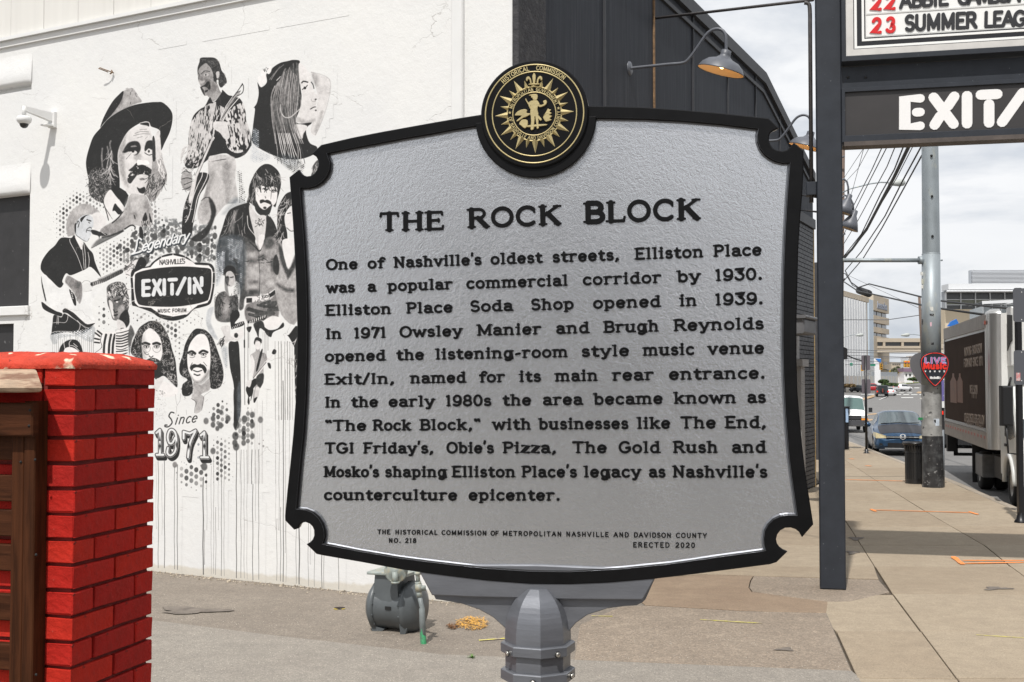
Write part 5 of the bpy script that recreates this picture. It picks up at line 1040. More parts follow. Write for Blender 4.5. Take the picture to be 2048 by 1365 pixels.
# ================================================================== MUSIC VENUE: white side wall with mural, black panelled front
venue=thing('music_venue',(CORN.x-3,CORN.y+4,0),'low music venue with white mural side wall and black panelled street front','building')
def uvmap(o,fr,a0,a1,z0,z1):
    me=o.data;uv=me.uv_layers.new(name='UVMap');L=ORG[o.name]
    for lp in me.loops:
        q=Vector(me.vertices[lp.vertex_index].co)+L-fr.O
        uv.data[lp.index].uv=((q.dot(fr.u)-a0)/(a1-a0),(q.dot(fr.v)-z0)/(z1-z0))
WT=.35
aw0,aw1=7.055,8.6          # the blocked window bay, at and beyond the left edge
zw=lambda px,py:WALL.px(px,py)[1]
wl=MB()
wl.fb(WALL,0,aw0,0,6.58,-WT,0);wl.fb(WALL,aw0,9.6,4.66,5.98,-WT,0);wl.fb(WALL,aw1,9.6,0,4.66,-WT,0)
wl.fb(WALL,aw0,9.6,6.12,6.58,-WT,0);wl.fb(WALL,aw0,aw1,5.98,6.12,-WT,-.09);wl.fb(WALL,aw0,aw1,3.05,3.18,-WT,0)
obj('side_wall',wl,M_WALL,venue)
lw=MB();lw.fb(WALL,7.33,9.6,2.98,3.05,-WT,-.0);lw.fb(WALL,aw0,7.33,0,3.05,-WT,0);obj('side_wall',lw,M_WALL,venue)
obj('blocked_window',MB().fb(WALL,aw0,aw1,3.18,4.66,-WT,-.10),M_BLKP,venue,label='large window opening filled with a black board')
obj('blocked_door',MB().fb(WALL,7.33,aw1,0,2.98,-WT,-.07),M_BLKP,venue,label='lower black board beside the wall foot')
sill=MB().bbox(WALL,aw0-.03,aw1,3.08,3.20,-.1,.045,.008);obj('window_sill',sill,M_WALL,venue)
def lintel(z0,z1):
    pts=[]
    for (c,z) in ((0,z1+.18),(.012,z1+.1),(.045,z1+.02),(.072,(z0+z1)/2+.02),(.078,z0+.05),(.055,z0+.012),(0,z0),(-.1,z0-.001)):
        c *= .5 if c>0 else 1;pts.append([WALL.P(a,z,max(c*(1-math.exp(-max(a-aw0+.02,0)/.03)),0) if c>0 else c) for a in [aw0-.01+.02*i for i in range(8)]+[aw0+.2,7.6,8.2,8.6]])
    return obj('lintel',MB().grid(pts),M_WALL,venue)
lintel(4.64,4.86);lintel(6.06,6.28)
rc=MB().fb(WALL,aw0,aw1,4.66,5.98,0,.004);
# pilaster left of the mural (thin vertical joint), cap ledge and siding above
obj('cornice',MB().fb(WALL,-.0,9.6,6.58,6.655,-WT,.035),M_WALL,venue)
obj('flashing',MB().fb(WALL,-.02,9.6,6.657,6.70,-.2,.075),M_WSTEEL,venue)
up=MB();w_=.62
for i in range(16):up.fb(WALL,i*w_,(i+1)*w_-.006,6.70,9.6,-.08,.02+.002*(i % 2))
obj('upper_siding',up,M_OFFW,venue)
d0=.585;obj('downspout',MB().bbox(WALL,d0,d0+.135,0.1,7.5,0,.055,.012),M_WSTEEL,venue)
# mural: painted skin, one sheet following the painted area
cell=.05;ncx=int((A1-A0)/cell);ncz=int((Z1-Z0)/cell);k=int(cell*RES)
cov_=ALP[:ncz*k,:ncx*k].reshape(ncz,k,ncx,k).max((1,3))>.04
cd_=cov_.copy()
for dx in (-1,0,1):
    for dz in (-1,0,1):cd_ |= np.roll(np.roll(cov_,dx,1),dz,0)
mu=MB();idx={}
def vid(i,j):
    if (i,j) not in idx:idx[(i,j)]=len(mu.v);mu.v.append(tuple(WALL.P(A0+j*cell,Z0+i*cell,.0025)))
    return idx[(i,j)]
for i in range(ncz):
    for j in range(ncx):
        if cd_[i,j]:mu.f.append((vid(i,j),vid(i,j+1),vid(i+1,j+1),vid(i+1,j)));mu.sm.append(False)
mo=obj('mural',mu,M_MURAL,venue,label='black and white mural of musicians round a badge reading EXIT/IN',fix=False)
uvmap(mo,WALL,A0,A1,Z0,Z1)
# wire hook
hk=MB();P_=lambda x,y,c:WALL.P(*WALL.px(x,y),c)
hk.tube([P_(227,146,0),P_(226,145,.05),P_(221,143,.09),P_(214,140,.11),P_(211,141.5,.11),P_(216,143.5,.1),P_(224,147,.06)],.006,6);hk.tube([P_(226,150,.05),P_(229,146,.03),P_(228,142,.04)],.009,6)
obj('wire_hook',hk,M_RUST,venue)
# ---- panelled front
ZF=7.6
def ztop(s):return ZF if s <=10.5 else ZF+(s-10.5)*(6.50-ZF)/4.5
obj('corner_strip',MB().fb(FAC,-.02,.66,0,7.6,-.02,.05),M_DKSTUCCO,venue)
seams=[.66,2.45,4.3,6.1,8.05,9.9,11.8,13.6,15.0]
for i in range(8):
    s0,s1=seams[i]+.012,seams[i+1]-.012;zb=4.4 if i<6 else 5.66;poly_=[(s0,zb),(s1,zb),(s1,ztop(s1)-.02)]
    if s0<10.5<s1:poly_.append((10.5,ZF-.02))
    poly_.append((s0,ztop(s0)-.02))
    obj('facade_panel',MB().prism(poly_,FAC,-.05,.015+.004*(i % 2)),M_PANEL,venue)
    mb=MB();mb.fb(FAC,seams[i]-.012,seams[i]+.012,4.4 if i<6 else 5.6,ztop(seams[i])-.01,-.05,.045)
    obj('panel_batten',mb,M_RUST if i==2 else M_TRIM,venue)
bk=MB();bk.prism([(.4,0),(15,0),(15,ztop(15)-.05),(10.5,ZF-.05),(.4,ZF-.05)],FAC,-.3,-.045);obj('front_wall',bk,M_TRIM,venue)
tr=MB();tr.prism([(.45,ZF-.02),(10.5,ZF-.02),(15.02,ztop(15)-.02),(15.02,ztop(15)+.16),(10.55,ZF+.18),(.45,ZF+.18)],FAC,-.35,.08)
tr.prism([(.0,ZF-.20),(10.45,ZF-.20),(15.0,ztop(15)-.2),(15.0,ztop(15)-.14),(10.45,ZF-.14),(.0,ZF-.14)],FAC,-.02,.05)
obj('roof_edge',tr,M_TRIM,venue)
obj('fascia_band',MB().fb(FAC,11.8,15.02,5.46,5.66,-.1,.07),M_TRIM,venue)
# brick below: real courses on the visible end, dark painted
M_DBRICK=mat('dark_painted_brick',(.060,.063,.070),.6,var=.2,vs=9,bump=.2,bs=40)
bb=MB()
for r in range(61):
    z=.03+r*.089
    if z>5.42:break
    rng_=[(13.15,15.0)] if z<3.12 else [(10.0,15.0)]
    for a_,b_ in rng_:
        x=a_-(.15 if r % 2 else 0)
        while x<b_:
            x0_,x1_=max(x,a_),min(x+.285,b_)
            if x1_-x0_>.04:bb.fb(FAC,x0_,x1_,z,z+.075,-.05,.022)
            x +=.30
obj('brick_facing',bb,M_DBRICK,venue,kind='stuff')
M_GREYT=mat('grey_door_trim',(.30,.29,.28),.55,var=.08);M_DGLASS=mat('dark_shop_glass',(.012,.014,.016),.08,spec=.7)
cn=MB();cn.bbox(FAC,11.6,12.75,3.12,3.40,0,.50,.03);cn.bbox(FAC,11.55,12.8,3.40,3.46,0,.55,.02)
obj('door_canopy',cn,mat('weathered_grey_metal',(.13,.13,.135),.55,var=.25,vs=3,bump=.15,bs=14),venue)
df=MB();df.fb(FAC,10.4,13.1,2.62,3.12,0,.10);df.fb(FAC,10.4,11.6,0,2.62,0,.10);df.fb(FAC,12.75,13.1,0,2.55,0,.20);df.fb(FAC,12.6,13.2,2.52,2.66,0,.26)
dr=obj('door_surround',df,M_GREYT,venue);obj('door',MB().fb(FAC,11.6,12.75,0,2.62,-.02,.05),M_DGLASS,venue)
obj('number_plate',MB().fb(FAC,11.9,12.3,2.74,3.02,.1,.125),M_BLKP,venue)
obj('edge_strip',MB().fb(FAC,15.005,15.05,0,5.5,-.1,.03),mat('ochre_edge',(.42,.30,.14),.8,var=.3,vs=14),venue)
# far end and roof so that the building is closed from other positions
en=MB();e0=FAC.P(15,0,-.05);back=-8.0
en.prism([(0,0),(9.0,0),(9.0,5.8),(0,ztop(15)-.05)],Frame(FAC.P(15,0,-.05),-FAC.n,(0,0,1)),-.2,0)
obj('end_wall',en,M_TRIM,venue)
obj('roof',MB().add([WALL.P(.4,6.0,-.6),WALL.P(9.6,6.0,-.6),WALL.P(9.6,6.0,-.3)+FAC.u*14,FAC.P(15,6.0,-.4)],[(0,1,2,3)]),M_TRIM,venue)
# ================================================================== SECURITY CAMERA
cp=WALL.px(108,241);camth=thing('security_camera',WALL.P(cp[0],cp[1],0),'white dome security camera on a wall arm left of the mural','security camera')
CFa,CFz=cp
mb=MB().bbox(WALL,CFa-.055,CFa+.055,CFz-.10,CFz+.095,0,.05,.008);obj('mount_plate',mb,M_WSTEEL,camth)
aT=WALL.P(CFa+.0,CFz+.03,.05);hd=WALL.P(CFa+.07,CFz+.01,.40);
ar=MB();
for k in range(5):
    pass
q0=aT;q1=WALL.P(CFa+.07,CFz+.075,.36)
ar.grid([[p+WALL.u*(s_*w2)+Vector((0,0,t_*h2)) for s_,t_ in ((-1,-1),(1,-1),(1,1),(-1,1))] for p,w2,h2 in ((aT,.03,.055),(aT*.5+q1*.5,.026,.042),(q1,.024,.03),(q1+(q1-aT).normalized()*.05,.022,.028))],False,True);ar.tube([q1+(q1-aT).normalized()*.03+Vector((0,0,.03)),q1+(q1-aT).normalized()*.03-Vector((0,0,.09))],.026,14)
ar.bbox(WALL,CFa-.05,CFa+.07,CFz-.09,CFz-.07,.04,.15,.004)
obj('arm',ar,M_WSTEEL,camth)
hc=q1+(q1-aT).normalized()*.03-Vector((0,0,.09))
obj('housing',MB().lathe([(.03,.0),(.075,-.008),(.09,-.03),(.09,-.055),(.086,-.07),(.062,-.10),(.05,-.102)],28,hc),M_WSTEEL,camth)
obj('dome',MB().lathe([(.055,-.095),(.053,-.115),(.04,-.14),(.02,-.153),(0,-.156)],20,hc),mat('smoked_dome',(.01,.01,.012),.05,spec=.8),camth)
# ================================================================== GOOSENECK LAMPS ON THE FRONT
M_LAMP=mat('grey_lamp_enamel',(.105,.112,.13),.45,var=.12,vs=9)
M_LIN=mat('lamp_shade_inside',(.60,.43,.25),.55)
M_BULB=mat('lit_bulb',(1,.8,.4),.4,emit=((1,.62,.25),6.0))
def gooseneck(s,z,label):
    O=FAC.P(s,z,.015);GF=Frame(O,FAC.n,(0,0,1),FAC.u)     # a outwards, b up
    th=thing('gooseneck_lamp',O,label,'wall lamp','gooseneck lamps on the black front')
    obj('wall_plate',MB().lathe([(.0,.03),(.05,.03),(.085,.018),(.09,0),(.09,-.01)],24,O,FAC.n),M_LAMP,th)
    pth=[(0,0),(.1,0),(.5,-.005),(.68,-.01),(.76,.02),(.88,.16),(.98,.29),(1.05,.345),(1.13,.36),(1.2,.33),(1.235,.26),(1.24,.12),(1.24,.02)]
    obj('arm',MB().tube(crom([GF.P(a,b,0) for a,b in pth],3),.019,10),M_LAMP,th)
    ax=(Vector((0,0,1))+FAC.n*.30).normalized();top=GF.P(1.24,.06,0)
    sh=MB().lathe([(.035,.03),(.06,.02),(.062,-.03),(.066,-.05),(.105,-.085),(.19,-.115),(.25,-.165),(.285,-.225),(.292,-.24),(.285,-.238)],36,top,ax)
    so_=obj('lamp_shade',sh,M_LAMP,th)
    obj('shade_lining',MB().lathe([(.283,-.236),(.245,-.168),(.185,-.122),(.10,-.095),(0,-.09)],36,top,ax),M_LIN,so_)
    b_=obj('bulb',MB().sphere(top-ax*.17,.035),M_BULB,so_)
    ld=bpy.data.lights.new('lamp_light','POINT');ld.energy=1.6;ld.color=(1,.62,.28);ld.shadow_soft_size=.05
    lo_=bpy.data.objects.new('lamp_light',ld);COL.objects.link(lo_);lo_.parent=th;lo_.location=top-ax*.19-O-ax*.03
    return th
gooseneck(3.36,6.16,'grey gooseneck lamp with lit shade above the seal, the nearer on the black front')
gooseneck(8.5,6.14,'grey gooseneck lamp half hidden behind the sign post, second on the black front')
# ================================================================== BRICK PILLAR
PC=Vector(((150-CXP)/F*3.2,3.2,0))
PR=Frame(PC,(.257,.966,0),(0,0,1),(.966,-.257,0))        # right face, a runs away
PLF=Frame(PC,(-.966,.257,0),(0,0,1),(-.257,-.966,0))     # left (camera) face, a runs left
pil=thing('brick_pillar',PC,'red painted brick gate pillar with sloped mortar cap','pillar')
def redmat(name,a,b,rough=.62):
    return mat(name,a,.75,spec=.1,var=.2,vs=7,col2=b,c2s=6,c2t=(.52,.72),bump=.9,bs=42,bd=.006,speck=[(34,.70,(.10,.025,.02)),(90,.74,(.45,.12,.08))])
M_RB=[redmat('red_painted_brick_a',(.42,.020,.014),(.33,.024,.018)),redmat('red_painted_brick_b',(.47,.026,.015),(.36,.026,.018)),redmat('red_painted_brick_c',(.36,.019,.015),(.26,.020,.015))]
M_RTOP=mat('red_cap_paint',(.50,.055,.03),.75,spec=.2,var=.2,vs=14,bump=1.0,bs=45,bd=.010,col2=(.52,.04,.02),c2s=7,speck=[(16,.635,(.72,.60,.44)),(60,.68,(.20,.03,.02))])
M_RJ=mat('red_mortar',(.21,.026,.02),.8,var=.2,vs=14,bump=.4,bs=60,bd=.004)
W1=.39;pitch=.0675;bh=.057
obj('mortar_core',MB().prism([(-.012+0,-.0)]+[],PR,0,1) if False else MB().add(
    [(PC+PR.u*a-PR.n*c+Vector((0,0,z))) for z in (0,2.285) for a,c in ((.012,.012),(W1-.012,.012),(W1-.012,W1-.012),(.012,W1-.012))],
    [(0,1,2,3),(4,5,6,7),(0,1,5,4),(1,2,6,5),(2,3,7,6),(3,0,4,7)]),M_RJ,pil)
def brick_mesh(lx,ly,lz,seed):
    """brick lx (along a) x ly (depth) x lz with worn edges; origin at its near top-left-front corner centre"""
    rnd=random.Random(seed);bm=bmesh.new();bmesh.ops.create_cube(bm,size=1)
    for v in bm.verts:v.co=Vector((v.co.x*lx,v.co.y*ly,v.co.z*lz))
    bmesh.ops.bevel(bm,geom=list(bm.edges),offset=.0028,segments=2,affect='EDGES',profile=.6)
    for v in bm.verts:v.co +=Vector([rnd.uniform(-.0014,.0014) for _ in range(3)])
    me=bpy.data.meshes.new('brick');bm.to_mesh(me);bm.free();me.materials.append(None);return me
cache={}
def add_brick(a0,a1,c0,c1,z,seed):
    """brick in pillar space: a along right face, c depth inward from right face"""
    lx,ly=a1-a0,c1-c0;key=(round(lx,3),round(ly,3),seed % 3)
    if key not in cache:
        me=brick_mesh(lx,ly,bh,seed);me.materials[0]=M_RB[seed % 3];cache[key]=me
    o=bpy.data.objects.new('brick',cache[key]);COL.objects.link(o);o.parent=pil
    p=PR.u*((a0+a1)/2+random.uniform(-.0015,.0015))-PR.n*((c0+c1)/2+random.uniform(-.0015,.0015))+Vector((0,0,z+bh/2))
    o.location=p;o.rotation_euler=(random.uniform(-.008,.008),random.uniform(-.008,.008),math.atan2(PR.u.y,PR.u.x)+random.uniform(-.01,.01))
    return o
ztp=2.293;nc=34
for k in range(nc):
    z=ztp-bh-k*pitch
    if z<0:break
    s=int(NPR.randint(0,99));hb=.092;full=.19;j=.010
    if k % 2 ==0:      # header on left face corner, stretchers along the right face
        for a0,a1 in ((0,full),(full+j,W1)):add_brick(a0,a1,0,hb,z,s+int(a0*50))
        for c0,c1 in ((hb+j,hb+j+full-.0),(hb+j*2+full,W1)):add_brick(0,hb,c0,c1,z,s+int(c0*31))
    else:
        # left face: stretcher from the corner; right face: header, stretcher, header
        for c0,c1 in ((0,.093),(.103,.29),(.30,W1)):add_brick(0,hb,c0,c1,z,s+int(c0*31))
        for a0,a1 in ((hb+j,hb+j+full),(hb+2*j+full,W1)):add_brick(a0,a1,0,hb,z,s+int(a0*50))
# mortar cap, sloped and lumpy
cp_=[];nn_=14
for (ins_,z) in ((-.004,ztp-.012),(-.006,ztp+.000),(.004,ztp+.012),(.03,ztp+.022),(.07,ztp+.031),(.12,ztp+.034),(.19,ztp+.034)):
    row=[]
    for e in range(4):
        for i in range(nn_):
            t=ins_+(W1-2*ins_)*i/nn_
            a,c=[(t,ins_),(W1-ins_,t),(W1-t,W1-ins_),(ins_,W1-t)][e]
            q=PC+PR.u*a-PR.n*c+Vector((0,0,z+random.uniform(-.0045,.0045)*(1 if z>ztp else .3)))
            row.append(q)
    cp_.append(row)
obj('mortar_cap',MB().grid(cp_,True,True),M_RTOP,pil)
# ================================================================== WOODEN GATE
gO=PC+PLF.n*.0 ;GT=Frame(PC+PLF.n*.045,PLF.u,(0,0,1),PLF.n)
gate=thing('wooden_gate',GT.P(.3,0,0),'dark brown wooden gate with weathered sloping cap against the red pillar','gate')
def wood(name,c,k=1):return mat(name,c,.6,spec=.1,var=.30,vs=7,stretch=(9,9,.6) if k else (.9,.9,9),bump=.25,bs=30,bd=.003,col2=tuple(x*.55 for x in c),c2s=4)
M_WD=wood('brown_stained_board',(.058,.020,.008));M_WH=wood('brown_stained_rail',(.060,.021,.009),0)
M_WO=mat('bare_weathered_wood',(.40,.29,.20),.75,var=.3,vs=7,stretch=(2,2,14),bump=.5,bs=30,bd=.004,col2=(.19,.10,.06),c2s=3)
def gx(px,py,off):return GT.px(px,py,off)
a_r=gx(86.5,900,.02)[0];a_m=gx(66,900,.02)[0];a_i=gx(12,900,.03)[0]
zt=gx(50,806,.02)[1]
pc_=obj('stile',MB().bbox(GT,a_m,a_m+.034,0,gx(80,803,.02)[1],-.04,.012,.003),M_WD,gate)
obj('board',MB().bbox(GT,a_m+.036,a_i,0,gx(50,868,.02)[1],-.03,.008,.003),M_WD,gate)
r0_,r1_=gx(40,873,.035)[1],gx(40,806,.035)[1]
rl=obj('top_rail',MB().bbox(GT,gx(66,840,.035)[0],a_i+1.1,r0_,r1_,.012,.038,.004),M_WH,gate)
for (y_) in (893,960,1030,1100,1200,1300):
    z0_=gx(5,y_+(30 if y_ != 893 else 14),0)[1];obj('slat',MB().bbox(GT,a_i+.004,a_i+1.1,z0_-.02,z0_+.05,-.045,-.02,.003),M_WH,gate)
for (x,y) in ((60,821),(58,852)):
    a,b=gx(x,y,.038);obj('nail',MB().lathe([(0,.0035),(.003,.0025),(.004,0)],8,GT.P(a,b,.0375),GT.n),M_HOLE,rl)
for (x,y) in ((36,925),(72,1110),(70,920),(55,1210),(72,1350)):
    a,b=gx(x,y,.02);obj('nail',MB().lathe([(0,.003),(.003,.002),(.004,0)],8,GT.P(a,b,.009 if x<66 else .0195),GT.n),M_HOLE,pc_)
# cap board: top slopes up toward the back
zc0=gx(60,769,.075)[1];zc1=gx(60,785,.075)[1];ar_=gx(92,775,.07)[0];L_=1.5
prof=[(.078,zc1+.004),(.082,(zc0+zc1)/2),(.076,zc0-.002),(.06,zc0+.004),(-.02,zc0+.035),(-.045,zc0+.040),(-.05,zc1+.012),(.06,zc1)]
sec=[]
for i in range(9):
    a=ar_+.012*math.sin(i*.0)+(L_)*i/8*(i/8);sec.append([GT.P(max(a,ar_+.004+(.082-c)*.9+.004*i),z+random.uniform(-.0015,.0015),c+random.uniform(-.001,.001)) for c,z in prof])
cb=MB().grid(sec,False,True);n_=len(prof);cb.f.append(tuple(range(n_)));cb.sm.append(False)
obj('cap_board',cb,M_WO,gate)
# ================================================================== PYLON SIGN
S0=Vector(((1688-CXP)/F*12.95,12.95,0));SG=Frame(S0,(.9736,-.2283,0),(0,0,1),(-.2283,-.9736,0))
py_=thing('pylon_sign',S0-SG.u*.14,'tall charcoal steel pylon sign reading EXIT/IN under a marquee letter board','sign')
PW=.27
obj('post',MB().bbox(SG,-PW,0,0,10.2,-.26,0,.012),M_BLUEST,py_)
s=lambda x,y,o=0:SG.px(x,y,o)
SR=3.6
b0,b1=s(1700,177)[1],s(1700,133)[1]
beam=obj('cross_beam',MB().fb(SG,.0,SR,b0,b1,-.2,-.03),M_BLUEST,py_)
for x in (1696,1731):
    a,b=s(x,155,-.03);obj('bolt',MB().lathe([(0,.02),(.012,.018),(.014,0)],8,SG.P(a,b,-.03),SG.n),M_BLKP,beam)
# marquee cabinet
z0m=s(1700,127.5)[1];mq=obj('marquee_cabinet',ring_prism(MB(),[(0.0,z0m),(SR,z0m),(SR,z0m+2.6),(0.0,z0m+2.6)],[(s(1691,60)[0],s(1691,117.5)[1]),(SR-.07,s(1691,117.5)[1]),(SR-.07,z0m+2.5),(s(1691,60)[0],z0m+2.5)],SG,-.28,.10,.004).fb(SG,.01,SR-.01,z0m+.01,z0m+2.59,-.28,-.05),M_BLUEST,py_)
M_AL=mat('dull_aluminium',(.60,.58,.55),.42,.35,var=.08,vs=6);M_MQW=mat('marquee_white_acrylic',(.80,.80,.78),.3,var=.03,vs=4,col2=(.66,.63,.58),c2s=9,c2t=(.66,.78))
M_MBLK=mat('marquee_black',(.014,.014,.016),.2);M_RED=mat('red_letter',(.62,.012,.014),.35);M_MLET=mat('black_marquee_letter',(.022,.022,.024),.35)
def frame_part(name,x0,y0,x1,y1,c0,c1,m):
    """border between px line (x0,y0) outer and (x1,y1) inner, measured at the lower left corner"""
    ao,bo=s(x0,y0);ai,bi=s(x1,y1)
    return obj(name,ring_prism(MB(),[(ao,bo),(SR-ao,bo),(SR-ao,z0m+2.6-(bo-z0m)),(ao,z0m+2.6-(bo-z0m))],[(ai,bi),(SR-ai,bi),(SR-ai,z0m+2.6-(bi-z0m)),(ai,z0m+2.6-(bi-z0m))],SG,c0,c1,.0015),m,mq)
frame_part('face_border',1691.3,117,1706.5,103.5,-.04,.085,M_AL);frame_part('face_border',1706.6,103.4,1708,101.8,-.04,.075,M_MBLK);frame_part('face_border',1708.1,101.7,1713.5,96.5,-.04,.07,M_MQW)
frame_part('face_border',1713.6,96.4,1723,87,-.04,.065,M_MBLK);frame_part('face_border',1723.1,86.9,1728,82,-.04,.07,M_MQW);frame_part('face_border',1728.1,81.9,1730.5,79.5,-.04,.06,M_MBLK)
ai,bi=s(1730.6,79.4)
obj('letter_board',MB().fb(SG,ai,SR-ai,bi,z0m+2.6-(bi-z0m),-.04,.04),M_MQW,mq)
def bold(mb,fr,t,p0,p1,h,c0,c1,hw):word_solid(mb,fr,t,p0,p1,h,c0,c1,hw,serif=False)
MC=.052;rowh=45.2*12.6/F
for row in range(3):
    zr=-row
    items=[[("2\u00b3",1743,1789.6,68.5,66.5,M_RED,35),("SUMMER",1809,1954,64,57.5,M_MLET,36),("LEAGUE",1966.7,2092,56.5,52.5,M_MLET,35)],[("22",1743,1789.6,22.3,20.3,M_RED,35),("ABBIE",1799,1896,18.4,12,M_MLET,35),("GAMBOA",1915,2040,11.5,5,M_MLET,35)],[]][row]
    for (t,x0,x1,y0,y1,m,h) in items:
        p0=SG.px(x0+1,y0,MC);p1=SG.px(x1-1,y1,MC);HH=h*12.7/F
        L_w=(Vector(p1)-Vector(p0)).length;ws=[G[c][0]*HH*.76 for c in t];sp=(L_w-sum(ws))/max(len(t)-1,1);x=0;dv=(Vector(p1)-Vector(p0)).normalized()
        for c,w_ in zip(t,ws):
            mb=MB();word_solid(mb,SG,c,Vector(p0)+dv*x,Vector(p0)+dv*(x+w_),HH,.04,MC,.098,serif=False)
            obj('marquee_letter',mb,m,mq,fix=False);x +=w_+sp
# letter tracks
tk=MB()
for y in (75,30):b=s(1740,y)[1];tk.fb(SG,ai+.01,SR-ai-.01,b-.012,b+.004,.04,.046)
obj('letter_track',tk,mat('clear_track',(.62,.62,.60),.2),mq)
# name panel
zn0,zn1=s(1685,292)[1],s(1685,178)[1]
nb=obj('name_panel',MB().fb(SG,0,SR,zn0,zn1,-.24,.0),mat('brown_black_sheet',(.032,.029,.029),.45,var=.12,vs=3),py_)
fa=MB();i0=s(1690,186);i1=s(1690,273)
ring_prism(fa,[(0,zn0+.03),(SR,zn0+.03),(SR,zn1),(0,zn1)],[(i0[0],i1[1]),(SR-.05,i1[1]),(SR-.05,i0[1]),(i0[0],i0[1])],SG,.0,.03,.003);obj('panel_trim',fa,M_BLUEST,nb)
obj('panel_lip',MB().fb(SG,.02,SR,zn0-.012,zn0+.035,-.2,.035),mat('dirty_lip',(.075,.060,.052),.6,var=.3,vs=6),nb)
M_NW=mat('white_vinyl',(.80,.79,.78),.35)
EX0,EX1=1798.7,2105.0
def U_(x,y):  # unit coords over EXIT/IN: y 0..1 bottom..top
    X_=1798.7+x;a0_,z0_=SG.px(X_,265-.055*(X_-1798.7),.006);a1_,z1_=SG.px(X_,188.5-.045*(X_-1798.7),.006);return (a0_+(a1_-a0_)*y,z0_+(z1_-z0_)*y)
hwx=10.3*12.7/F
def name_stroke(pts,hw=hwx,k=0):
    mb=MB();stroke_solid(mb,SG,lambda p:p,[U_(x,y) for x,y in pts],hw,.0,.007+k*1e-4,.96);return mb
LT={'E':[[(42,.86),(11,.86),(11,.14),(42,.14)],[(34,.5),(42,.5)]],'X':[[(68.5,.87),(108.5,.14)],[(110,.87),(97,.62)],[(70.5,.14),(82,.37)]],'I':[[(135.5,.13),(135.5,.87)]],'T':[[(163,.88),(196,.88)],[(179.5,.12),(179.5,.62)]],'/':[[(205.5,.12),(247,.88)]],'I2':[[(268,.13),(268,.87)]],'N':[[(300,.13),(300,.5)],[(300,.87),(338,.13)],[(340,.4),(340,.87)]]}
for k_,sts in LT.items():
    mb=MB()
    for j_,st in enumerate(sts):
        q=name_stroke(st,hwx*(1.0 if k_ != 'E' else .88),j_);b_=len(mb.v);mb.v +=q.v;mb.f +=[tuple(b_+i for i in f) for f in q.f];mb.sm +=q.sm
    obj('name_letter',mb,M_NW,nb,fix=False)
# conduit, brace, wall brackets, junction box
cdx=-PW-.055
M_COND=mat('dark_conduit',(.06,.055,.055),.5,var=.3,vs=20)
obj('conduit',MB().tube(crom([SG.P(cdx-.06,6.42,-.1),SG.P(cdx-.01,6.40,-.1),SG.P(cdx,6.3,-.1),SG.P(cdx,6.2,-.1)],4)+[SG.P(cdx,4.2,-.1)],.022,8),M_COND,py_)
fb_=FAC.px(1310,37,.02);obj('brace_rod',MB().tube([FAC.P(fb_[0],fb_[1],.03),SG.P(-PW-.02,s(1634,-6)[1],-.1)],.018,8),M_COND,py_)
obj('junction_box',MB().bbox(SG,-PW-.11,-PW-.002,s(1626,389)[1],s(1626,362)[1],-.2,-.05,.006),M_BLUEST,py_)
for y in (391,421):
    f_=FAC.px(1603,y,.03);q=SG.P(-PW,s(1636,y+(0 if y>400 else .5))[1],-.12);obj('wall_bracket',MB().tube([FAC.P(f_[0],f_[1],.03),q],.012,6),M_COND,py_)
# ================================================================== GAS METER
gb=gnd(800,1262);M_GREY=mat('meter_grey_paint',(.085,.095,.10),.42,var=.10,vs=6,bump=.1,bs=40,bd=.003);M_LG=mat('meter_green_grey',(.27,.30,.28),.5,var=.2,vs=9,col2=(.36,.33,.24),c2s=14)
gm=thing('gas_meter',gb,'grey barrel-shaped gas meter with riser pipe standing at the foot of the mural wall','gas meter')
md=10.95
ad=Vector((.93,-.37,0)).normalized()      # barrel axis, right end nearer
GMF=Frame(dep(793,1212,md),ad,(0,0,1),Vector((-.37,-.93,0)))
r_=.235
def bar(a0,r0b,a1,r1b):return [(r0b,a0),(r1b,a1)]
cn_=GMF.P(0,0,0)
obj('tank',MB().lathe([(.215,-.145),(.20,-.06),(.198,.03),(.215,.135)],40,cn_,ad),M_GREY,gm)
cb_=MB().lathe([(r_*.2,-.235),(.17,-.225),(.215,-.19),(r_,-.175),(r_,-.14),(.215,-.13)],40,cn_,ad);obj('left_cover',cb_,M_GREY,gm)
rc_=obj('right_cover',MB().lathe([(.215,.13),(r_,.14),(r_,.175),(.22,.185),(.20,.23),(.13,.262),(.0,.272)],40,cn_,ad),M_GREY,gm)
for k in range(14):
    t=2*math.pi*k/14+.2;d=GMF.v*math.sin(t)+GMF.n*math.cos(t)
    for a,sg in ((-.128,1),(.12,-1)):
        obj('bolt',MB().tube([cn_+d*.222+ad*a,cn_+d*.222+ad*(a-sg*.045)],.010,6),M_GREY,rc_)
tb=MB();tb.add([GMF.P(x,y,c) for x,y,c in ((-.15,.0,.19),(.12,.0,.19),(.09,.30,.17),(-.13,.30,.17),(-.15,.0,-.19),(.12,.0,-.19),(.09,.30,-.17),(-.13,.30,-.17))],[(0,1,2,3),(5,4,7,6),(1,5,6,2),(4,0,3,7),(3,2,6,7)]);obj('neck_housing',tb,M_GREY,gm)
obj('top_plate',MB().bbox(GMF,-.20,.20,.30,.325,-.18,.20,.006),M_LG,gm)
obj('foot',MB().add([GMF.P(x,y,c) for x,y,c in ((-.17,-.16,.16),(-.06,-.19,.12),(-.15,-.29,.16),(-.17,-.16,.10),(-.06,-.19,.08),(-.15,-.29,.10))],[(0,2,1),(3,4,5),(0,1,4,3),(1,2,5,4),(2,0,3,5)]),M_GREY,gm)
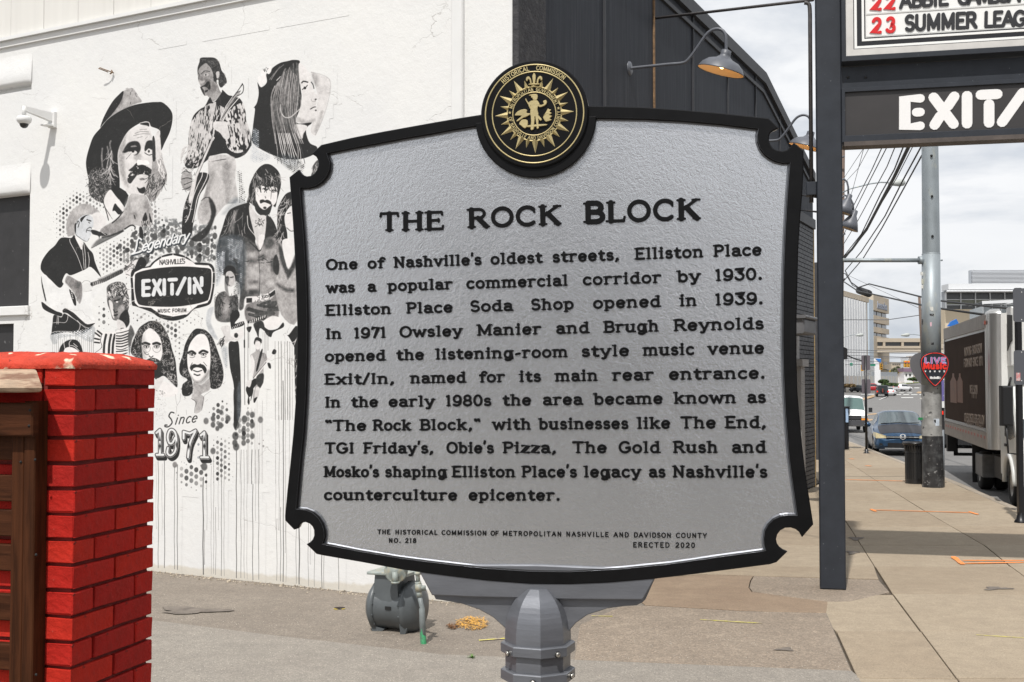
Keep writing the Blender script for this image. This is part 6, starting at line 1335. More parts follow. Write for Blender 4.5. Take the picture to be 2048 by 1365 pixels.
obj('foot',MB().add([GMF.P(x,y,c) for x,y,c in ((.13,-.12,.2),(.19,-.16,.16),(.14,-.30,.18),(.13,-.12,.12),(.19,-.16,.12),(.14,-.30,.12))],[(0,2,1),(3,4,5),(0,1,4,3),(1,2,5,4),(2,0,3,5)]),M_GREY,gm)
obj('name_slot',MB().fb(GMF,-.01,.05,-.0,.03,.205,.2065),M_HOLE,gm)
rgc=dep(792,1142,md-.32);rg=obj('regulator',MB().lathe([(0,.06),(.02,.055),(.045,.045),(.07,.025),(.095,.012),(.105,.01),(.105,-.01),(.07,-.03),(.03,-.06)],28,rgc,(-.15,-1,.05)),M_LG,gm)
for k in range(8):t=k*math.pi/4+.3;obj('bolt',MB().lathe([(0,.008),(.006,.006),(.006,0)],6,rgc+Vector((math.cos(t)*.097,-.008,math.sin(t)*.097)),(-.15,-1,.05)),M_LG,rg)
obj('regulator_outlet',MB().tube([rgc+Vector((-.005,-.05,0)),rgc+Vector((0,-.055,-.09))],[.024,.03],12).tube([rgc+Vector((0,-.055,-.085)),rgc+Vector((0,-.055,-.1))],.038,12),M_LG,gm)
pb=gnd(847,1287);xz=lambda y:pb.z+dep(847,y,pb.y).z
PT=lambda x,y:dep(x,y,pb.y)
M_PIPE=mat('riser_pipe_grey',(.17,.19,.19),.5,var=.2,vs=12,col2=(.30,.22,.15),c2s=16,c2t=(.66,.75));M_PGR=mat('riser_green_paint',(.06,.34,.15),.6,var=.25,vs=25,col2=(.10,.2,.13),c2s=20)
obj('riser_pipe',MB().tube([PT(847,1287)-Vector((0,0,.05)),PT(844,1219),PT(844,1215),PT(839,1193)],[.026,.0265,.020,.0195],14),M_PIPE,gm)
gp=MB()
gp.add([p for k in range(9) for p in (lambda t:(PT(847,1288)+Vector((math.cos(t)*.0275,math.sin(t)*.0275,-.01)),PT(846,1276-(30 if 2<k<4 else 14)*(1-k/9))+Vector((math.cos(t)*.0275,math.sin(t)*.0275,0))))(math.pi+math.pi*k/8)],[(2*k,2*k+2,2*k+3,2*k+1) for k in range(8)],True)
obj('green_paint',gp,M_PGR,gm)
obj('valve',MB().tube([PT(839,1194),PT(838,1182)],.024,12).tube([PT(838,1183),PT(837,1168)],.03,12).tube([PT(831,1176),PT(851,1176)],.02,10).tube([PT(848,1172),PT(848,1182)],.016,8).tube([PT(837,1170),PT(836,1164)],.027,8),M_LG,gm)
obj('upper_pipe',MB().tube([PT(837,1168),PT(835,1150),PT(834,1120)],.019,12).tube([PT(835,1150),PT(835,1144)],.028,8).tube([PT(834,1122),PT(820,1112),rgc+Vector((.03,.05,.05))],.019,10),M_LG,gm)
# ================================================================== GROUND
def roadz(Y):
    pts=[(-50,-.15),(40,-.15),(70,-.78),(200,-.74),(240,.12),(420,3.0),(2500,8.0)]
    for (a,za),(b,zb) in zip(pts,pts[1:]):
        if Y <=b:return za+(zb-za)*(Y-a)/(b-a)
    return pts[-1][1]
def rpx(px,py):
    """point of the road profile under a pixel"""
    d=ray(px,py);lo,hi=2,2400
    for i in range(2000):
        Y=4*1.004 ** i
        p=CAM+d*(Y/d.y)
        if p.z <=roadz(Y):return Vector((p.x,p.y,roadz(Y)))
    return CAM+d*(400/d.y)
def aggregate(name,c1,c2,scale,stones,rough=.85,bump=.6,stain=None,blot=0):
    m=bpy.data.materials.new(name);m.use_nodes=True;t=m.node_tree;b=t.nodes['Principled BSDF'];L=t.links.new
    b.inputs['Roughness'].default_value=rough;co=t.nodes.new('ShaderNodeTexCoord');V=co.outputs['Object']
    def noise(sc,det=5,r=.6):
        n=t.nodes.new('ShaderNodeTexNoise');n.inputs['Scale'].default_value=sc;n.inputs['Detail'].default_value=det;n.inputs['Roughness'].default_value=r;L(V,n.inputs['Vector']);return n.outputs[0]
    def ramp(src,els):
        r=t.nodes.new('ShaderNodeValToRGB');e=r.color_ramp.elements
        while len(e)<len(els):e.new(.5)
        for k,(p,c) in enumerate(els):e[k].position=p;e[k].color=(*c,1)
        L(src,r.inputs[0]);return r.outputs[0]
    def mix(f,a,c,bl='MIX'):
        x=t.nodes.new('ShaderNodeMix');x.data_type='RGBA';x.blend_type=bl
        if hasattr(f,'links') or not isinstance(f,(int,float)):L(f,x.inputs[0])
        else:x.inputs[0].default_value=f
        L(a,x.inputs[6])
        if isinstance(c,tuple):x.inputs[7].default_value=(*c,1)
        else:L(c,x.inputs[7])
        return x.outputs[2]
    cur=ramp(noise(1.1,6,.62),[(.3,c1),(.7,c2)])
    vo=t.nodes.new('ShaderNodeTexVoronoi');vo.inputs['Scale'].default_value=scale;L(V,vo.inputs['Vector'])
    sp=t.nodes.new('ShaderNodeSeparateColor');L(vo.outputs['Color'],sp.inputs[0])
    st=ramp(sp.outputs[0],stones);cur=mix(.75,cur,st,'MULTIPLY')
    cur=mix(ramp(noise(.55,7,.7),[(.56,(0,0,0)),(.72,(.45,.45,.45))]),cur,stain or (.10,.085,.07))
    cur=mix(ramp(noise(17,3,.6),[(.66,(0,0,0)),(.74,(.5,.5,.5))]),cur,tuple(x*.5 for x in c1))
    cur=mix(ramp(noise(34,2,.5),[(.745,(0,0,0)),(.765,(.8,.8,.8))]),cur,(.05,.045,.04))
    if blot:
        cur=mix(ramp(noise(5.5,7,.72),[(.35,(.5,.5,.5)),(.62,(0,0,0))]),cur,tuple(x*.72 for x in c1));cur=mix(ramp(noise(60,3,.6),[(.5,(0,0,0)),(.7,(.55,.55,.55))]),cur,tuple(x*.55 for x in c1));cur=mix(ramp(noise(95,2,.5),[(.62,(0,0,0)),(.7,(.5,.5,.5))]),cur,tuple(min(x*1.45,.8) for x in c2))
    L(cur,b.inputs['Base Color'])
    a=t.nodes.new('ShaderNodeMath');a.operation='MULTIPLY_ADD';L(vo.outputs['Distance'],a.inputs[0]);a.inputs[1].default_value=-.8;L(noise(30,4,.6),a.inputs[2])
    bn=t.nodes.new('ShaderNodeBump');bn.inputs['Strength'].default_value=bump;bn.inputs['Distance'].default_value=.008;L(a.outputs[0],bn.inputs['Height']);L(bn.outputs[0],b.inputs['Normal'])
    return m
W_=[(0,(.62,.6,.58)),(.3,(.9,.88,.85)),(.7,(1,.98,.95)),(.93,(1.25,1.22,1.18)),(1,(1.5,1.45,1.4))]
M_ASPH=aggregate('worn_asphalt_lot',(.20,.17,.14),(.275,.24,.20),75,W_,blot=1)
M_ASPH2=aggregate('paler_asphalt_lot',(.255,.23,.20),(.31,.285,.25),85,W_,blot=1)
M_CONC=aggregate('sidewalk_concrete',(.34,.275,.20),(.41,.34,.25),130,[(0,(.8,.79,.77)),(.5,(1,.99,.97)),(1,(1.1,1.09,1.07))],bump=.45,stain=(.20,.15,.105),blot=1)
M_CONC2=aggregate('warm_sidewalk_concrete',(.31,.245,.175),(.38,.31,.225),130,[(0,(.8,.79,.77)),(.5,(1,.99,.97)),(1,(1.1,1.09,1.07))],bump=.45,stain=(.18,.135,.09),blot=1)
M_BROWN=aggregate('brown_stained_concrete',(.25,.18,.125),(.33,.25,.175),120,[(0,(.8,.78,.76)),(.5,(1,.99,.97)),(1,(1.12,1.1,1.05))],bump=.4,stain=(.14,.10,.07),blot=1)
M_EXPO=aggregate('exposed_aggregate',(.25,.205,.16),(.34,.285,.225),62,[(0,(.55,.52,.5)),(.35,(.9,.86,.82)),(.75,(1.05,1.02,1)),(.92,(1.3,1.25,1.2)),(1,(1.6,1.5,1.45))],bump=.9,blot=1)
M_ROAD=aggregate('street_asphalt',(.145,.14,.135),(.19,.185,.178),60,[(0,(.8,.8,.8)),(.5,(1,1,1)),(1,(1.2,1.2,1.2))],bump=.3,stain=(.09,.088,.085))
M_KERB=aggregate('kerb_concrete',(.30,.26,.21),(.38,.33,.27),110,W_,bump=.4)
M_EARTH=mat('dark_joint_earth',(.095,.078,.06),.9,var=.3,vs=8)
def sheet(name,pts,m,z=None,kind='structure',parent=None,thick=0,label=None):
    from mathutils.geometry import tessellate_polygon
    P=[Vector(p) if len(p) ==3 else Vector((p[0],p[1],z)) for p in pts]
    tri=tessellate_polygon([P]);mb=MB();n=len(P)
    mb.add(P,[tuple(t) for t in tri])
    if thick:mb.add(P+[p-Vector((0,0,thick)) for p in P],[(i,(i+1) % n,n+(i+1) % n,n+i) for i in range(n)])
    o=obj(name,mb,m,parent,kind=kind if parent is None else None,label=label)
    # every sheet faces up
    me=o.data
    for p in me.polygons:
        if abs(p.normal.z)>.5 and p.normal.z<0:p.flip()
    return o
big=MB();S_=3000
big.add([(-S_,-200,-1.6),(S_,-200,-1.6),(S_,200,-1.6),(-S_,200,-1.6),(S_,430,2.0),(-S_,430,2.0),(S_,3000,2.4),(-S_,3000,2.4)],[(0,1,2,3),(3,2,4,5),(5,4,6,7)])
obj('ground',big,mat('distant_ground',(.20,.19,.165),.9,var=.2,vs=.02),kind='structure')
# street with its dip
KX=[(-30,-1.0),(0,5.2),(10,7.0),(20.1,8.6),(22.8,9.05),(27.1,9.8),(32,10.5),(43.5,12.2),(60,14.2),(75,15.0),(120,8),(200,-20),(450,-150)]
def kx(Y):
    for (a,xa),(b,xb) in zip(KX,KX[1:]):
        if Y <=b:return xa+(xb-xa)*(Y-a)/(b-a)
    return KX[-1][1]
rd=[]
for Y in list(range(-30,60,3))+list(range(60,260,10))+list(range(260,700,40)):
    xl=kx(Y)+(.14 if Y<75 else 0);xr=kx(Y)+60+max(Y,0)*1.2;rd.append([Vector((xl+(xr-xl)*t,Y,roadz(Y))) for t in (0,.03,.08,.15,.3,.6,1)])
obj('road',MB().grid(rd),M_ROAD,kind='structure')
# lot, in front of and beside the venue
e_lot=[(-12,-6),(kx(-6),-6),(kx(0),0),(kx(6),6),(kx(9),9),(3.0,9.15)]
q1=gnd(1703,1342);q2=gnd(1149,1320);q3=gnd(884,1309);q4=gnd(540,1270);q5=gnd(300,1240)
lot_front=[(-14,-6),(6.5,-6),(6.6,2),(kx(5),5),(q1.x+.02,5.0),(q1.x,q1.y),(q2.x,q2.y),(q3.x,q3.y),(q4.x,q4.y),(q5.x,q5.y),(-14,13.8)]
sheet('lot_bed',[(-16,-8),(kx(-8),-8),(kx(8),8),(kx(20),20),(kx(43),43),(kx(60),60),(8,60),(-16,40)],M_EARTH,-.03)
lf=sheet('parking_lot',lot_front,M_ASPH2,.0)
wall_l=WALL.P(9.6,0,-.05);w0=WALL.P(0,0,-.05)
q6=gnd(1653,1226);q7=gnd(1480,1222);q8=gnd(1290,1211);q9=gnd(1312,1157);q10=gnd(1407,1149)
f1=FAC.P(1.4,0,-.05)
lb=sheet('parking_lot',[(q5.x,q5.y),(q4.x,q4.y),(q3.x,q3.y),(q2.x,q2.y),(q1.x,q1.y),(q6.x,q6.y),(q7.x,q7.y),(q8.x,q8.y),(gnd(1250,1180).x,gnd(1250,1180).y),(f1.x,f1.y),(w0.x,w0.y),(wall_l.x,wall_l.y),(-14,17.5),(-14,13.8)],M_ASPH,-.003)
# ---- sidewalk slabs
sw=thing('sidewalk',(4.5,20,0),'concrete sidewalk of tan slabs running along the street','sidewalk',kind='structure')
del sw['category']
J1=[(2,1.9),(5.0,2.55),(9.17,3.36),(12.8,4.02),(19.3,5.34),(25,6.5),(33,8.0),(43.5,10.1),(58,12.6)]
J2=[(2,3.7),(5.0,4.25),(9.17,5.0),(13.7,5.83),(16.9,6.54),(19.15,6.85),(23.9,7.63),(33.7,9.35),(43.5,11.3),(58,13.5)]
J0=[(2,1.6),(5,2.0),(q1.y,q1.x+.01),(q6.y,q6.x+.01),(12.9,3.0),(13.36,1.62)]
def jx(J,Y):
    if Y <=J[0][0]:return J[0][1]
    for (a,xa),(b,xb) in zip(J,J[1:]):
        if Y <=b:return xa+(xb-xa)*(Y-a)/(b-a)
    return J[-1][1]
def facx(Y):s_=(Y-CORN.y)/.9054;return CORN.x+.4246*s_-.05
TY=[5.6,7.35,9.15,10.85,12.72,14.6,16.5,18.6,20.7,22.55,24.5,26.6,28.8,31,33.5,36,39,42,46,51,57]
def slab(x00,x10,x11,x01,Y0,Y1,m,sk=.03,name='slab',g_=.008,z=None):
    zt_=random.uniform(-.004,.003) if z is None else z
    pts=[(x00+g_,Y0+g_),(x10-g_,Y0+g_-sk),(x11-g_,Y1-g_-sk),(x01+g_,Y1-g_)]
    mb=MB();fr=Frame((0,0,0),(1,0,0),(0,1,0));mb.prism(pts,fr,-.05,zt_,.004);return obj(name,mb,m,sw)
for i in range(len(TY)-1):
    Y0,Y1=TY[i],TY[i+1];mm=[M_CONC,M_CONC2,M_CONC]
    slab(jx(J1,Y0),jx(J2,Y0),jx(J2,Y1),jx(J1,Y1),Y0,Y1,mm[i % 3]);slab(jx(J2,Y0),kx(Y0)-.02,kx(Y1)-.02,jx(J2,Y1),Y0,Y1,mm[(i+1) % 3])
    if Y1 <=12.8:slab(jx(J0,Y0),jx(J1,Y0),jx(J1,Y1),jx(J0,Y1),Y0,Y1,mm[(i+2) % 3])
    elif Y0 >=14.5 and Y1<27:slab(facx(Y0),jx(J1,Y0),jx(J1,Y1),facx(Y1),Y0,Y1,mm[(i+1) % 3])
def pslab(pxs,m,z=0,name='slab',label=None):
    pts=[gnd(x,y) for x,y in pxs];pts=[(p.x,p.y) for p in pts];mb=MB();mb.prism(pts,Frame((0,0,0),(1,0,0),(0,1,0)),-.05,z,.003);o=obj(name,mb,m,sw,label=label);return o
qa=Vector((jx(J1,14.6),14.6,0));qa2=Vector((facx(14.6),14.6,0))
pq=[(gnd(1407,1148.5).x,gnd(1407,1148.5).y),(gnd(1757,1158.5).x,gnd(1757,1158.5).y),(qa.x-.01,14.59),(qa2.x,14.59),(facx(13.6),13.55)]
mb=MB();mb.prism(pq,Frame((0,0,0),(1,0,0),(0,1,0)),-.05,0,.003);obj('slab',mb,M_CONC2,sw)
pslab([(1250,1180),(1300,1157.5),(1407,1150),(1506,1152.5),(1500,1162),(1497,1175),(1503,1184),(1560,1192),(1655,1204),(1652,1225.5),(1560,1224),(1480,1221),(1290,1210)],M_BROWN,.001,'brown_slab','reddish brown stained concrete patch right of the marker bracket')
pslab([(1508,1152.5),(1757,1160),(1779,1184.5),(1700,1203),(1656,1203.5),(1560,1191),(1505,1183),(1499,1175),(1502,1162)],M_EXPO,-.001,'aggregate_patch','rough pebbly concrete round the foot of the sign post')
pslab([(1290,1212),(1480,1223),(1652,1227),(1702,1341),(1500,1333),(1149,1319),(1160,1250),(1240,1214)],M_EXPO,.0005,'aggregate_patch','worn concrete apron with exposed stones right of the marker post')
# pole pad
pslab([(1800,986),(1840,970),(1906,968),(1932,987)],M_CONC,.004,'pole_pad')
# kerb stones
kb=thing('kerb',(kx(20),20,0),'concrete kerb between the sidewalk and the street','kerb',kind='structure');del kb['category']
Ys=[2+2.4*i for i in range(25)]
for i in range(len(Ys)-1):
    Y0,Y1=Ys[i]+.006,Ys[i+1]-.006;a,b=kx(Y0),kx(Y1)
    mb=MB();mb.prism([(a,Y0),(a+.15,Y0),(b+.15,Y1),(b,Y1)],Frame((0,0,0),(1,0,0),(0,1,0)),-.3,.001,.012);obj('kerb_stone',mb,M_KERB,kb)
# paint marks and litter on the ground
M_OR=mat('orange_survey_paint',(.82,.26,.06),.8,var=.15,vs=12,col2=(.42,.30,.2),c2s=16,c2t=(.55,.7));M_YE=mat('yellow_survey_paint',(.62,.55,.12),.8,var=.15,vs=12,col2=(.38,.31,.22),c2s=13,c2t=(.46,.62))
def gmark(name,segs,w,m,label,parent=None,z=.0055):
    mb=MB()
    for k,(x0,y0,x1,y1) in enumerate(segs):
        p,q=gnd(x0,y0),gnd(x1,y1);L_=(q-p).length;n=max(int(L_/.12),1);d=(q-p).normalized();nn=Vector((-d.y,d.x,0));pr_=[]
        for i in range(n+1):
            c=p+(q-p)*(i/n);e=w*(.8+.4*random.random())*(.6 if i in (0,n) else 1);pr_.append([c+nn*e/2+Vector((0,0,z+k*.0006)),c-nn*e/2+Vector((0,0,z+k*.0006))])
        mb.grid(pr_,False)
    return obj(name,mb,m,parent or sw,label=label,fix=False)
gmark('paint_mark',[(1742,1020.5,1948,1026.5),(1742,1019,1752,1024),(1938,1024,1956,1030)],.07,M_OR,'orange spray line with end ticks, right of the sign post')
gmark('paint_mark',[(1925,1122,2120,1122),(1906,1114,1926,1130),(1925,1128,2048,1126)],.075,M_OR,'orange spray arrow in front of the shadow band')
gmark('paint_mark',[(1690,960,1812,963)],.09,M_OR,'long orange line across the walk before the trash can');gmark('paint_mark',[(1700,918,1708,919)],.2,M_OR,'small orange blot beyond the pay station');gmark('paint_mark',[(1732,932,1742,933)],.2,M_OR,'small orange blot before the black pole')
gmark('paint_mark',[(1400,1240.5,1525,1248)],.03,M_YE,'yellow spray dash on the worn apron');gmark('paint_mark',[(1183,1233,1225,1234)],.03,M_YE,'faint yellow dash behind the bracket');gmark('paint_mark',[(958,1282,1010,1278)],.05,M_YE,'faint yellow smear left of the marker post');gmark('paint_mark',[(1952,1271,2060,1278)],.025,M_YE,'thin yellow line at the lower right')
gr=thing('debris',gnd(950,1250),'orange straw-like debris lying on the lot beside the gas meter','debris');M_STR=mat('orange_straw',(.62,.34,.07),.8,var=.3,vs=60);M_STB=mat('brown_leaves',(.20,.09,.03),.8,var=.3,vs=60)
for (cx,cy,rx,ry,n,m,nm) in ((945,1248,32,13,420,M_STR,'straw'),(906,1253,12,6,90,M_STB,'leaf_scraps')):
    mb=MB()
    for i in range(n):
        t=random.uniform(0,6.28);r=random.random() ** .6;p=gnd(cx+rx*r*math.cos(t),cy+ry*r*math.sin(t));a=random.uniform(0,6.28);l=random.uniform(.008,.03);w2=.004;z=random.uniform(.002,.02)
        d=Vector((math.cos(a),math.sin(a),random.uniform(-.3,.3)))*l;e=Vector((-math.sin(a),math.cos(a),0))*w2;p=p+Vector((0,0,z));mb.add([p-d-e,p+d-e,p+d+e,p-d+e],[(0,1,2,3)])
    obj(nm,mb,m,gr,kind='stuff',fix=False)
hole=thing('drain_hole',gnd(679,1217),'small open hole with yellow rim marks in the lot before the mural wall','hole')
obj('hole_pit',MB().lathe([(0,.004),(.055,.0045)],16,gnd(679,1217)),mat('hole_dark',(.02,.012,.008),.9),hole);obj('yellow_paint',MB().lathe([(.045,.0052),(.062,.0055)],8,gnd(679,1218),a0=200,a1=260),mat('yellow_rim',(.75,.55,.05),.7),hole);obj('yellow_paint',MB().lathe([(.045,.0052),(.062,.0055)],8,gnd(679,1218),a0=300,a1=345),MATS['yellow_rim'],hole)
wd=thing('weed',gnd(1022-78,1315),'tiny green weed in the seam of the lot left of the marker post','weed');mb=MB()
for i in range(26):
    a=random.uniform(0,6.28);l=random.uniform(.02,.055);p=gnd(944,1316);d=Vector((math.cos(a)*l,math.sin(a)*l,random.uniform(.005,.03)));e=Vector((-math.sin(a),math.cos(a),0))*.004;mb.add([p-e,p+e,p+d*.6+e,p+d,p+d*.6-e],[(0,1,2,3,4)])
obj('leaves',mb,mat('weed_green',(.09,.19,.03),.6),wd,fix=False)
M_DAMP=mat('damp_dark_stain',(.12,.10,.083),.8,var=.3,vs=9,col2=(.19,.162,.135),c2s=6,c2t=(.40,.62))
def blotch(cx,cy,rx,ry,par,label,n=22,m=None):
    pts=[]
    for i in range(n):
        t=2*math.pi*i/n;k=1+.35*math.sin(3*t+cx)+random.uniform(-.18,.18);p=gnd(cx+rx*k*math.cos(t),cy+ry*k*math.sin(t));pts.append(Vector((p.x,p.y,.0065)))
    o=obj('stain',MB().add(pts,[tuple(range(n))]),m or M_DAMP,par,label=label)
    for p in o.data.polygons:
        if p.normal.z<0:p.flip()
for cx,cy,rx,ry in ((385,1222,66,6.5),(1705,1106,12,3),(1712,1078,14,3),(1993,1178,24,3),(1570,1300,16,3)):blotch(cx,cy,rx,ry,lb if cx<1500 else sw,'dark damp patch' if cx<500 else None)
# stones crumbling along the wall foot
st=MB()
for i in range(900):
    a=random.uniform(-.2,8.5);p=WALL.P(a,0,abs(random.gauss(0,.09))+.01);r=random.uniform(.004,.016);p.z=r*.3;vs=[p+Vector((random.uniform(-1,1),random.uniform(-1,1),0)).normalized()*r for _ in range(4)]+[p+Vector((0,0,r))];st.add(vs,[(0,1,4),(1,2,4),(2,3,4),(3,0,4)])
obj('rubble',st,mat('plaster_crumbs',(.42,.36,.28),.9,var=.35,vs=20),kind='stuff',label='crumbled plaster and grit along the foot of the mural wall',fix=False)
gr2=MB()
for i in range(2600):
    px_=random.uniform(300,1700);py_2=random.uniform(1190,1370) ** 1.0;p=gnd(px_,py_2);
    if (p-WALL.O).dot(WALL.n)<.03:continue
    r=random.uniform(.0015,.0045);gr2.add([p+Vector((r,0,.003)),p+Vector((-r*.5,r,.003)),p+Vector((-r*.6,-r,.003)),p+Vector((0,0,r+.003))],[(0,1,3),(1,2,3),(2,0,3)])
obj('grit',gr2,mat('pale_grit',(.52,.48,.42),.9,var=.4,vs=90),kind='stuff',label='loose pale grit scattered over the lot',fix=False)
# ================================================================== STREET FURNITURE
def M_gal():
    return mat('galvanised_steel',(.30,.335,.355),.5,.35,var=.12,vs=2.5,stretch=(2,2,.8),col2=(.42,.43,.38),c2s=2.2,c2t=(.55,.7),bump=.06,bs=20,speck=[(10,.72,(.20,.215,.22))])
MG=M_gal();MGB=mat('black_painted_pole',(.028,.028,.030),.45,var=.3,vs=8,bump=.35,bs=14,bd=.01,col2=(.075,.078,.08),c2s=5,speck=[(12,.66,(.22,.22,.22)),(22,.7,(.5,.5,.5))]);MGS=mat('scraped_steel',(.36,.36,.35),.5,.3,var=.35,vs=5,bump=.1,bs=18,speck=[(6,.64,(.10,.10,.10)),(9,.70,(.62,.62,.60))])
pb=gnd(1866,975);D_=pb.y
pole=thing('utility_pole',pb,'thick galvanised steel pole with black painted foot and stickers beside the truck','pole')
zpole=lambda y:dep(1866,y,D_).z
rp=lambda w:w*D_/F/2
obj('shaft',MB().lathe([(rp(41.5),0),(rp(39.8),zpole(872)+.0)],32,(pb.x,pb.y,0)),MGB,pole,label='lower shaft painted black');obj('shaft',MB().lathe([(rp(39.6),zpole(872.2)),(rp(38.6),zpole(770))],32,(pb.x-.01,pb.y,0)),MGS,pole,label='scraped bare middle of the shaft')
xo=dep(1862,508,D_).x;obj('shaft',MB().tube([(pb.x-.012,pb.y,zpole(770)),(xo,pb.y,zpole(509))],[rp(38.4),rp(35.5)],32),MG,pole);obj('shaft',MB().lathe([(rp(34.2),zpole(508)),(rp(32.2),zpole(290)),(rp(29.5),zpole(60))],32,(dep(1861,400,D_).x,pb.y,0)),MG,pole)
obj('joint_ring',MB().lathe([(rp(35.4),-.01),(rp(36.2),0),(rp(34.2),.012)],32,(xo,pb.y,zpole(508.5))),MG,pole)
cs=MB();cs.tube([(dep(1885.5,974,D_).x,pb.y-.02,0),(dep(1884.5,860,D_).x,pb.y-.02,zpole(860))],.035,10);obj('conduit',cs,mat('grey_conduit',(.20,.22,.24),.5),pole)
arm=MB();ay=521;arm.tube([dep(1668,ay,D_+.0),dep(1845,ay,D_)],.045,10).tube([dep(1837,ay,D_),dep(1846,ay,D_)],.085,10).tube([dep(1878,ay,D_),dep(1885,ay,D_)],.02,6);obj('side_arm',arm,MG,pole)
for (x,y) in ((1863,312),(1864,393),(1865,473),(1868,869),(1868,876)):obj('bolt_hole',MB().lathe([(0,.012),(.025,.012),(.03,0)],8,dep(x,y,D_-rp(36)),(0,-1,0)),M_HOLE,pole)
M_ST=mat('sticker_white',(.66,.66,.62),.5,var=.2,vs=30,col2=(.3,.3,.3),c2s=22,c2t=(.55,.62));M_STK=mat('sticker_black',(.015,.015,.016),.4,speck=[(60,.62,(.5,.5,.5))]);M_STP=mat('sticker_pink',(.75,.48,.55),.5);M_STG=mat('sticker_green',(.02,.2,.07),.5);M_STBL=mat('torn_blue_paper',(.55,.62,.70),.7,var=.15,vs=12)
def sticker(x0,y0,x1,y1,m,label):
    rr=rp(38)+.006;c=pb.x+(dep((x0+x1)/2,y0,D_).x-pb.x);mb=MB();rows=[]
    for y in (y0,y1):
        r_=[]
        for i in range(5):
            X_=dep(x0+(x1-x0)*i/4,y,D_-.3).x;dx=X_-(dep(1865,y,D_).x);dx=max(min(dx,rr*.98),-rr*.98);r_.append(Vector((X_,pb.y-math.sqrt(rr*rr-dx*dx)-.003,dep(x0,y,D_-.2).z)))
        rows.append(r_)
    mb.grid(rows,False);return obj('sticker',mb,m,pole,label=label,fix=False)
for a in ((1849,543,1857,550,M_ST,'small torn white sticker, topmost on the pole'),(1851,557,1860,567,mat('sticker_tan',(.45,.45,.38),.6),'faded tan sticker'),(1851,569,1861,576,M_ST,'torn white and black sticker'),(1855,614,1870,622,M_ST,'white rectangular label'),(1857,628,1871,632,M_STK,'thin black strip sticker, upper'),(1852,638,1858,649,M_STK,'black and white figure sticker'),(1858,645,1867,653,M_STP,'round pink sticker'),(1855,685.5,1871,690,M_STK,'thin black strip sticker, lower'),(1844.6,836,1854,841,M_STG,'green tape end'),(1860,838,1882,852,M_STBL,'torn pale paper with a face'),(1864,839.5,1875,846,M_STK,'dark printed face on the torn paper'),(1856,815,1861,822,M_ST,'scrap of white paper'),(1848,796,1852,799,M_ST,'tiny white scrap')):sticker(*a)
# guitar pick sign
pk=thing('guitar_pick_sign',dep(1870,738,D_-.32),'guitar pick shaped sign reading LIVE Music VENUE on the steel pole','sign','guitar pick signs on the steel pole')
PF=Frame(dep(1870,738,D_-.30),(1,0,0),(0,0,1),(0,-1,0))
pick=[(1870,704),(1882,705.5),(1891,710),(1897,717),(1899,727),(1897.5,738),(1893,749),(1886,760),(1878,769.5),(1872.5,774),(1868.5,774),(1862,769),(1854,759.5),(1847,749),(1842,738),(1840,727),(1841.5,717),(1848,710),(1858,705.5)]
pp=[(q[0],q[1]) for q in crom([(*PF.px(x,y),0) for x,y in pick],3,True)]
obj('plate',MB().prism(pp,PF,-.012,0,.002),mat('dark_sign_face',(.022,.026,.034),.35),pk);M_NEON=mat('neon_red_print',(.80,.035,.02),.4);M_NPK=mat('neon_pink_print',(.60,.10,.22),.4);M_NBL=mat('neon_blue_print',(.35,.38,.66),.4);M_WPR=mat('white_print',(.8,.8,.8),.4)
ins_=offset_poly(pp if sum(pp[k][0]*pp[(k+1) % len(pp)][1]-pp[(k+1) % len(pp)][0]*pp[k][1] for k in range(len(pp)))>0 else pp[::-1],.028);obj('red_outline',MB().tube([PF.P(a,b,.001) for a,b in ins_+ins_[:2]],.0085,6,cap=False),M_NEON,pk)
def ptext(t,x0,x1,y,h,hw,m,nm,off=.004,sk=0,fr=PF,par=pk):
    p0=Vector(fr.px(x0,y));p1=Vector(fr.px(x1,y));mb=MB();HH=h*D_/F;word_solid(mb,fr,t,p0,p1,HH,0,off,hw,serif=False);return obj(nm,mb,m,par,fix=False)
ptext('LIVE',1849,1891.5,729,14.5,.16,M_NBL,'printed_word');ptext('LIVE',1849.4,1891,728.7,13.8,.07,M_NPK,'printed_word',.007);ptext('Music'.replace('M','M'),1846,1893,739.5,14,.12,M_NEON,'printed_word',.011)
ptext('VENUE',1849.5,1889.5,745,3.4,.2,M_WPR,'printed_word',.004);ptext('Nashville',1860,1881,758.5,5.2,.17,M_WPR,'printed_word',.004)
pk2=copy_tree(pk,dep(1851,738,D_+.1),R(180-25),'back of a second pick-shaped plate, plain grey, on the far side of the pole');
for ch in list(pk2.children):
    if not ch.name.startswith('plate'):bpy.data.objects.remove(ch)
    else:ch.data=ch.data.copy();ch.data.materials[0]=mat('grey_sign_back',(.13,.13,.14),.5)
# trash can
tcp=gnd(1831,967);tcan=thing('trash_can',tcp,'black slatted steel trash can against the steel pole','trash can');M_TC=mat('black_can_enamel',(.018,.018,.019),.3,spec=.6);rt=21.5*tcp.y/F;ht=dep(1831,884,tcp.y).z
obj('liner',MB().lathe([(rt*.88,.05),(rt*.88,ht-.1)],24,tcp),M_HOLE,tcan)
slat=None
for k in range(26):
    a=2*math.pi*k/26;d=Vector((math.cos(a),math.sin(a),0));e=Vector((-d.y,d.x,0))*rt*.068
    prs=[(rt*.90,.04),(rt*.92,.1),(rt*.92,ht-.2),(rt*1.04,ht-.04)];obj('slat',MB().grid([[tcp+d*r+e+Vector((0,0,z)),tcp+d*r-e+Vector((0,0,z)),tcp+d*(r-.012)-e+Vector((0,0,z)),tcp+d*(r-.012)+e+Vector((0,0,z))] for r,z in prs],False,True),M_TC,tcan)
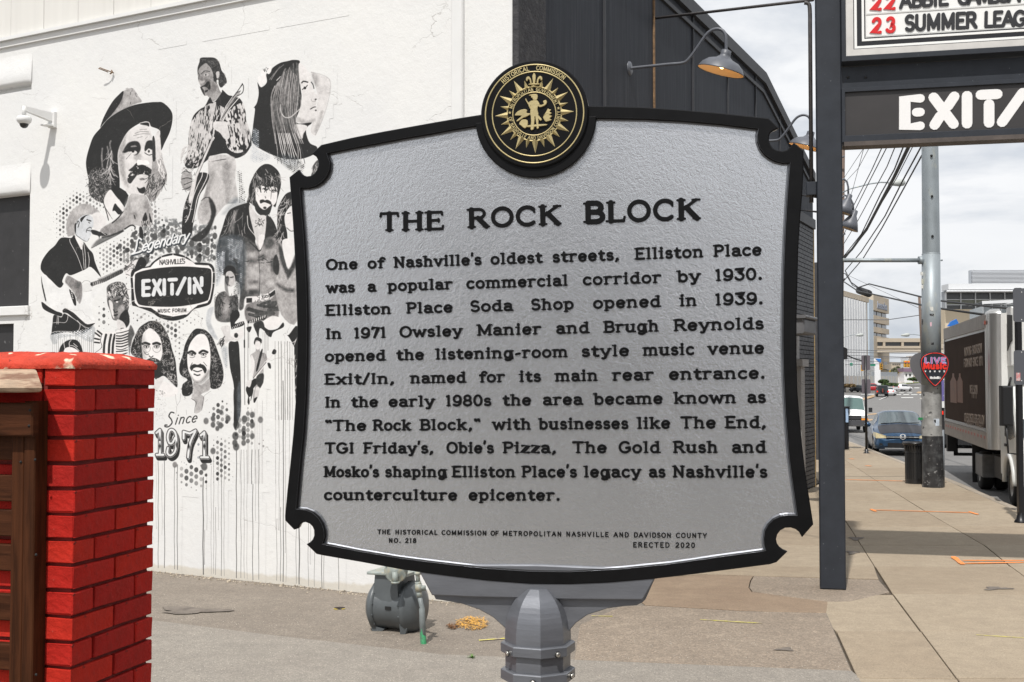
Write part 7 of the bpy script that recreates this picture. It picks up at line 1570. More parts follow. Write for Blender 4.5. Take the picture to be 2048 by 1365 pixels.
obj('rim',MB().tube([tcp+Vector((math.cos(t)*rt*1.05,math.sin(t)*rt*1.05,ht-.03)) for t in [2*math.pi*i/28 for i in range(29)]],.028,8,cap=False),M_TC,tcan);obj('band',MB().lathe([(rt*.93,0.0),(rt*.93,.10)],28,tcp).lathe([(rt*.935,ht-.24),(rt*.935,ht-.2)],28,tcp),M_TC,tcan)
# kerbside sign post with two plate backs
M_BP=mat('black_pole_enamel',(.012,.012,.014),.35);M_MV=mat('mauve_grey_plate_back',(.17,.15,.17),.5,.2)
def plate(fr,x0,y0,x1,y1,c,r=.04,th=.006):
    a0_,b0_=fr.px(x0,y1);a1_,b1_=fr.px(x1,y0);pts=[]
    for (cx,cy,s0) in ((a1_-r,b1_-r,0),(a0_+r,b1_-r,90),(a0_+r,b0_+r,180),(a1_-r,b0_+r,270)):
        for i in range(5):t=R(s0+22.5*i);pts.append((cx+r*math.cos(t),cy+r*math.sin(t)))
    return MB().prism(pts,fr,c,c+th)
sp_=gnd(1733,907);SPF=Frame((sp_.x,sp_.y,0),(1,0,0),(0,0,1),(0,-1,0));sgn=thing('parking_sign',sp_,'thin black sign post at the kerb with two mauve plate backs','sign post')
obj('post',MB().tube([sp_+Vector((0,0,0)),dep(1731,711,sp_.y)],.037,10),M_BP,sgn);obj('base_collar',MB().lathe([(.10,0),(.10,.015),(.06,.03),(.055,.12),(.04,.13)],14,sp_),M_BP,sgn)
obj('sign_plate',plate(SPF,1724,711,1741,740.5,-.05),M_MV,sgn);obj('sign_plate',plate(SPF,1724.5,759,1742,788,-.05),M_MV,sgn)
# pay station
ps=gnd(1690,899);pst=thing('pay_station',ps,'black parking pay station with pale blue strip beside the sign post','parking meter');PSF=Frame((ps.x,ps.y,0),(1,0,0),(0,0,1),(0,-1,0))
a0_,b0_=PSF.px(1679,899);a1_,b1_=PSF.px(1697.5,815);obj('cabinet',MB().bbox(PSF,a0_,a1_,0,b1_,-.3,.0,.02),M_BP,pst);obj('hood',MB().bbox(PSF,a0_-.0,a1_+.03,b1_-.25,b1_+.03,-.33,.03,.03),M_BP,pst)
a2_,b2_=PSF.px(1691,845);a3_,b3_=PSF.px(1695.8,818);obj('info_strip',MB().fb(PSF,a2_,a3_,b2_,b3_,.03,.038),mat('pale_blue_strip',(.38,.52,.72),.4,var=.2,vs=16),pst)
# sign post at the right edge
rs=gnd(2043.5,1046);RSF=Frame((rs.x,rs.y,0),(1,0,0),(0,0,1),(0,-1,0));rsg=thing('street_sign_post',rs,'black sign post at the right edge with two grey plate backs','sign post')
obj('post',MB().bbox(RSF,-.035,.05,0.02,RSF.px(2043,576)[1],-.09,0,.01),M_BP,rsg);obj('base_collar',MB().lathe([(.10,0),(.10,.02),(.07,.05),(.05,.14),(.045,.16)],18,(rs.x+.005,rs.y+.045,0)),M_BP,rsg)
M_GB=mat('grey_plate_back',(.115,.12,.135),.45,.2);obj('sign_plate',plate(RSF,2026.5,577,2075,644.5,.001),M_GB,rsg);p2_=obj('sign_plate',plate(RSF,2028,701,2073,770,.001),M_GB,rsg)
a0_,b0_=RSF.px(2032,762);a1_,b1_=RSF.px(2040,746);obj('sticker',MB().fb(RSF,a0_,a1_,b0_,b1_,.009,.0105),mat('red_white_sticker',(.6,.25,.25),.5,col2=(.6,.6,.58),c2s=40),p2_)
for y in (585,640,705,762):a,b=RSF.px(2043,y);obj('rivet',MB().lathe([(0,.01),(.009,.008),(.01,0)],8,RSF.P(a,b,.0),RSF.n),M_WSTEEL,rsg)
# ================================================================== VEHICLES
M_TYRE=mat('tyre_rubber',(.012,.012,.012),.8);M_RIM=mat('alloy_rim',(.28,.28,.28),.35,.7);M_GLS=mat('car_glass',(.028,.036,.040),.06,spec=.8);M_BLT=mat('black_trim',(.012,.012,.013),.5)
M_RL=mat('red_tail_lamp',(.55,.02,.01),.25,emit=((1,.05,.02),.6));M_HL=mat('clear_headlamp',(.55,.56,.55),.12,.1);M_AMB=mat('amber_lamp',(.80,.28,.02),.25)
def wheel(par,x,y,r,w,rim=M_RIM):
    wl_=obj('wheel',MB().lathe([(r*.6,-w/2),(r*.93,-w/2),(r,-w*.35),(r,w*.35),(r*.93,w/2),(r*.6,w/2)],22,(x,y,r),(0,1,0)),M_TYRE,par)
    s=1 if y>0 else -1
    mb=MB().lathe([(r*.62,w*.46*s),(r*.58,w*.36*s),(r*.2,w*.30*s),(r*.16,w*.42*s),(0,w*.43*s)],18,(x,y,r),(0,1,0))
    for k in range(5):
        t=2*math.pi*k/5;mb.add([Vector((x+math.cos(t+a)*rr,y+w*.44*s,r+math.sin(t+a)*rr)) for rr,a in ((r*.15,-.5),(r*.15,.5),(r*.6,.13),(r*.6,-.13))],[(0,1,2,3)])
    obj('rim',mb,rim,wl_)
def car(name,label,st,paint,wb,wr,glass,lights,cat='car',group=None,extra=None,tw=.2,rear_spare=False,roofm=None):
    """st: stations (x, zbottom, zbelt, ztop, half width bottom, half width belt, half width roof), x forward; nose at +x"""
    th=thing(name,(0,0,0),label,cat,group)
    xs=[s_[0] for s_ in st]
    def S(x):
        for i in range(len(st)-1):
            if x <=st[i+1][0] or i==len(st)-2:
                p0=st[max(i-1,0)];p1=st[i];p2=st[i+1];p3=st[min(i+2,len(st)-1)];t=(x-p1[0])/(p2[0]-p1[0]);out=[]
                for k in range(7):
                    m1=(p2[k]-p0[k])/max(p2[0]-p0[0],1e-6)*(p2[0]-p1[0]);m2=(p3[k]-p1[k])/max(p3[0]-p1[0],1e-6)*(p2[0]-p1[0])
                    d=p2[k]-p1[k];m1=max(min(m1,3*d),0) if d>0 else min(max(m1,3*d),0);m2=max(min(m2,3*d),0) if d>0 else min(max(m2,3*d),0)
                    t2,t3=t*t,t ** 3;out.append((2*t3-3*t2+1)*p1[k]+(t3-2*t2+t)*m1+(-2*t3+3*t2)*p2[k]+(t3-t2)*m2)
                return out
    def ring(x):
        _,zb,zl,zt,wb_,wl_,wt_=S(x);h=zl-zb
        half=[(0,zb),(wb_*.9,zb),(wb_,zb+.06*h),(wb_+(wl_-wb_)*.6+.02,zb+.38*h),(wl_+.012,zb+.62*h),(wl_,zl-.06*h),(wl_-.03,zl),(wt_+.03,zt-min(.07,(zt-zl)*.5)),(wt_*.86,zt-min(.015,(zt-zl)*.3)),(wt_*.45,zt+.012),(0,zt+.018)]
        return half
    n=46;rows=[]
    for i in range(n+1):
        x=xs[0]+(xs[-1]-xs[0])*i/n;h=ring(x);r_=[Vector((x,w,z)) for w,z in h]+[Vector((x,-w,z)) for w,z in h[-2:0:-1]];rows.append(r_)
    mb=MB();mb.grid(rows,True,True);k=len(rows[0])
    for rr,sgn in ((rows[0],1),(rows[-1],-1)):
        c=sum(rr,Vector())/k;mb.add([c]+rr,[(0,1+i,1+(i+1) % k) for i in range(k)],False)
    bd=obj('body',mb,paint,th)
    def surf(x,v,sgn,off=.006):
        h=ring(x);i=min(int(v),len(h)-2);t=v-i;w=h[i][0]+(h[i+1][0]-h[i][0])*t;z=h[i][1]+(h[i+1][1]-h[i][1])*t
        return Vector((x,sgn*w,z))
    def patch(nm,xa,xb,va,vb,sgn,m,off=.008,par=None,both=False,nu=8,xs_=None):
        """surface patch; xa/xb may be functions of v fraction"""
        fa=xa if callable(xa) else (lambda t:xa);fb=xb if callable(xb) else (lambda t:xb);g_=[]
        for i in range(nu+1):
            row=[]
            for j in range(5):
                t=j/4;v=va+(vb-va)*t;x=fa(t)+(fb(t)-fa(t))*i/nu;p=surf(x,v,sgn);e=.01
                px_=surf(min(x+e,xs[-1]),v,sgn)-surf(max(x-e,xs[0]),v,sgn);pv=surf(x,min(v+.05,9.99),sgn)-surf(x,max(v-.05,0),sgn);nn=px_.cross(pv)
                if nn.length<1e-9:nn=Vector((0,sgn,0))
                nn.normalize()
                if nn.y*sgn<-.05 or (abs(nn.y)<.05 and nn.z<0):nn=-nn
                row.append(p+nn*off)
            g_.append(row)
        return obj(nm,MB().grid(g_,True),m,par or th)
    def cross(nm,xa,xb,va,vb,m,off=.008,half=1.0,nu=6,par=None):
        """patch across the car through the centre line (windscreens, bonnets)"""
        g_=[]
        for i in range(nu+1):
            row=[]
            for j in range(-6,7):
                sg=1 if j >=0 else -1;t=abs(j)/6*half;v=vb-(vb-va)*t;x=xa+(xb-xa)*i/nu;p=surf(x,v,sg);e=.01
                tx=surf(min(x+e,xs[-1]),v,sg)-surf(max(x-e,xs[0]),v,sg);nn=Vector((-tx.z,0,tx.x)).normalized()+Vector((0,sg*.25*t,0));row.append(p+nn.normalized()*off)
            g_.append(row)
        return obj(nm,MB().grid(g_,True),m,par or th)
    for sg in (1,-1):
        for x in wb:wheel(th,x,sg*(max(S(x)[4],S(x)[5])-tw/2+.012),wr,tw)
    for x in wb:   # dark arches
        for sg in (1,-1):
            y=sg*(max(S(x)[4],S(x)[5])+.012);mb=MB();pts=[Vector((x+math.cos(t)*wr*1.16,y,wr+math.sin(t)*wr*1.16)) for t in [math.pi*i/12-.12 for i in range(13)]]
            q=[Vector((p.x,y-sg*.10,p.z)) for p in pts];mb.add([Vector((x,y-sg*.004,wr*.7))]+[p-Vector((0,sg*.004,0)) for p in pts],[(0,i+1,i+2) for i in range(12)]);obj('wheel_arch',mb,M_BLT,th)
    for gspec in glass:
        kind=gspec[0]
        if kind=='side':
            for sg in (1,-1):patch('side_window',gspec[1],gspec[2],6.12,6.9,sg,M_GLS,.010)
        if kind=='cross':cross(gspec[5],gspec[1],gspec[2],gspec[3],gspec[4],M_GLS if len(gspec)<7 else gspec[6],.010)
    if extra:extra(th,S,surf,patch,cross)
    return th
def place(th,p,fwd):
    th.location=p;th.rotation_euler=(0,0,math.atan2(fwd[1],fwd[0]));return th
# --- blue coupe, nose to us
M_CB=mat('metallic_blue_paint',(.030,.078,.155),.28,.45,var=.05,vs=3,coat=.5);M_BON=mat('matt_grey_bonnet',(.030,.030,.036),.5,.1)
coupe_st=[(-2.2,.42,.78,.80,.70,.72,.50),(-2.1,.30,.82,.93,.80,.80,.58),(-1.55,.22,.84,1.05,.86,.86,.60),(-.8,.19,.87,1.33,.87,.87,.58),(.0,.18,.87,1.385,.87,.875,.57),(.35,.18,.87,1.36,.87,.875,.58),(1.1,.18,.86,.98,.87,.87,.68),(1.5,.19,.80,.88,.87,.86,.70),(1.95,.2,.66,.74,.84,.82,.66),(2.15,.24,.55,.64,.74,.72,.56),(2.25,.32,.48,.52,.58,.56,.42)]
def coupe_x(th,S,surf,patch,cross):
    cross('bonnet',1.18,2.02,7.2,10,M_BON,.006)
    for sg in (1,-1):
        hl=MB();hl.add([(1.78,sg*.875,.74),(1.80,sg*.89,.64),(2.20,sg*.50,.635),(2.235,sg*.47,.565),(2.10,sg*.80,.55),(1.98,sg*.80,.73)],[(0,1,4,5),(5,4,3,2)]);obj('headlamp',hl,mat('yellowed_headlamp',(.52,.45,.28),.15,coat=.5),th)
        o=obj('mirror',MB().sphere((.95,sg*1.0,.95),.11,10,8,(.7,1,.75)),M_CB,th)
        wsh=obj('fog_recess',MB().box((2.215,sg*.58,.37),.03,.26,.06),M_BLT,th)
    obj('grille',MB().box((2.235,0,.595),.04,1.0,.075),M_BLT,th);obj('grille_bar',MB().box((2.26,0,.60),.02,.98,.02),M_HL,th)
    em=MB();em.tube([(2.285,-.06,.68),(2.285,-.045,.54)],.012,6).tube([(2.285,.06,.68),(2.285,.045,.54)],.012,6).tube([(2.285,-.05,.60),(2.285,.05,.60)],.012,6).tube([(2.28,math.cos(t)*.085,.61+math.sin(t)*.08) for t in [2*math.pi*i/14 for i in range(15)]],.010,6,cap=False)
    obj('emblem',em,M_WSTEEL,th);obj('lower_intake',MB().box((2.24,0,.34),.05,.92,.15),M_BLT,th);obj('lip',MB().box((2.262,0,.245),.03,1.1,.02),M_HL,th)
    obj('wiper',MB().tube([(1.16,-.6,.99),(1.13,.05,1.03)],.012,6),M_BLT,th);obj('wiper',MB().tube([(1.16,.05,1.01),(1.10,.6,1.02)],.012,6),M_BLT,th)
cp_th=car('parked_coupe','blue two-door coupe with dull grey bonnet parked at the kerb facing us',coupe_st,M_CB,(1.33,-1.32),.315,[('cross',.40,1.10,7.2,10,'windscreen',mat('coupe_windscreen',(.10,.125,.135),.08,spec=.8)),('side',-1.1,.75)],None,extra=coupe_x)
fc=rpx(1817.5,913);stv=Vector((.15,1,0)).normalized();fwd=-stv
place(cp_th,Vector((fc.x,fc.y,roadz(fc.y)))-fwd*2.1,(-.235,-.972))
# --- white van
M_VW=mat('white_van_paint',(.78,.78,.77),.3,coat=.3)
van_st=[(-2.85,.5,1.15,2.02,.90,.93,.80),(-2.7,.42,1.15,2.08,.97,.99,.84),(-1,.35,1.15,2.1,.99,1.0,.85),(.9,.35,1.15,2.08,.99,1.0,.84),(1.25,.35,1.15,2.0,.99,1.0,.82),(2.05,.35,1.14,1.30,.99,.99,.84),(2.5,.4,1.08,1.16,.98,.97,.82),(2.78,.45,1.0,1.06,.95,.93,.8),(2.86,.5,.95,.98,.9,.88,.74)]
def van_x(th,S,surf,patch,cross):
    obj('bumper',MB().box((2.88,0,.58),.14,1.96,.26),mat('dark_grey_bumper',(.06,.06,.065),.5),th);obj('grille',MB().box((2.86,0,.86),.06,1.84,.26),M_BLT,th);obj('grille_bar',MB().box((2.90,0,.86),.02,1.2,.05),MATS['dark_grey_bumper'],th)
    for sg in (1,-1):
        obj('headlamp',MB().box((2.885,sg*.72,.92),.05,.30,.13),M_HL,th);obj('turn_lamp',MB().box((2.89,sg*.76,.79),.05,.38,.10),M_AMB,th)
        obj('mirror',MB().box((1.85,sg*1.2,1.3),.1,.2,.26),M_BLT,th)
vn=car('white_van','white cargo van with amber turn lamp driving toward us behind the sign post',van_st,M_VW,(1.75,-1.75),.37,[('cross',1.28,2.02,7.15,10,'windscreen',mat('van_windscreen',(.075,.13,.12),.08,spec=.8)),('side',.9,1.55)],None,'van',extra=van_x)
fv=rpx(1700,866);place(vn,Vector((fv.x,fv.y,roadz(fv.y)))-Vector((-.17,-.985,0))*2.3,(-.17,-.985))
# --- traffic at the junction
def sedan(name,label,paint,px,py,fwd,k=1.0,suv=False,extra=None,spare=False,group='cars at the far junction'):
    if suv:st=[(-2.2,.45,1.0,1.35,.80,.82,.62),(-2.1,.35,1.02,1.55,.88,.88,.66),(-1.2,.3,1.02,1.68,.9,.9,.66),(.2,.3,1.0,1.66,.9,.9,.66),(.5,.3,.98,1.58,.9,.9,.66),(1.15,.3,.96,1.08,.9,.89,.74),(1.9,.35,.88,.96,.88,.86,.7),(2.2,.45,.7,.76,.78,.74,.6)]
    else:st=[(-2.3,.4,.85,.92,.74,.76,.6),(-2.1,.3,.92,1.05,.86,.86,.66),(-1.5,.25,.92,1.12,.88,.88,.64),(-.8,.22,.92,1.40,.89,.89,.6),(.2,.22,.9,1.44,.89,.89,.6),(.5,.22,.9,1.4,.89,.89,.6),(1.2,.22,.88,.98,.88,.88,.7),(1.9,.26,.76,.84,.86,.84,.68),(2.25,.35,.6,.64,.74,.7,.55)]
    if spare:st=[(-2.0,.5,1.1,1.74,.84,.85,.72),(-1.95,.45,1.1,1.80,.86,.87,.74),(-.5,.42,1.1,1.82,.87,.88,.74),(.3,.42,1.1,1.8,.87,.88,.74),(.62,.42,1.08,1.3,.87,.88,.8),(1.7,.45,1.06,1.12,.82,.82,.74),(2.0,.5,.9,1.0,.76,.76,.7)]
    def ex(th,S,surf,patch,cross):
        for sg in (1,-1):
            x0=st[0][0];obj('tail_lamp',MB().box((x0-.0,sg*(st[0][4]-.02),.85 if not suv else .98),.12,.22,.16 if not spare else .22),M_RL,th);obj('headlamp',MB().box((st[-1][0]-.06,sg*(st[-1][4]-.12),.62),.1,.24,.12),M_HL,th)
        zb_,zt__=(st[0][2]+.03,st[0][3]-.08) if (suv or spare) else (1.0,1.0)
        if suv or spare:obj('rear_window',MB().box((st[0][0]-.01,0,(zb_+zt__)/2+.02),.06,st[0][6]*1.7,zt__-zb_),M_GLS,th)
        if spare:
            sp2=obj('spare_wheel',MB().lathe([(.0,.2),(.2,.21),(.36,.2),(.38,.1),(.38,0)],20,(st[0][0],0,1.0),(-1,0,0)),M_TYRE,th);obj('tow_strap',MB().box((st[0][0]-.23,0,1.0),.02,.07,.6),mat('red_strap',(.35,.05,.03),.6),sp2)
    gl=[('side',-1.25,.9)]+([('cross',.5,1.12,7.3,10,'windscreen'),('cross',-1.55,-.85,7.3,10,'rear_window')] if not suv and not spare else [('cross',.55,1.12,7.3,10,'windscreen')])
    th=car(name,label,st,paint,(1.35,-1.35),.34 if not (suv or spare) else .38,gl,None,'car',group,extra=ex,tw=.22)
    p=rpx(px,py);place(th,Vector((p.x,p.y,roadz(p.y))),fwd);th.scale=(k,k,k);return th
M_WP=mat('white_car_paint',(.75,.75,.76),.3,coat=.3);M_RP=mat('red_car_paint',(.35,.015,.02),.3,coat=.3);M_GP=mat('dark_car_paint',(.03,.035,.042),.3,coat=.3)
sedan('white_suv','white crossover crossing the far junction, rightmost of the cars',M_WP,1806,783,(.86,.5),.88,suv=True)
sedan('black_offroader','black off-roader with spare wheel on its back waiting at the junction',M_GP,1763.5,794,(.22,.97),1.08,spare=True)
sedan('white_sedan','white sedan beside the black off-roader',M_WP,1781,791.5,(.40,.92),.98)
sedan('red_car','red car passing behind the black off-roader',M_RP,1744,784.5,(.97,-.2),1.15)
sedan('dark_car','dark grey car at the left end of the far traffic',M_GP,1719,785.0,(-.45,.9),.98)
# --- box truck
tn=dep(1975,898,24.6);tdir=Vector((.24,1,0)).normalized()        # runs away from us along its side
truck=thing('box_truck',(tn.x,tn.y,-.15),'white box truck with dark bourbon advert on its side parked at the right','truck')
TF=Frame((tn.x,tn.y,-.15),tdir,(0,0,1),(-tdir.y,tdir.x,0));LT_=7.35;BW=2.45
zb=TF.px(1975,899,0)[1];zt=TF.px(1975,629,0)[1]
M_TAD=mat('dark_brown_advert_vinyl',(.048,.033,.026),.8,spec=.05,var=.12,vs=1.5);M_ALU=mat('brushed_aluminium',(.55,.54,.52),.32,.85,var=.12,vs=3,stretch=(3,3,.3));M_DAL=mat('dull_aluminium_rail',(.30,.27,.24),.5,.5,var=.15,vs=5);M_TWH=mat('truck_white_panel',(.72,.72,.70),.4,var=.04)
bx=obj('cargo_box',MB().fb(TF,0.02,LT_,zb,zt,-BW,-.012),M_TWH,truck)
obj('side_advert',MB().fb(TF,.08,LT_-.12,zb+.42,zt-.33,-.02,.004),M_TAD,truck,label='dark brown printed advert panel with pale lettering')
obj('lower_rail',MB().fb(TF,.0,LT_,zb,zb+.34,-.03,.012),M_DAL,truck);obj('upper_rail',MB().fb(TF,.0,LT_,zt-.27,zt+.02,-.06,.014),M_DAL,truck);rail=MB();rail.fb(TF,.0,.07,zb+.34,zt-.27,-.03,.016);rail.fb(TF,LT_-.1,LT_,zb+.34,zt-.27,-.03,.016);rail.fb(TF,.0,LT_,zb+.36,zb+.40,0,.015);obj('side_frame',rail,M_ALU,truck)
mk_=mat('red_reflector_tape',(.30,.10,.08),.5)
for i in range(15):obj('reflector',MB().fb(TF,.2+i*.48,.2+i*.48+.2,zb+.20,zb+.26,.012,.016),mk_,truck)
# rounded front corner posts and nose
cor=MB();rows=[]
for z in (zb,zt+.02):
    rows.append([TF.P(.0-.25*math.sin(t),z,-.25+.255*math.cos(t)) for t in [math.pi/2*i/8 for i in range(9)]])
cor.grid(rows,True);obj('corner_post',cor,M_ALU,truck);nose=MB().fb(TF,-.25,.03,zb,zt+.02,-BW+.25,-.25);obj('box_front',nose,M_TWH,truck)
cap_=MB();rows=[]
for k_,(dz,sc) in enumerate(((.02,1.0),(.12,.9),(.19,.6),(.2,.0))):
    rows.append([TF.P(.05-(.30)*math.sin(t)*sc,zt+dz*.7-.02,-.25+.27*math.cos(t)*sc) for t in [math.pi/2*i/8 for i in range(9)]])
cap_.grid(rows,True);obj('roof_corner',cap_,M_ALU,truck);obj('roof',MB().fb(TF,.0,LT_,zt-.02,zt+.025,-BW,-.03),M_DAL,truck)
obj('marker_lamp',MB().fb(TF,-.06,.12,zt-.20,zt-.12,.014,.04),mat('dark_red_lens',(.22,.05,.03),.3),truck)
cp2=MB();
for (ta,tb_) in ((zt-.33,zt-.30),(zt-.12,zt-.1)):cp2.fb(TF,-.34,.0,ta,tb_,-.34,.0)
# lettering on the advert (runs toward us = toward -a): mirror the frame so that text reads left to right
TFm=Frame(TF.P(0,0,.004),-tdir,(0,0,1),TF.n)
def ttext(t,x0,x1,y,h,m,nm='advert_word',hw=.09):
    p0=Vector(TFm.px(x0,y[0]));p1=Vector(TFm.px(x1,y[1]));mb=MB();word_solid(mb,TFm,t,p0,p1,h,0,.004,hw,serif=False);obj(nm,mb,m,truck,fix=False)
M_AT=mat('faded_tan_print',(.155,.115,.085),.5);M_AO=mat('amber_bottle_print',(.135,.060,.032),.5,var=.3,vs=6)
ttext('MOVING BOURBON',1929,1964,(714,706),.21,M_AT);ttext('FORWARD SINCE 1870',1928,1966,(736,732),.21,M_AT);ttext('NELSON',1940,1955,(788,789),.2,M_AT);ttext('1870',1944,1953,(797,798),.13,M_AT);ttext('OTHER DISTILLERS FOLLOW',1929,1969,(843.5,850),.2,M_AT);ttext('TENNESSEE WHISKEY',1930,1967,(851,859),.13,M_AT)
for (x0,x1) in ((1901,1913),(1915,1925)):
    p0=TFm.px(x0,805);p1=TFm.px(x1,747);w_=p1[0]-p0[0];ym=p0[1]+(p1[1]-p0[1])*.72
    obj('bottle_print',MB().prism([(p0[0],p0[1]),(p1[0],p0[1]),(p1[0],ym),(p0[0]+w_*.65,ym+.12),(p0[0]+w_*.65,p1[1]),(p0[0]+w_*.35,p1[1]),(p0[0]+w_*.35,ym+.12),(p0[0],ym)],TFm,0,.002),M_AO,truck,fix=False)
# refrigeration unit
rf=MB();a_=-.40;ru=obj('reefer_unit',MB().bbox(Frame(TF.P(-.25,0,0),TF.n,(0,0,1),-tdir),-2.2,-.36,zt-1.05,zt+.12,0,.62,.12),M_TWH,truck)
RFm=Frame(TF.P(-.34-.62,0,0),TF.n,(0,0,1),-tdir);obj('reefer_grille',MB().prism([(-.62,zt-.72),(-.66,zt-.0),(-1.3,zt+.02),(-1.3,zt-.60),(-.95,zt-.66)],RFm,-.02,.012),mat('black_mesh',(.02,.02,.02),.7,bump=1,bs=30),ru)
# reefer side grille facing us-left
obj('reefer_side',MB().prism([(.08,zt-.75),(.56,zt-.55),(.56,zt-.05),(.12,zt-.02)],Frame(TF.P(-.25,0,-.36),-tdir,(0,0,1),TF.n),-.02,.012),MATS['black_mesh'],ru)
# cab
CBF=Frame(TF.P(-.52,0,-.17),-tdir,(0,0,1),TF.n)      # a toward us (forward of the truck)
cabp=[(0,.52),(0,1.95),(.12,2.22),(1.05,2.28),(1.45,2.05),(1.88,1.30),(1.98,1.05),(2.0,.45),(1.62,.42),(1.55,.62),(1.38,.86),(1.0,.96),(.68,.86),(.5,.62),(.44,.52)]
M_CAB=mat('white_cab_paint',(.62,.63,.61),.35,coat=.2);cab=obj('cab',MB().prism(cabp,CBF,-2.0,0,.03),M_CAB,truck)
obj('door_window',MB().prism([(.55,1.32),(.62,2.0),(1.12,2.04),(1.42,1.85),(1.66,1.34),(1.2,1.26)],CBF,-.01,.008),M_GLS,cab);obj('windscreen',MB().add([CBF.P(a,b,c) for a,b,c in ((1.47,2.0,-.12),(1.89,1.30,-.12),(1.89,1.30,-1.88),(1.47,2.0,-1.88))],[(0,1,2,3)]),M_GLS,cab)
obj('door_handle',MB().fb(CBF,.62,.8,1.12,1.17,0,.03),M_BLT,cab);obj('wheel_arch',MB().tube([CBF.P(1.03+.56*math.cos(t),.42+.54*math.sin(t),.0) for t in [math.pi*i/14 for i in range(15)]],.05,6),M_CAB,cab)
mr=dep(2012,812,21.6);obj('mirror',MB().bbox(Frame(mr,(1,0,0),(0,0,1),(0,-1,0)),-.10,.12,-.36,.36,-.06,.06,.03),M_BLT,truck);obj('mirror_arm',MB().tube([mr+Vector((.05,0,.36)),mr+Vector((.10,.02,.50)),CBF.P(1.3,2.2,.02)],.02,8).tube([mr+Vector((.0,0,-.34)),mr+Vector((.03,0,-.85)),mr+Vector((.3,.05,-.88))],.018,8),M_BLT,truck)
def twheel(a,c,r,w,dual=False):
    o=TF.P(a,r,c);ax=TF.n
    wl_=obj('wheel',MB().lathe([(r*.58,0),(r*.92,0),(r,-.04),(r,-w+.04),(r*.92,-w),(r*.5,-w)],30,o,ax),M_TYRE,truck)
    obj('rim',MB().lathe([(r*.60,-.01),(r*.55,-.03),(r*.5,-.09),(r*.3,-.11),(r*.26,-.02),(r*.12,-.01),(0,-.01)] if not dual else [(r*.60,-.01),(r*.55,-.04),(r*.42,-.15),(r*.22,-.16),(r*.18,-.10),(0,-.1)],24,o,ax),mat('white_steel_rim',(.42,.40,.37),.5,.3,var=.2,vs=12),wl_)
rw=TF.px(1948,940,0)[0]
a_r=4.1
for cand in [2.0+.05*i for i in range(60)]:
    q=TF.P(cand,.42,-.0);qx=CXP+F*(q.x)/(q.y)
    if abs(qx-1945)<1.0:a_r=cand
twheel(a_r,-.12,.42,.26,True);twheel(a_r,-.44,.42,.26,True);twheel(a_r,-BW+.12+.3,.42,.3);twheel(-.52-1.03,-.20,.42,.24);twheel(-.52-1.03,-BW+.5,.42,.24)
obj('mud_flap',MB().fb(TF,a_r+.55,a_r+.58,.10,zb,-.75,-.05),M_BLT,truck);ub=MB();ub.fb(TF,LT_-.1,LT_-.0,.45,zb,-.3,-.2);ub.fb(TF,LT_-.1,LT_,.42,.5,-2.2,-.2);ub.fb(TF,LT_-.3,LT_-.05,zb-.45,zb,-.25,-.02);obj('underride_guard',ub,M_BLT,truck);obj('chassis',MB().fb(TF,-2.0,LT_-.1,.55,.85,-1.7,-.75),M_BLT,truck)
obj('side_box',MB().bbox(Frame(TF.P(0,0,-.1),tdir,(0,0,1),TF.n),1.5,2.55,.30,.78,-.5,0,.02),mat('grey_tool_box',(.17,.17,.17),.5,.4,var=.15,vs=10),truck);obj('under_tank',MB().fb(TF,.1,1.2,.35,.8,-.9,-.3),M_BLT,truck)
# trailer glimpsed between pole and truck
tr_o=dep(1886,862,44);trl=thing('box_trailer',(tr_o.x,tr_o.y,-.3),'white and purple truck body seen in the gap between pole and box truck','truck');TQ=Frame((tr_o.x,tr_o.y,0),(.93,-.36,0),(0,0,1),(-.36,-.93,0))
z0_,z1_=dep(1886,816,44).z,dep(1886,755,44).z;obj('body',MB().fb(TQ,-.12,2.0,z0_,z1_+.2,-5,0),M_TWH,trl);obj('purple_print',MB().fb(TQ,-.12,1.8,z0_+.25,z1_-.1,0,.01),mat('purple_print',(.13,.11,.30),.5,col2=(.5,.5,.55),c2s=3,c2t=(.55,.6)),trl)
obj('chassis',MB().fb(TQ,-.3,1.8,-.1,z0_-.05,-5,-.05),M_BLT,trl);obj('tail_lamp',MB().fb(TQ,-.1,.02,z0_-.25,z0_-.12,-.05,.0),M_RL,trl)
for a in (0,1.5):obj('wheel',MB().lathe([(0,.0),(.45,0),(.48,-.05),(.48,-.3),(0,-.3)],18,TQ.P(a,.05,-.6),(1,0,0)),M_TYRE,trl)
# ================================================================== BACKGROUND BUILDINGS
M_BEI=mat('beige_concrete',(.46,.39,.30),.8,var=.05,vs=.3);M_TAN=mat('tan_panel',(.50,.40,.28),.8,var=.05,vs=.2);M_FIN=mat('white_fins',(.66,.67,.68),.6);M_SHD=mat('grey_back_panel',(.34,.36,.38),.7);M_BWIN=mat('dark_window_band',(.05,.052,.052),.2,spec=.6);M_LB=mat('pale_blue_panel',(.48,.55,.62),.6);M_BRK=mat('tan_brick_wall',(.40,.33,.24),.85,var=.05,vs=.4)
BD=Vector((.47,.88,0)).normalized()
def bframe(px,py,D):p=dep(px,py,D);return p
pA=dep(1736,751,260);BF=Frame((pA.x,pA.y,0),-BD,(0,0,1),Vector((.88,-.47,0)))   # a runs toward us-left
if BF.n.dot(Vector((0,-1,0)))<0:BF.n=-BF.n
rib=thing('ribbed_building',BF.P(20,0,0),'tall white ribbed building with beige parapet left of the skybridge','building')
zt_,zpar,zf=BF.px(1736,597)[1],BF.px(1736,606)[1],1.0
aL=BF.px(1682,700)[0]+26
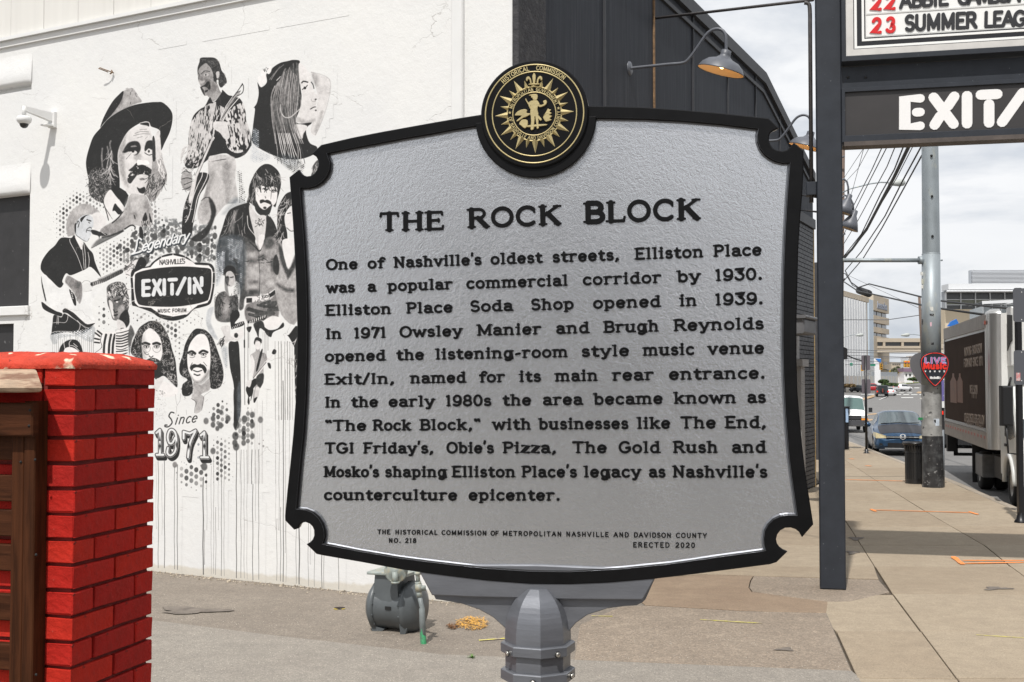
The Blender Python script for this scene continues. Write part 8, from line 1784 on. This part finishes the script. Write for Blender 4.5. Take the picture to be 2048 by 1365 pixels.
obj('wall',MB().fb(BF,-.0,aL,zf,zt_,-30,-.6),M_SHD,rib);obj('parapet',MB().fb(BF,-.3,aL,zpar+.0,zt_+.05,-1,.3),M_BEI,rib);obj('brick_bay',MB().fb(BF,0,BF.px(1727,700)[0],zf,zpar,-1,.0),M_BRK,rib)
a0=BF.px(1726,700)[0];step=(BF.px(1690,700)[0]-a0)/7
k=0
while a0+k*step<aL:obj('fin',MB().fb(BF,a0+k*step,a0+(k+.52)*step,zf+0.2,zpar-.3,-.8,.8),M_FIN,rib);k +=1
# light column and beige office
off_=thing('office_block',dep(1760,751,262),'beige office block with bands of dark windows rising behind the skybridge','building');OF=Frame((dep(1779,751,300).x,dep(1779,751,300).y,0),-BD,(0,0,1),BF.n)
aC0,aC1=OF.px(1745,700)[0],OF.px(1736.2,700)[0]
obj('stair_tower',MB().fb(OF,aC0,aC1,0,OF.px(1740,600)[1],-12,.3),M_LB,off_)
wx0=OF.px(1775,650)[0];wx1=aC0
zrow=[OF.px(1760,y)[1] for y in (605,624.5,634,648,656.5,667,674)]
obj('wall',MB().fb(OF,wx0,wx1,0,zrow[0]+1.2,-20,-.5),M_TAN,off_)
for (a,b) in ((zrow[1],zrow[0]+1.3),(zrow[3],zrow[2]),(zrow[5],zrow[4]),(5,zrow[6])):obj('spandrel',MB().fb(OF,wx0-.2,wx1,a,b,-.6,.35),M_BEI,off_)
for (a,b) in ((zrow[2],zrow[1]),(zrow[4],zrow[3]),(zrow[6],zrow[5])):
    w3=(wx1-wx0)/3
    for i in range(3):obj('window',MB().fb(OF,wx0+w3*i+.5,wx0+w3*(i+1)-.3,a+.1,b-.1,-.5,-.2),M_BWIN,off_)
OFm=Frame(OF.P(0,0,.36),BD,(0,0,1),OF.n);mb=MB();word_solid(mb,OFm,'Ascension',OFm.px(1754,618),OFm.px(1774,622.5),1.9,0,.12,.10,serif=False);obj('wall_sign',mb,mat('blue_grey_letters',(.20,.22,.27),.5),off_,fix=False)
lw_=MB();lw_.fb(OF,OF.px(1782,720)[0],wx0,.5,OF.px(1779,705)[1],-8,-.5);obj('lower_wing',lw_,M_BEI,off_)
for y0,y1 in ((707,720),(724,740),(746,750)):
    obj('window',MB().fb(OF,OF.px(1781,700)[0]+.1,OF.px(1775.5,700)[0],OF.px(1778,y1)[1],OF.px(1778,y0)[1],-.5,-.3),M_BWIN,off_)
obj('window',MB().fb(OF,OF.px(1771,700)[0],OF.px(1764.5,700)[0],OF.px(1768,730)[1],OF.px(1768,724)[1],-.5,.36),M_BWIN,off_);obj('window',MB().fb(OF,OF.px(1771,700)[0],OF.px(1764.5,700)[0],OF.px(1768,750)[1],OF.px(1768,746)[1],-.5,.36),M_BWIN,off_)
# skybridge
sbD=285;SBF=Frame(dep(1748,700,sbD),(1,.03,0),(0,0,1),(.03,-1,0));sb=thing('skybridge',dep(1800,700,sbD),'beige enclosed skybridge with long dark windows crossing the street','skybridge')
a=lambda x:SBF.px(x,690)[0];b=lambda y:SBF.px(1800,y)[1]
obj('roof_band',MB().fb(SBF,a(1748),a(1889),b(684.5),b(677),-4,0),M_BEI,sb);obj('floor_band',MB().fb(SBF,a(1748),a(1889),b(697.5),b(692.5),-4,0),M_BEI,sb);obj('girder',MB().fb(SBF,a(1748),a(1889),b(705),b(699.5),-4,-.1),mat('pale_girder',(.52,.45,.36),.8),sb);obj('shadow_joint',MB().fb(SBF,a(1748),a(1889),b(699.4),b(697.6),-4,-.6),M_BRK,sb)
for (x0,x1) in ((1748,1766),(1771,1803),(1808,1840),(1845,1877)):obj('window',MB().fb(SBF,a(x0),a(x1),b(692.4),b(684.6),-3.5,-.5),M_BWIN,sb)
for (x0,x1) in ((1766.1,1770.9),(1803.1,1807.9),(1840.1,1844.9),(1877.1,1889)):obj('pier',MB().fb(SBF,a(x0),a(x1),b(692.4),b(684.6),-4,-.05),M_BEI,sb)
# right-hand hospital block
HD=150;HB=Frame(dep(1884,655,HD),(1,-.03*HD/150*1.2,0),(0,0,1),(-.036,-1,0));hs=thing('glass_fronted_block',HB.P(12,-12,0),'cream block with grey window band under a white roof fascia, behind the truck','building')
a=lambda x,y=600:HB.px(x,y)[0];b=lambda y,x=1890:HB.px(x,y)[1]
obj('fascia',MB().fb(HB,a(1891),a(2120),b(581),b(569.5),-1.5,1.2),mat('white_fascia',(.62,.63,.64),.5),hs);obj('soffit',MB().add([HB.P(a(1880),b(586),2.4),HB.P(a(2120),b(586),2.4),HB.P(a(2120),b(582),1.0),HB.P(a(1889),b(582),1.0),HB.P(a(1892),b(586)-.0,-1),HB.P(a(2120),b(586),-1)],[(0,1,2,3),(0,4,5,1)]),MATS['white_fascia'],hs)
obj('lower_wall',MB().fb(HB,a(1889),a(2120),-2,b(619),-2,.1),mat('cream_stone',(.60,.50,.36),.8,var=.04,vs=.3),hs);obj('core',MB().fb(HB,a(1893),a(2115),b(619),b(582),-2,-.8),M_SHD,hs)
for i in range(6):
    x0=1892+29.3*i
    for (y0,y1,m) in ((586.5,599,M_BWIN),(600.5,609.5,mat('tinted_band_green',(.16,.165,.12),.25)),(611,619,M_BWIN)):obj('window',MB().fb(HB,a(x0+.8),a(x0+28.4),b(y1),b(y0),-.5,-.1),m,hs)
    obj('mullion',MB().fb(HB,a(x0-.8),a(x0+.8),b(619),b(586),-.4,.15),M_FIN,hs)
obj('transom',MB().fb(HB,a(1892),a(2118),b(600.4),b(599.1),-.3,.1),M_FIN,hs);obj('transom',MB().fb(HB,a(1892),a(2118),b(610.9),b(609.6),-.3,.1),M_FIN,hs)
for i in range(12):y=532+i*2.7;obj('louvre',MB().fb(HB,a(1976),a(2120),b(y+1.5,2000),b(y,2000),-6,-5.5),mat('pale_louvre',(.60,.62,.65),.5),hs)
obj('louvre_backing',MB().fb(HB,a(1976),a(2120),b(567),b(532),-7,-6.1),mat('louvre_back',(.50,.53,.57),.5),hs)
# blue flash and glass lantern on the lower roofs behind the truck
an=thing('glass_annex',dep(2000,620,95),'white framed glass annex just above the truck roof','building');AF=Frame(dep(1966,640,95),(1,-.2,0),(0,0,1),(-.2,-1,0));a=lambda x:AF.px(x,620)[0];b=lambda y:AF.px(1990,y)[1]
obj('walls',MB().fb(AF,a(1966),a(2060),-2,b(612),-6,-.2),mat('pale_glass',(.42,.46,.47),.2,spec=.6),an);
for x in (1966,1984,2002,2012,2030):obj('mullion',MB().fb(AF,a(x),a(x+1.6),-2,b(607),-.2,.05),M_FIN,an)
obj('roof',MB().add([AF.P(a(1962),b(603),.5),AF.P(a(2060),b(600),.5),AF.P(a(2060),b(606),.5),AF.P(a(1962),b(609),.5),AF.P(a(1962),b(603),-6),AF.P(a(2060),b(600),-6)],[(0,1,2,3),(0,4,5,1)]),M_FIN,an);obj('canopy',MB().add([AF.P(a(2000),b(612),1.4),AF.P(a(2030),b(602),1.4),AF.P(a(2060),b(602),1.4),AF.P(a(2060),b(607),1.4),AF.P(a(2028),b(607),1.4)],[(0,1,2,3,4)]),M_FIN,an)
bf=thing('blue_sign',dep(1907,650,100),'small blue roof sign peeking above the truck box','sign');obj('panel',MB().prism([(-.5,-.3),(-.2,.1),(.25,.32),(.42,.0),(.5,-.3)],Frame(dep(1907,646,100),(1,0,0),(0,0,1),(0,-1,0)),-.2,0),mat('sign_blue',(.03,.16,.52),.5),bf)
# far tower behind the pole's right side, small shops under the skybridge
tw_=thing('distant_tower',dep(1885,660,420),'distant pale tower with grid of windows beside the steel pole','building');q=Frame(dep(1879,760,420),(1,0,0),(0,0,1),(0,-1,0));a=lambda x:q.px(x,700)[0];b=lambda y:q.px(1885,y)[1];obj('wall',MB().fb(q,a(1872),a(1889),-2,b(633),-10,0),M_FIN,tw_)
for i in range(10):obj('window_band',MB().fb(q,a(1872.5),a(1888.5),b(637.5+4.4*i+2.0),b(637.5+4.4*i),-.1,.1),M_BWIN,tw_)
def shop(name,label,x0,x1,y0,y1,D,m,rm=None,wins=(),ry=None,cat='building'):
    th=thing(name,dep((x0+x1)/2,y1,D),label,cat);fr=Frame(dep(x0,y1,D),(1,0,0),(0,0,1),(0,-1,0));a=lambda x:fr.px(x,(y0+y1)/2)[0];b=lambda y:fr.px((x0+x1)/2,y)[1]
    obj('wall',MB().fb(fr,a(x0),a(x1),b(y1)-2,b(y0),-8,0),m,th)
    if rm:obj('roof',MB().fb(fr,a(x0)-.3,a(x1)+.3,b(ry),b(y0)+.3,-8.5,.5),rm,th)
    for (u0,v0,u1,v1) in wins:obj('window',MB().fb(fr,a(u0),a(u1),b(v1),b(v0),-.1,.06),M_BWIN,th)
    return th
shop('striped_tower','distant white tower with vertical window strips above the traffic signal',1816,1827,714,752,430,M_FIN,wins=[(1817+3*i,719,1818.4+3*i,735) for i in range(3)])
shop('pale_midrise','distant pale mid-rise left of the striped tower',1783,1816,725,752,440,M_BEI,wins=[(1785+4*i,728,1787.5+4*i,731) for i in range(6)])
shop('tan_midrise','distant tan building between the striped tower and the pole',1827,1846,712,752,425,mat('tan_far',(.47,.41,.36),.8))
shop('yellow_roofed_shop','small white shop with yellow fascia under the signal',1793,1808,743,757,330,M_WP,mat('yellow_fascia',(.55,.40,.06),.6),[(1798,749,1801,753)],747)
shop('white_storefront','small white storefront with purple grey fascia right of the yellow one',1808.5,1826,739,758,325,M_WP,mat('purple_fascia',(.20,.13,.19),.6),[(1811,748,1814,753),(1818,748,1822,753)],744)
shop('white_annex','white lower block beside the office columns',1749,1761,727,751,248,M_WP)
bn_=thing('blue_banner',dep(1757,724,240),'blue and white triangular banner beside the street name sign','banner');fr=Frame(dep(1755,724,240),(1,0,0),(0,0,1),(0,-1,0));pz=lambda pts:[fr.px(x,y) for x,y in pts]
obj('white_field',MB().prism(pz([(1748,717),(1762,717),(1762,731),(1748,731)]),fr,-.2,0),M_WP,bn_);obj('blue_field',MB().prism(pz([(1751,718),(1762,718),(1762,728),(1757,724)]),fr,.0,.1),mat('banner_blue',(.03,.17,.48),.5),bn_)
# retaining wall, verge, far pavement, shrubs
rwl=thing('retaining_wall',dep(1740,766,236),'long pale retaining wall below the ribbed building','wall');w0_=dep(1672,770,228);w1_=dep(1796,757,262);d=(w1_-w0_).normalized();fr=Frame((w0_.x,w0_.y,0),(d.x,d.y,0),(0,0,1),(d.y,-d.x,0));L_=(w1_-w0_).to_2d().length
zt2=dep(1690,752,229).z;obj('wall',MB().fb(fr,0,L_,-1,zt2,-.5,0),mat('pale_wall_concrete',(.46,.44,.40),.8,var=.06,vs=.6),rwl)
for i in range(16):obj('joint_rib',MB().fb(fr,L_*i/16,L_*i/16+.25,-.9,zt2+.1,0,.12),M_SHD,rwl)
obj('railing',MB().fb(fr,L_*.55,L_,zt2,zt2+.9,-.2,-.12),M_SHD,rwl)
gp=[rpx(1675,787),rpx(1700,782.5),rpx(1745,777.5),rpx(1790,771.5),rpx(1845,766)]
def strip(name,pts,dy0,dy1,m,z,kind='structure',label=None):
    mb=MB();mb.grid([[Vector((p.x-.1,p.y+dy0,roadz(p.y+dy0)+z)),Vector((p.x+.8,p.y+dy1,roadz(p.y+dy1)+z))] for p in pts],False);return obj(name,mb,m,kind=kind,label=label)
M_GRS=mat('verge_grass',(.115,.150,.045),.9,var=.3,vs=1.0,col2=(.20,.19,.08),c2s=.5);strip('verge',gp,0,7,M_GRS,.12,'stuff','strip of grass verge beyond the junction');strip('far_pavement',gp,7,14,mat('pale_far_pavement',(.52,.47,.40),.8),.14);strip('planted_bank',gp,14,30,mat('red_brown_mulch',(.20,.12,.07),.9,var=.2,vs=1),.3)
M_SHR=mat('shrub_leaves',(.05,.085,.025),.8,var=.4,vs=3)
def shrub(px,py,D,w,h,label,n=700,m=None):
    p=dep(px,py,D);th=thing('shrub',p,label,'shrub','shrubs by the far pavement');mb=MB()
    for i in range(n):
        t=random.uniform(0,6.28);u=random.uniform(-1,1);r=(1-.35*random.random()) ;c=p+Vector((math.cos(t)*math.sqrt(1-u*u)*w*r,math.sin(t)*math.sqrt(1-u*u)*1.2*r,h*.45+u*h*.5*r));s_=random.uniform(.12,.3);a=Vector((random.uniform(-1,1),random.uniform(-1,1),random.uniform(-1,1))).normalized()*s_;b=a.cross(Vector((random.uniform(-1,1),random.uniform(-1,1),random.uniform(-1,1)))).normalized()*s_
        mb.add([c-a,c+b,c+a,c-b],[(0,1,2,3)])
    obj('foliage',mb,m or M_SHR,th,fix=False);obj('stems',MB().tube([p,p+Vector((0,0,h*.5))],.12,6),M_BRK,th)
shrub(1767,766,232,.9,.6,'round green shrub on the bank behind the white sedan');shrub(1830,761,280,1.8,.6,'low dark hedge bush right of the white storefront');shrub(1780,771,228,1.6,.35,'low shrub row left of the white crossover');shrub(1697,774,231,1.4,.5,'low brown planting below the ribbed building',500,mat('brown_planting',(.16,.11,.05),.9,var=.3,vs=2))
hy=rpx(1825,765);hyd=thing('fire_hydrant',hy,'tiny red fire hydrant at the far kerb','fire hydrant');obj('barrel',MB().lathe([(.35,0),(.35,.1),(.25,.15),(.25,1.0),(.33,1.05),(.3,1.3),(.12,1.5),(0,1.52)],12,hy),mat('hydrant_red',(.5,.03,.02),.5),hyd)
# bare trees far off
M_BARK=mat('grey_bark',(.14,.12,.10),.9);M_FOL=mat('grey_green_leaves',(.13,.14,.09),.9,var=.35,vs=2)
def tree(px,py,D,h,w,label):
    p=dep(px,py,D);th=thing('tree',p,label,'tree','far trees under the skybridge');mb=MB();mb.tube([p,p+Vector((.1,0,h*.35)),p+Vector((0,0,h*.7))],[.35,.25,.1],7)
    for i in range(9):t=i*2.4;q=p+Vector((0,0,h*(.3+.05*i)));mb.tube([q,q+Vector((math.cos(t)*w*.6,math.sin(t)*w*.6,h*.3))],[.12,.03],5)
    obj('trunk',mb,M_BARK,th);mb=MB()
    for i in range(900):
        t=random.uniform(0,6.28);u=random.uniform(-1,1);r=random.random() ** .45;c=p+Vector((math.cos(t)*math.sqrt(1-u*u)*w*r,math.sin(t)*math.sqrt(1-u*u)*w*r,h*.66+u*h*.36*r));s_=random.uniform(.12,.32);a=Vector((random.uniform(-1,1),random.uniform(-1,1),random.uniform(-1,1))).normalized()*s_;b=a.cross(Vector((random.uniform(-1,1),1,random.uniform(-1,1)))).normalized()*s_;mb.add([c-a,c+b,c+a,c-b],[(0,1,2,3)])
    obj('crown',mb,M_FOL,th,fix=False)
tree(1789,757,300,2.4,.8,'grey-green tree left of the yellow shop');tree(1795,756,345,3.2,.9,'sparse tree rising behind the yellow shop');tree(1805,755,350,2.6,.7,'small tree right behind the yellow shop')
# ================================================================== SIGNALS, LAMPS, POLES, WIRES
M_SIG=mat('signal_yellow',(.75,.38,.03),.5);M_GS=mat('street_name_green',(.01,.22,.13),.5)
def signal(px,py,D,h,label,lit=False,n=1):
    p=dep(px,py,D);th=thing('traffic_signal',p,label,'traffic light','yellow traffic signals over the junction');k=h*D/F
    for j in range(n):
        x=(j-(n-1)/2)*k*.52;fr=Frame(p+Vector((x,.1*j,0)),(1,0,0),(0,0,1),(0,-1,0));o=obj('housing',MB().bbox(fr,-.17*k,.17*k,-.5*k,.5*k,-.3,.3,.05),M_SIG,th)
        for i in (-1,0,1):obj('lens',MB().lathe([(0,.02),(.10*k,.02),(.11*k,0)],10,fr.P(0,-i*.31*k,.3),fr.n),M_RL if (i==-1 and lit) else M_HOLE,o)
signal(1813.5,728.5,225,13,'pair of yellow traffic signals, red lit, hanging right of the tree',True,2);signal(1762,733,215,14,'yellow traffic signal beside the blue banner');signal(1724.5,736.5,215,12,'yellow traffic signal half behind the mauve plate')
def gsign(x0,y0,x1,y1,D,label):
    th=thing('street_name_sign',dep(x0,y0,D),label,'street sign','green street name signs over the junction');fr=Frame(dep(x0,y0,D),(1,0,0),(0,0,1),(0,-1,0));a0_,b0_=fr.px(x0,y1);a1_,b1_=fr.px(x1,y0);obj('panel',MB().bbox(fr,a0_,a1_,b0_,b1_,-.1,0,.02),M_GS,th)
gsign(1700,726.5,1705.5,732,215,'small green street name sign over the left lanes');gsign(1741,728,1751,732.5,215,'green street name sign left of the banner')
M_WIRE=mat('black_cable',(.015,.015,.016),.6);M_WIRG=mat('thin_grey_cable',(.11,.11,.12),.6)
def wire(label,pts,r,m=M_WIRE,name='overhead_cable',par=None,grp='overhead cables'):
    """pts: (px, py, distance)"""
    P=[dep(x,y,D) for x,y,D in pts]
    if par:return obj(name,MB().tube(P,r,5),m,par)
    return obj(name,MB().tube(P,r,5),m,loc=P[0],label=label,cat='cable',group=grp)
def z2(pts):return [(1500+x/3.4124,240+y/3.4124) for x,y in pts]
def run(pts,D0,D1):
    """pixel polyline from near (D0) to far (D1): 1/D varies linearly along it"""
    L=[0]
    for a,b in zip(pts,pts[1:]):L.append(L[-1]+math.hypot(b[0]-a[0],b[1]-a[1]))
    return [(x,y,1/(1/D0+(1/D1-1/D0)*l/L[-1])) for (x,y),l in zip(pts,L)]
bund=[([(985,20),(905,180),(830,345),(715,570),(620,790),(600,850)],.016),([(1020,20),(938,180),(800,450),(715,620),(620,830),(600,880)],.016),([(1060,20),(992,180),(935,320),(870,440),(730,700),(620,880),(600,920)],.016),([(1125,20),(1048,180),(985,340),(890,510),(760,780),(625,950),(600,985)],.022),([(1170,20),(1085,180),(985,390),(900,550),(800,740),(700,880),(640,945),(600,985)],.055),([(1195,20),(1112,180),(1000,400),(900,565),(800,755),(640,960),(600,1005)],.014),([(1260,20),(1170,180),(1040,420),(920,660),(760,900),(650,1030)],.024),([(1290,20),(1175,240),(1060,450),(900,740),(770,950),(640,1100)],.024),([(850,60),(785,180),(660,370),(600,460)],.010),([(900,50),(820,180),(740,330),(600,480)],.010),([(790,60),(775,200),(700,480),(620,700)],.009)]
nm=['first','second','third','fourth','thick bundled','thin sixth','seventh','outermost right','faint upper left','faint upper','hair-thin steep']
for (p,r),n_ in zip(bund,nm):
    wire(n_+' cable of those sweeping down from behind the name panel',run(z2(p),30,62),r)
wire('cable crossing from the left poles to the steel pole, upper',[(x,y,D) for x,y,D in run(z2([(650,1030),(690,1110),(740,1145),(815,1120),(1175,1210),(1300,1235),(1550,1265),(1900,1300),(2100,1320)]),60,24)],.028)
sc2=run(z2([(600,1085),(640,1105),(735,1168),(860,1195),(1175,1265),(1300,1288),(1600,1330)]),60,26);wire('cable with splice case, lower of the two crossing the street',sc2,.028)
wire('looping jumper by the left pole',run(z2([(600,1050),(650,1050),(700,1130),(740,1150)]),60,58),.02);wire('thin line far behind',[(1683,545,90),(1845,620,70)],.014,M_WIRG);wire('faint line over the skybridge',[(1683,640,180),(1775,640,180),(1845,630,180)],.06,M_WIRG)
spc=thing('splice_case',dep(1728,583,52),'black cable splice case hanging on the crossing cable','splice case');obj('case',MB().tube([dep(1716,580,53),dep(1718,581,52.8),dep(1738,588,51.8),dep(1740,589,51.7)],[.1,.16,.16,.1],10),M_WIRE,spc)
for i,(y0,y1) in enumerate(((700,704),(705,708),(711,716),(717,716),(722,727),(730,726))):wire('span wire %s under the skybridge' % ['one','two','three','four','five','six'][i],[(1690,y0,205),(1845,y1,225)],.05,M_WIRG,grp='signal span wires')
wire('slack black cable by the dark awning',[(1695,712,60),(1705,716,60),(1712,719,60),(1725,722,60)],.035)
# wooden pole stub behind the steel pole, hidden left pole, cobra lamps
wp=thing('leaning_wood_pole',dep(1842,760,90),'thin leaning wooden pole just left of the steel pole','pole');obj('pole',MB().tube([dep(1847,745,90),dep(1838.5,592,90)],[.13,.10],8),mat('old_wood',(.13,.09,.07),.8),wp)
lp=thing('wood_utility_pole',gnd(1672,850),'wooden utility pole with line hardware mostly hidden behind the sign post','pole');obj('pole',MB().tube([(dep(1676,820,62).x,62,-.8),dep(1686,230,62)],[.2,.12],10),MATS['old_wood'],lp)
for y,l in ((470,9),(560,7),(315,6)):obj('insulator',MB().tube([dep(1684,y,61.5),dep(1686+l*.5,y-2,61.5)],.05,6),M_WIRG,lp)
def cobra(label,pts,D,hx,hy,k):
    th=thing('street_lamp',dep(pts[0][0],pts[0][1],D),label,'street lamp','cobra-head street lamps');obj('arm',MB().tube([dep(x,y,D) for x,y in pts],.035*k,6),MG,th)
    c=dep(hx,hy,D);obj('lamp_head',MB().lathe([(0,-.42*k),(.06*k,-.40*k),(.11*k,-.2*k),(.17*k,.1*k),(.15*k,.3*k),(.05*k,.38*k),(0,.385*k)],14,c,(1,0,.08)),mat('lamp_head_grey',(.40,.42,.40),.5),th);return th
cobra('cobra-head street lamp on a long curved arm right of the sign post',[(1684,386),(1700,378),(1740,368),(1762,365),(1784,366)],55,1794,366.5,1.0)
cobra('small far street lamp left of the steel pole above the skybridge',[(1846,672),(1830,669.5),(1820,669),(1814,670)],150,1811,670.5,1.4);cobra('pale street lamp in front of the ribbed building',[(1684,676),(1700,671),(1715,670)],140,1719,670.5,1.2)
# neighbour's lamps, awning
M_NB=mat('neighbour_dark_brick',(.05,.05,.055),.8,var=.2,vs=4,bump=.3,bs=20)
nbD=34;nb_=thing('neighbour_shop',dep(1662,900,nbD),'dark neighbouring shopfront with black awning behind the sign post','building');NF=Frame((dep(1640,900,nbD).x,nbD,0),(.45,.9,0),(0,0,1),(.9,-.45,0))
a1_=NF.px(1682,700)[0];obj('wall',MB().fb(NF,0,max(a1_,1.0),0,5.6,-4,0),M_NB,nb_);q=dep(1690,706,37);AWF=Frame(q,(1,0,0),(0,0,1),(0,-1,0));aw=AWF.px
obj('awning',MB().prism([aw(1660,690),aw(1683,692),aw(1695,698),aw(1695,719),aw(1660,722)],AWF,-1.5,0),mat('black_canvas',(.01,.01,.011),.8),nb_)
obj('shop_sign',MB().fb(AWF,aw(1640,775)[0],aw(1687.5,775)[0],aw(1687,781)[1],aw(1687,771)[1],-.3,0),M_BLKP,nb_)
def blamp(px,py,label,arm):
    D=36;th=thing('gooseneck_lamp',dep(px,py,D),label,'wall lamp','tilted lamps beyond the sign post');top=dep(px,py,D);ax=Vector((.38,-.1,1)).normalized()
    so_=obj('lamp_shade',MB().lathe([(.05,.18),(.08,.16),(.09,.02),(.14,-.06),(.22,-.22),(.30,-.42),(.29,-.42)],22,top,ax),M_LAMP,th);obj('shade_lining',MB().lathe([(.29,-.415),(.2,-.22),(0,-.15)],22,top,ax),M_LIN,so_);obj('arm',MB().tube([dep(x,y,D) for x,y in arm],.03,8),M_LAMP,th)
blamp(1696,400,'tilted grey lamp just right of the sign post, upper of the pair',[(1674,372),(1681,361),(1688,358.5),(1694,364),(1696.5,375),(1696.5,390)]);blamp(1707,432,'tilted grey lamp just right of the sign post, lower of the pair',[(1676,410),(1682,396),(1690,391),(1700,396),(1706,408),(1707,422)])
# road markings
M_RW=mat('worn_white_road_paint',(.58,.58,.56),.7,var=.2,vs=3);M_RY=mat('tan_brick_crossing',(.42,.29,.17),.8,var=.15,vs=1)
def rmark(pts,m,label,z=.02):
    P=[rpx(x,y)+Vector((0,0,z)) for x,y in pts];o=obj('road_marking',MB().add(P,[tuple(range(len(P)))]),m,road_,label=label);
    for p in o.data.polygons:
        if p.normal.z<0:p.flip()
road_=bpy.data.objects['road'];ORG['road']=Vector((0,0,0))
for i,(x0,x1,y) in enumerate(((1790,1802,790),(1806,1818,790),(1822,1834,790),(1838,1850,790),(1798,1808,786.5),(1814,1824,786.5),(1802,1826,796),(1722,1734,789.5),(1736,1748,789.5),(1828,1838,776.5))):rmark([(x0,y+.6),(x1,y+.6),(x1+1,y-.6),(x0+1,y-.6)],M_RW,None)
rmark([(1757,800),(1760,800),(1778,793),(1776,793)],M_RW,None);rmark([(1716,800),(1720,803),(1750,794),(1748,790)],M_RY,None,.025);rmark([(1832,787),(1850,788.5),(1850,783.5),(1836,784)],M_RY,None,.025);rmark([(1733,829),(1735,831),(1760,829),(1756,827)],M_RY,None);rmark([(1733,840),(1736,843),(1748,841),(1745,839)],M_RY,None)
# ================================================================== ACROSS THE LOT AND THE STREET (seen as reflections, and shading the near side)
M_BEH=mat('dark_brick_behind',(.055,.045,.042),.85,var=.2,vs=2)
bh_=thing('building_across_lot',(-3.6,-15,0),'dark building across the lot, showing only as a dim reflection in the marker','building')
obj('wall',MB().box((-5.05,-17,3.6),3.9,6,7.2),M_BEH,bh_);obj('wall',MB().box((-1.3,-17,1.75),3.6,6,3.5),M_BEH,bh_)
pf=thing('patio_fence',(2.1,-2,0),'dark stained board fence beside the standpoint, out of frame','fence')  # unseen boards added to block light from the pillar's right face
for i in range(34):obj('board',MB().box((2.1,-5.4+i*.2,1.45),.03,.19,2.9),M_WD,pf)
ac_=thing('building_across_street',(24,-6,0),'dark brick building across the street, out of frame to the right','building')
obj('wall',MB().box((27,-8,5.5),14,44,11),M_BEH,ac_)
for i in range(10):
    for z in (2,5.4,8.4):obj('window',MB().box((19.97,-28+4.2*i,z),.12,1.6,1.7),M_BWIN,ac_)
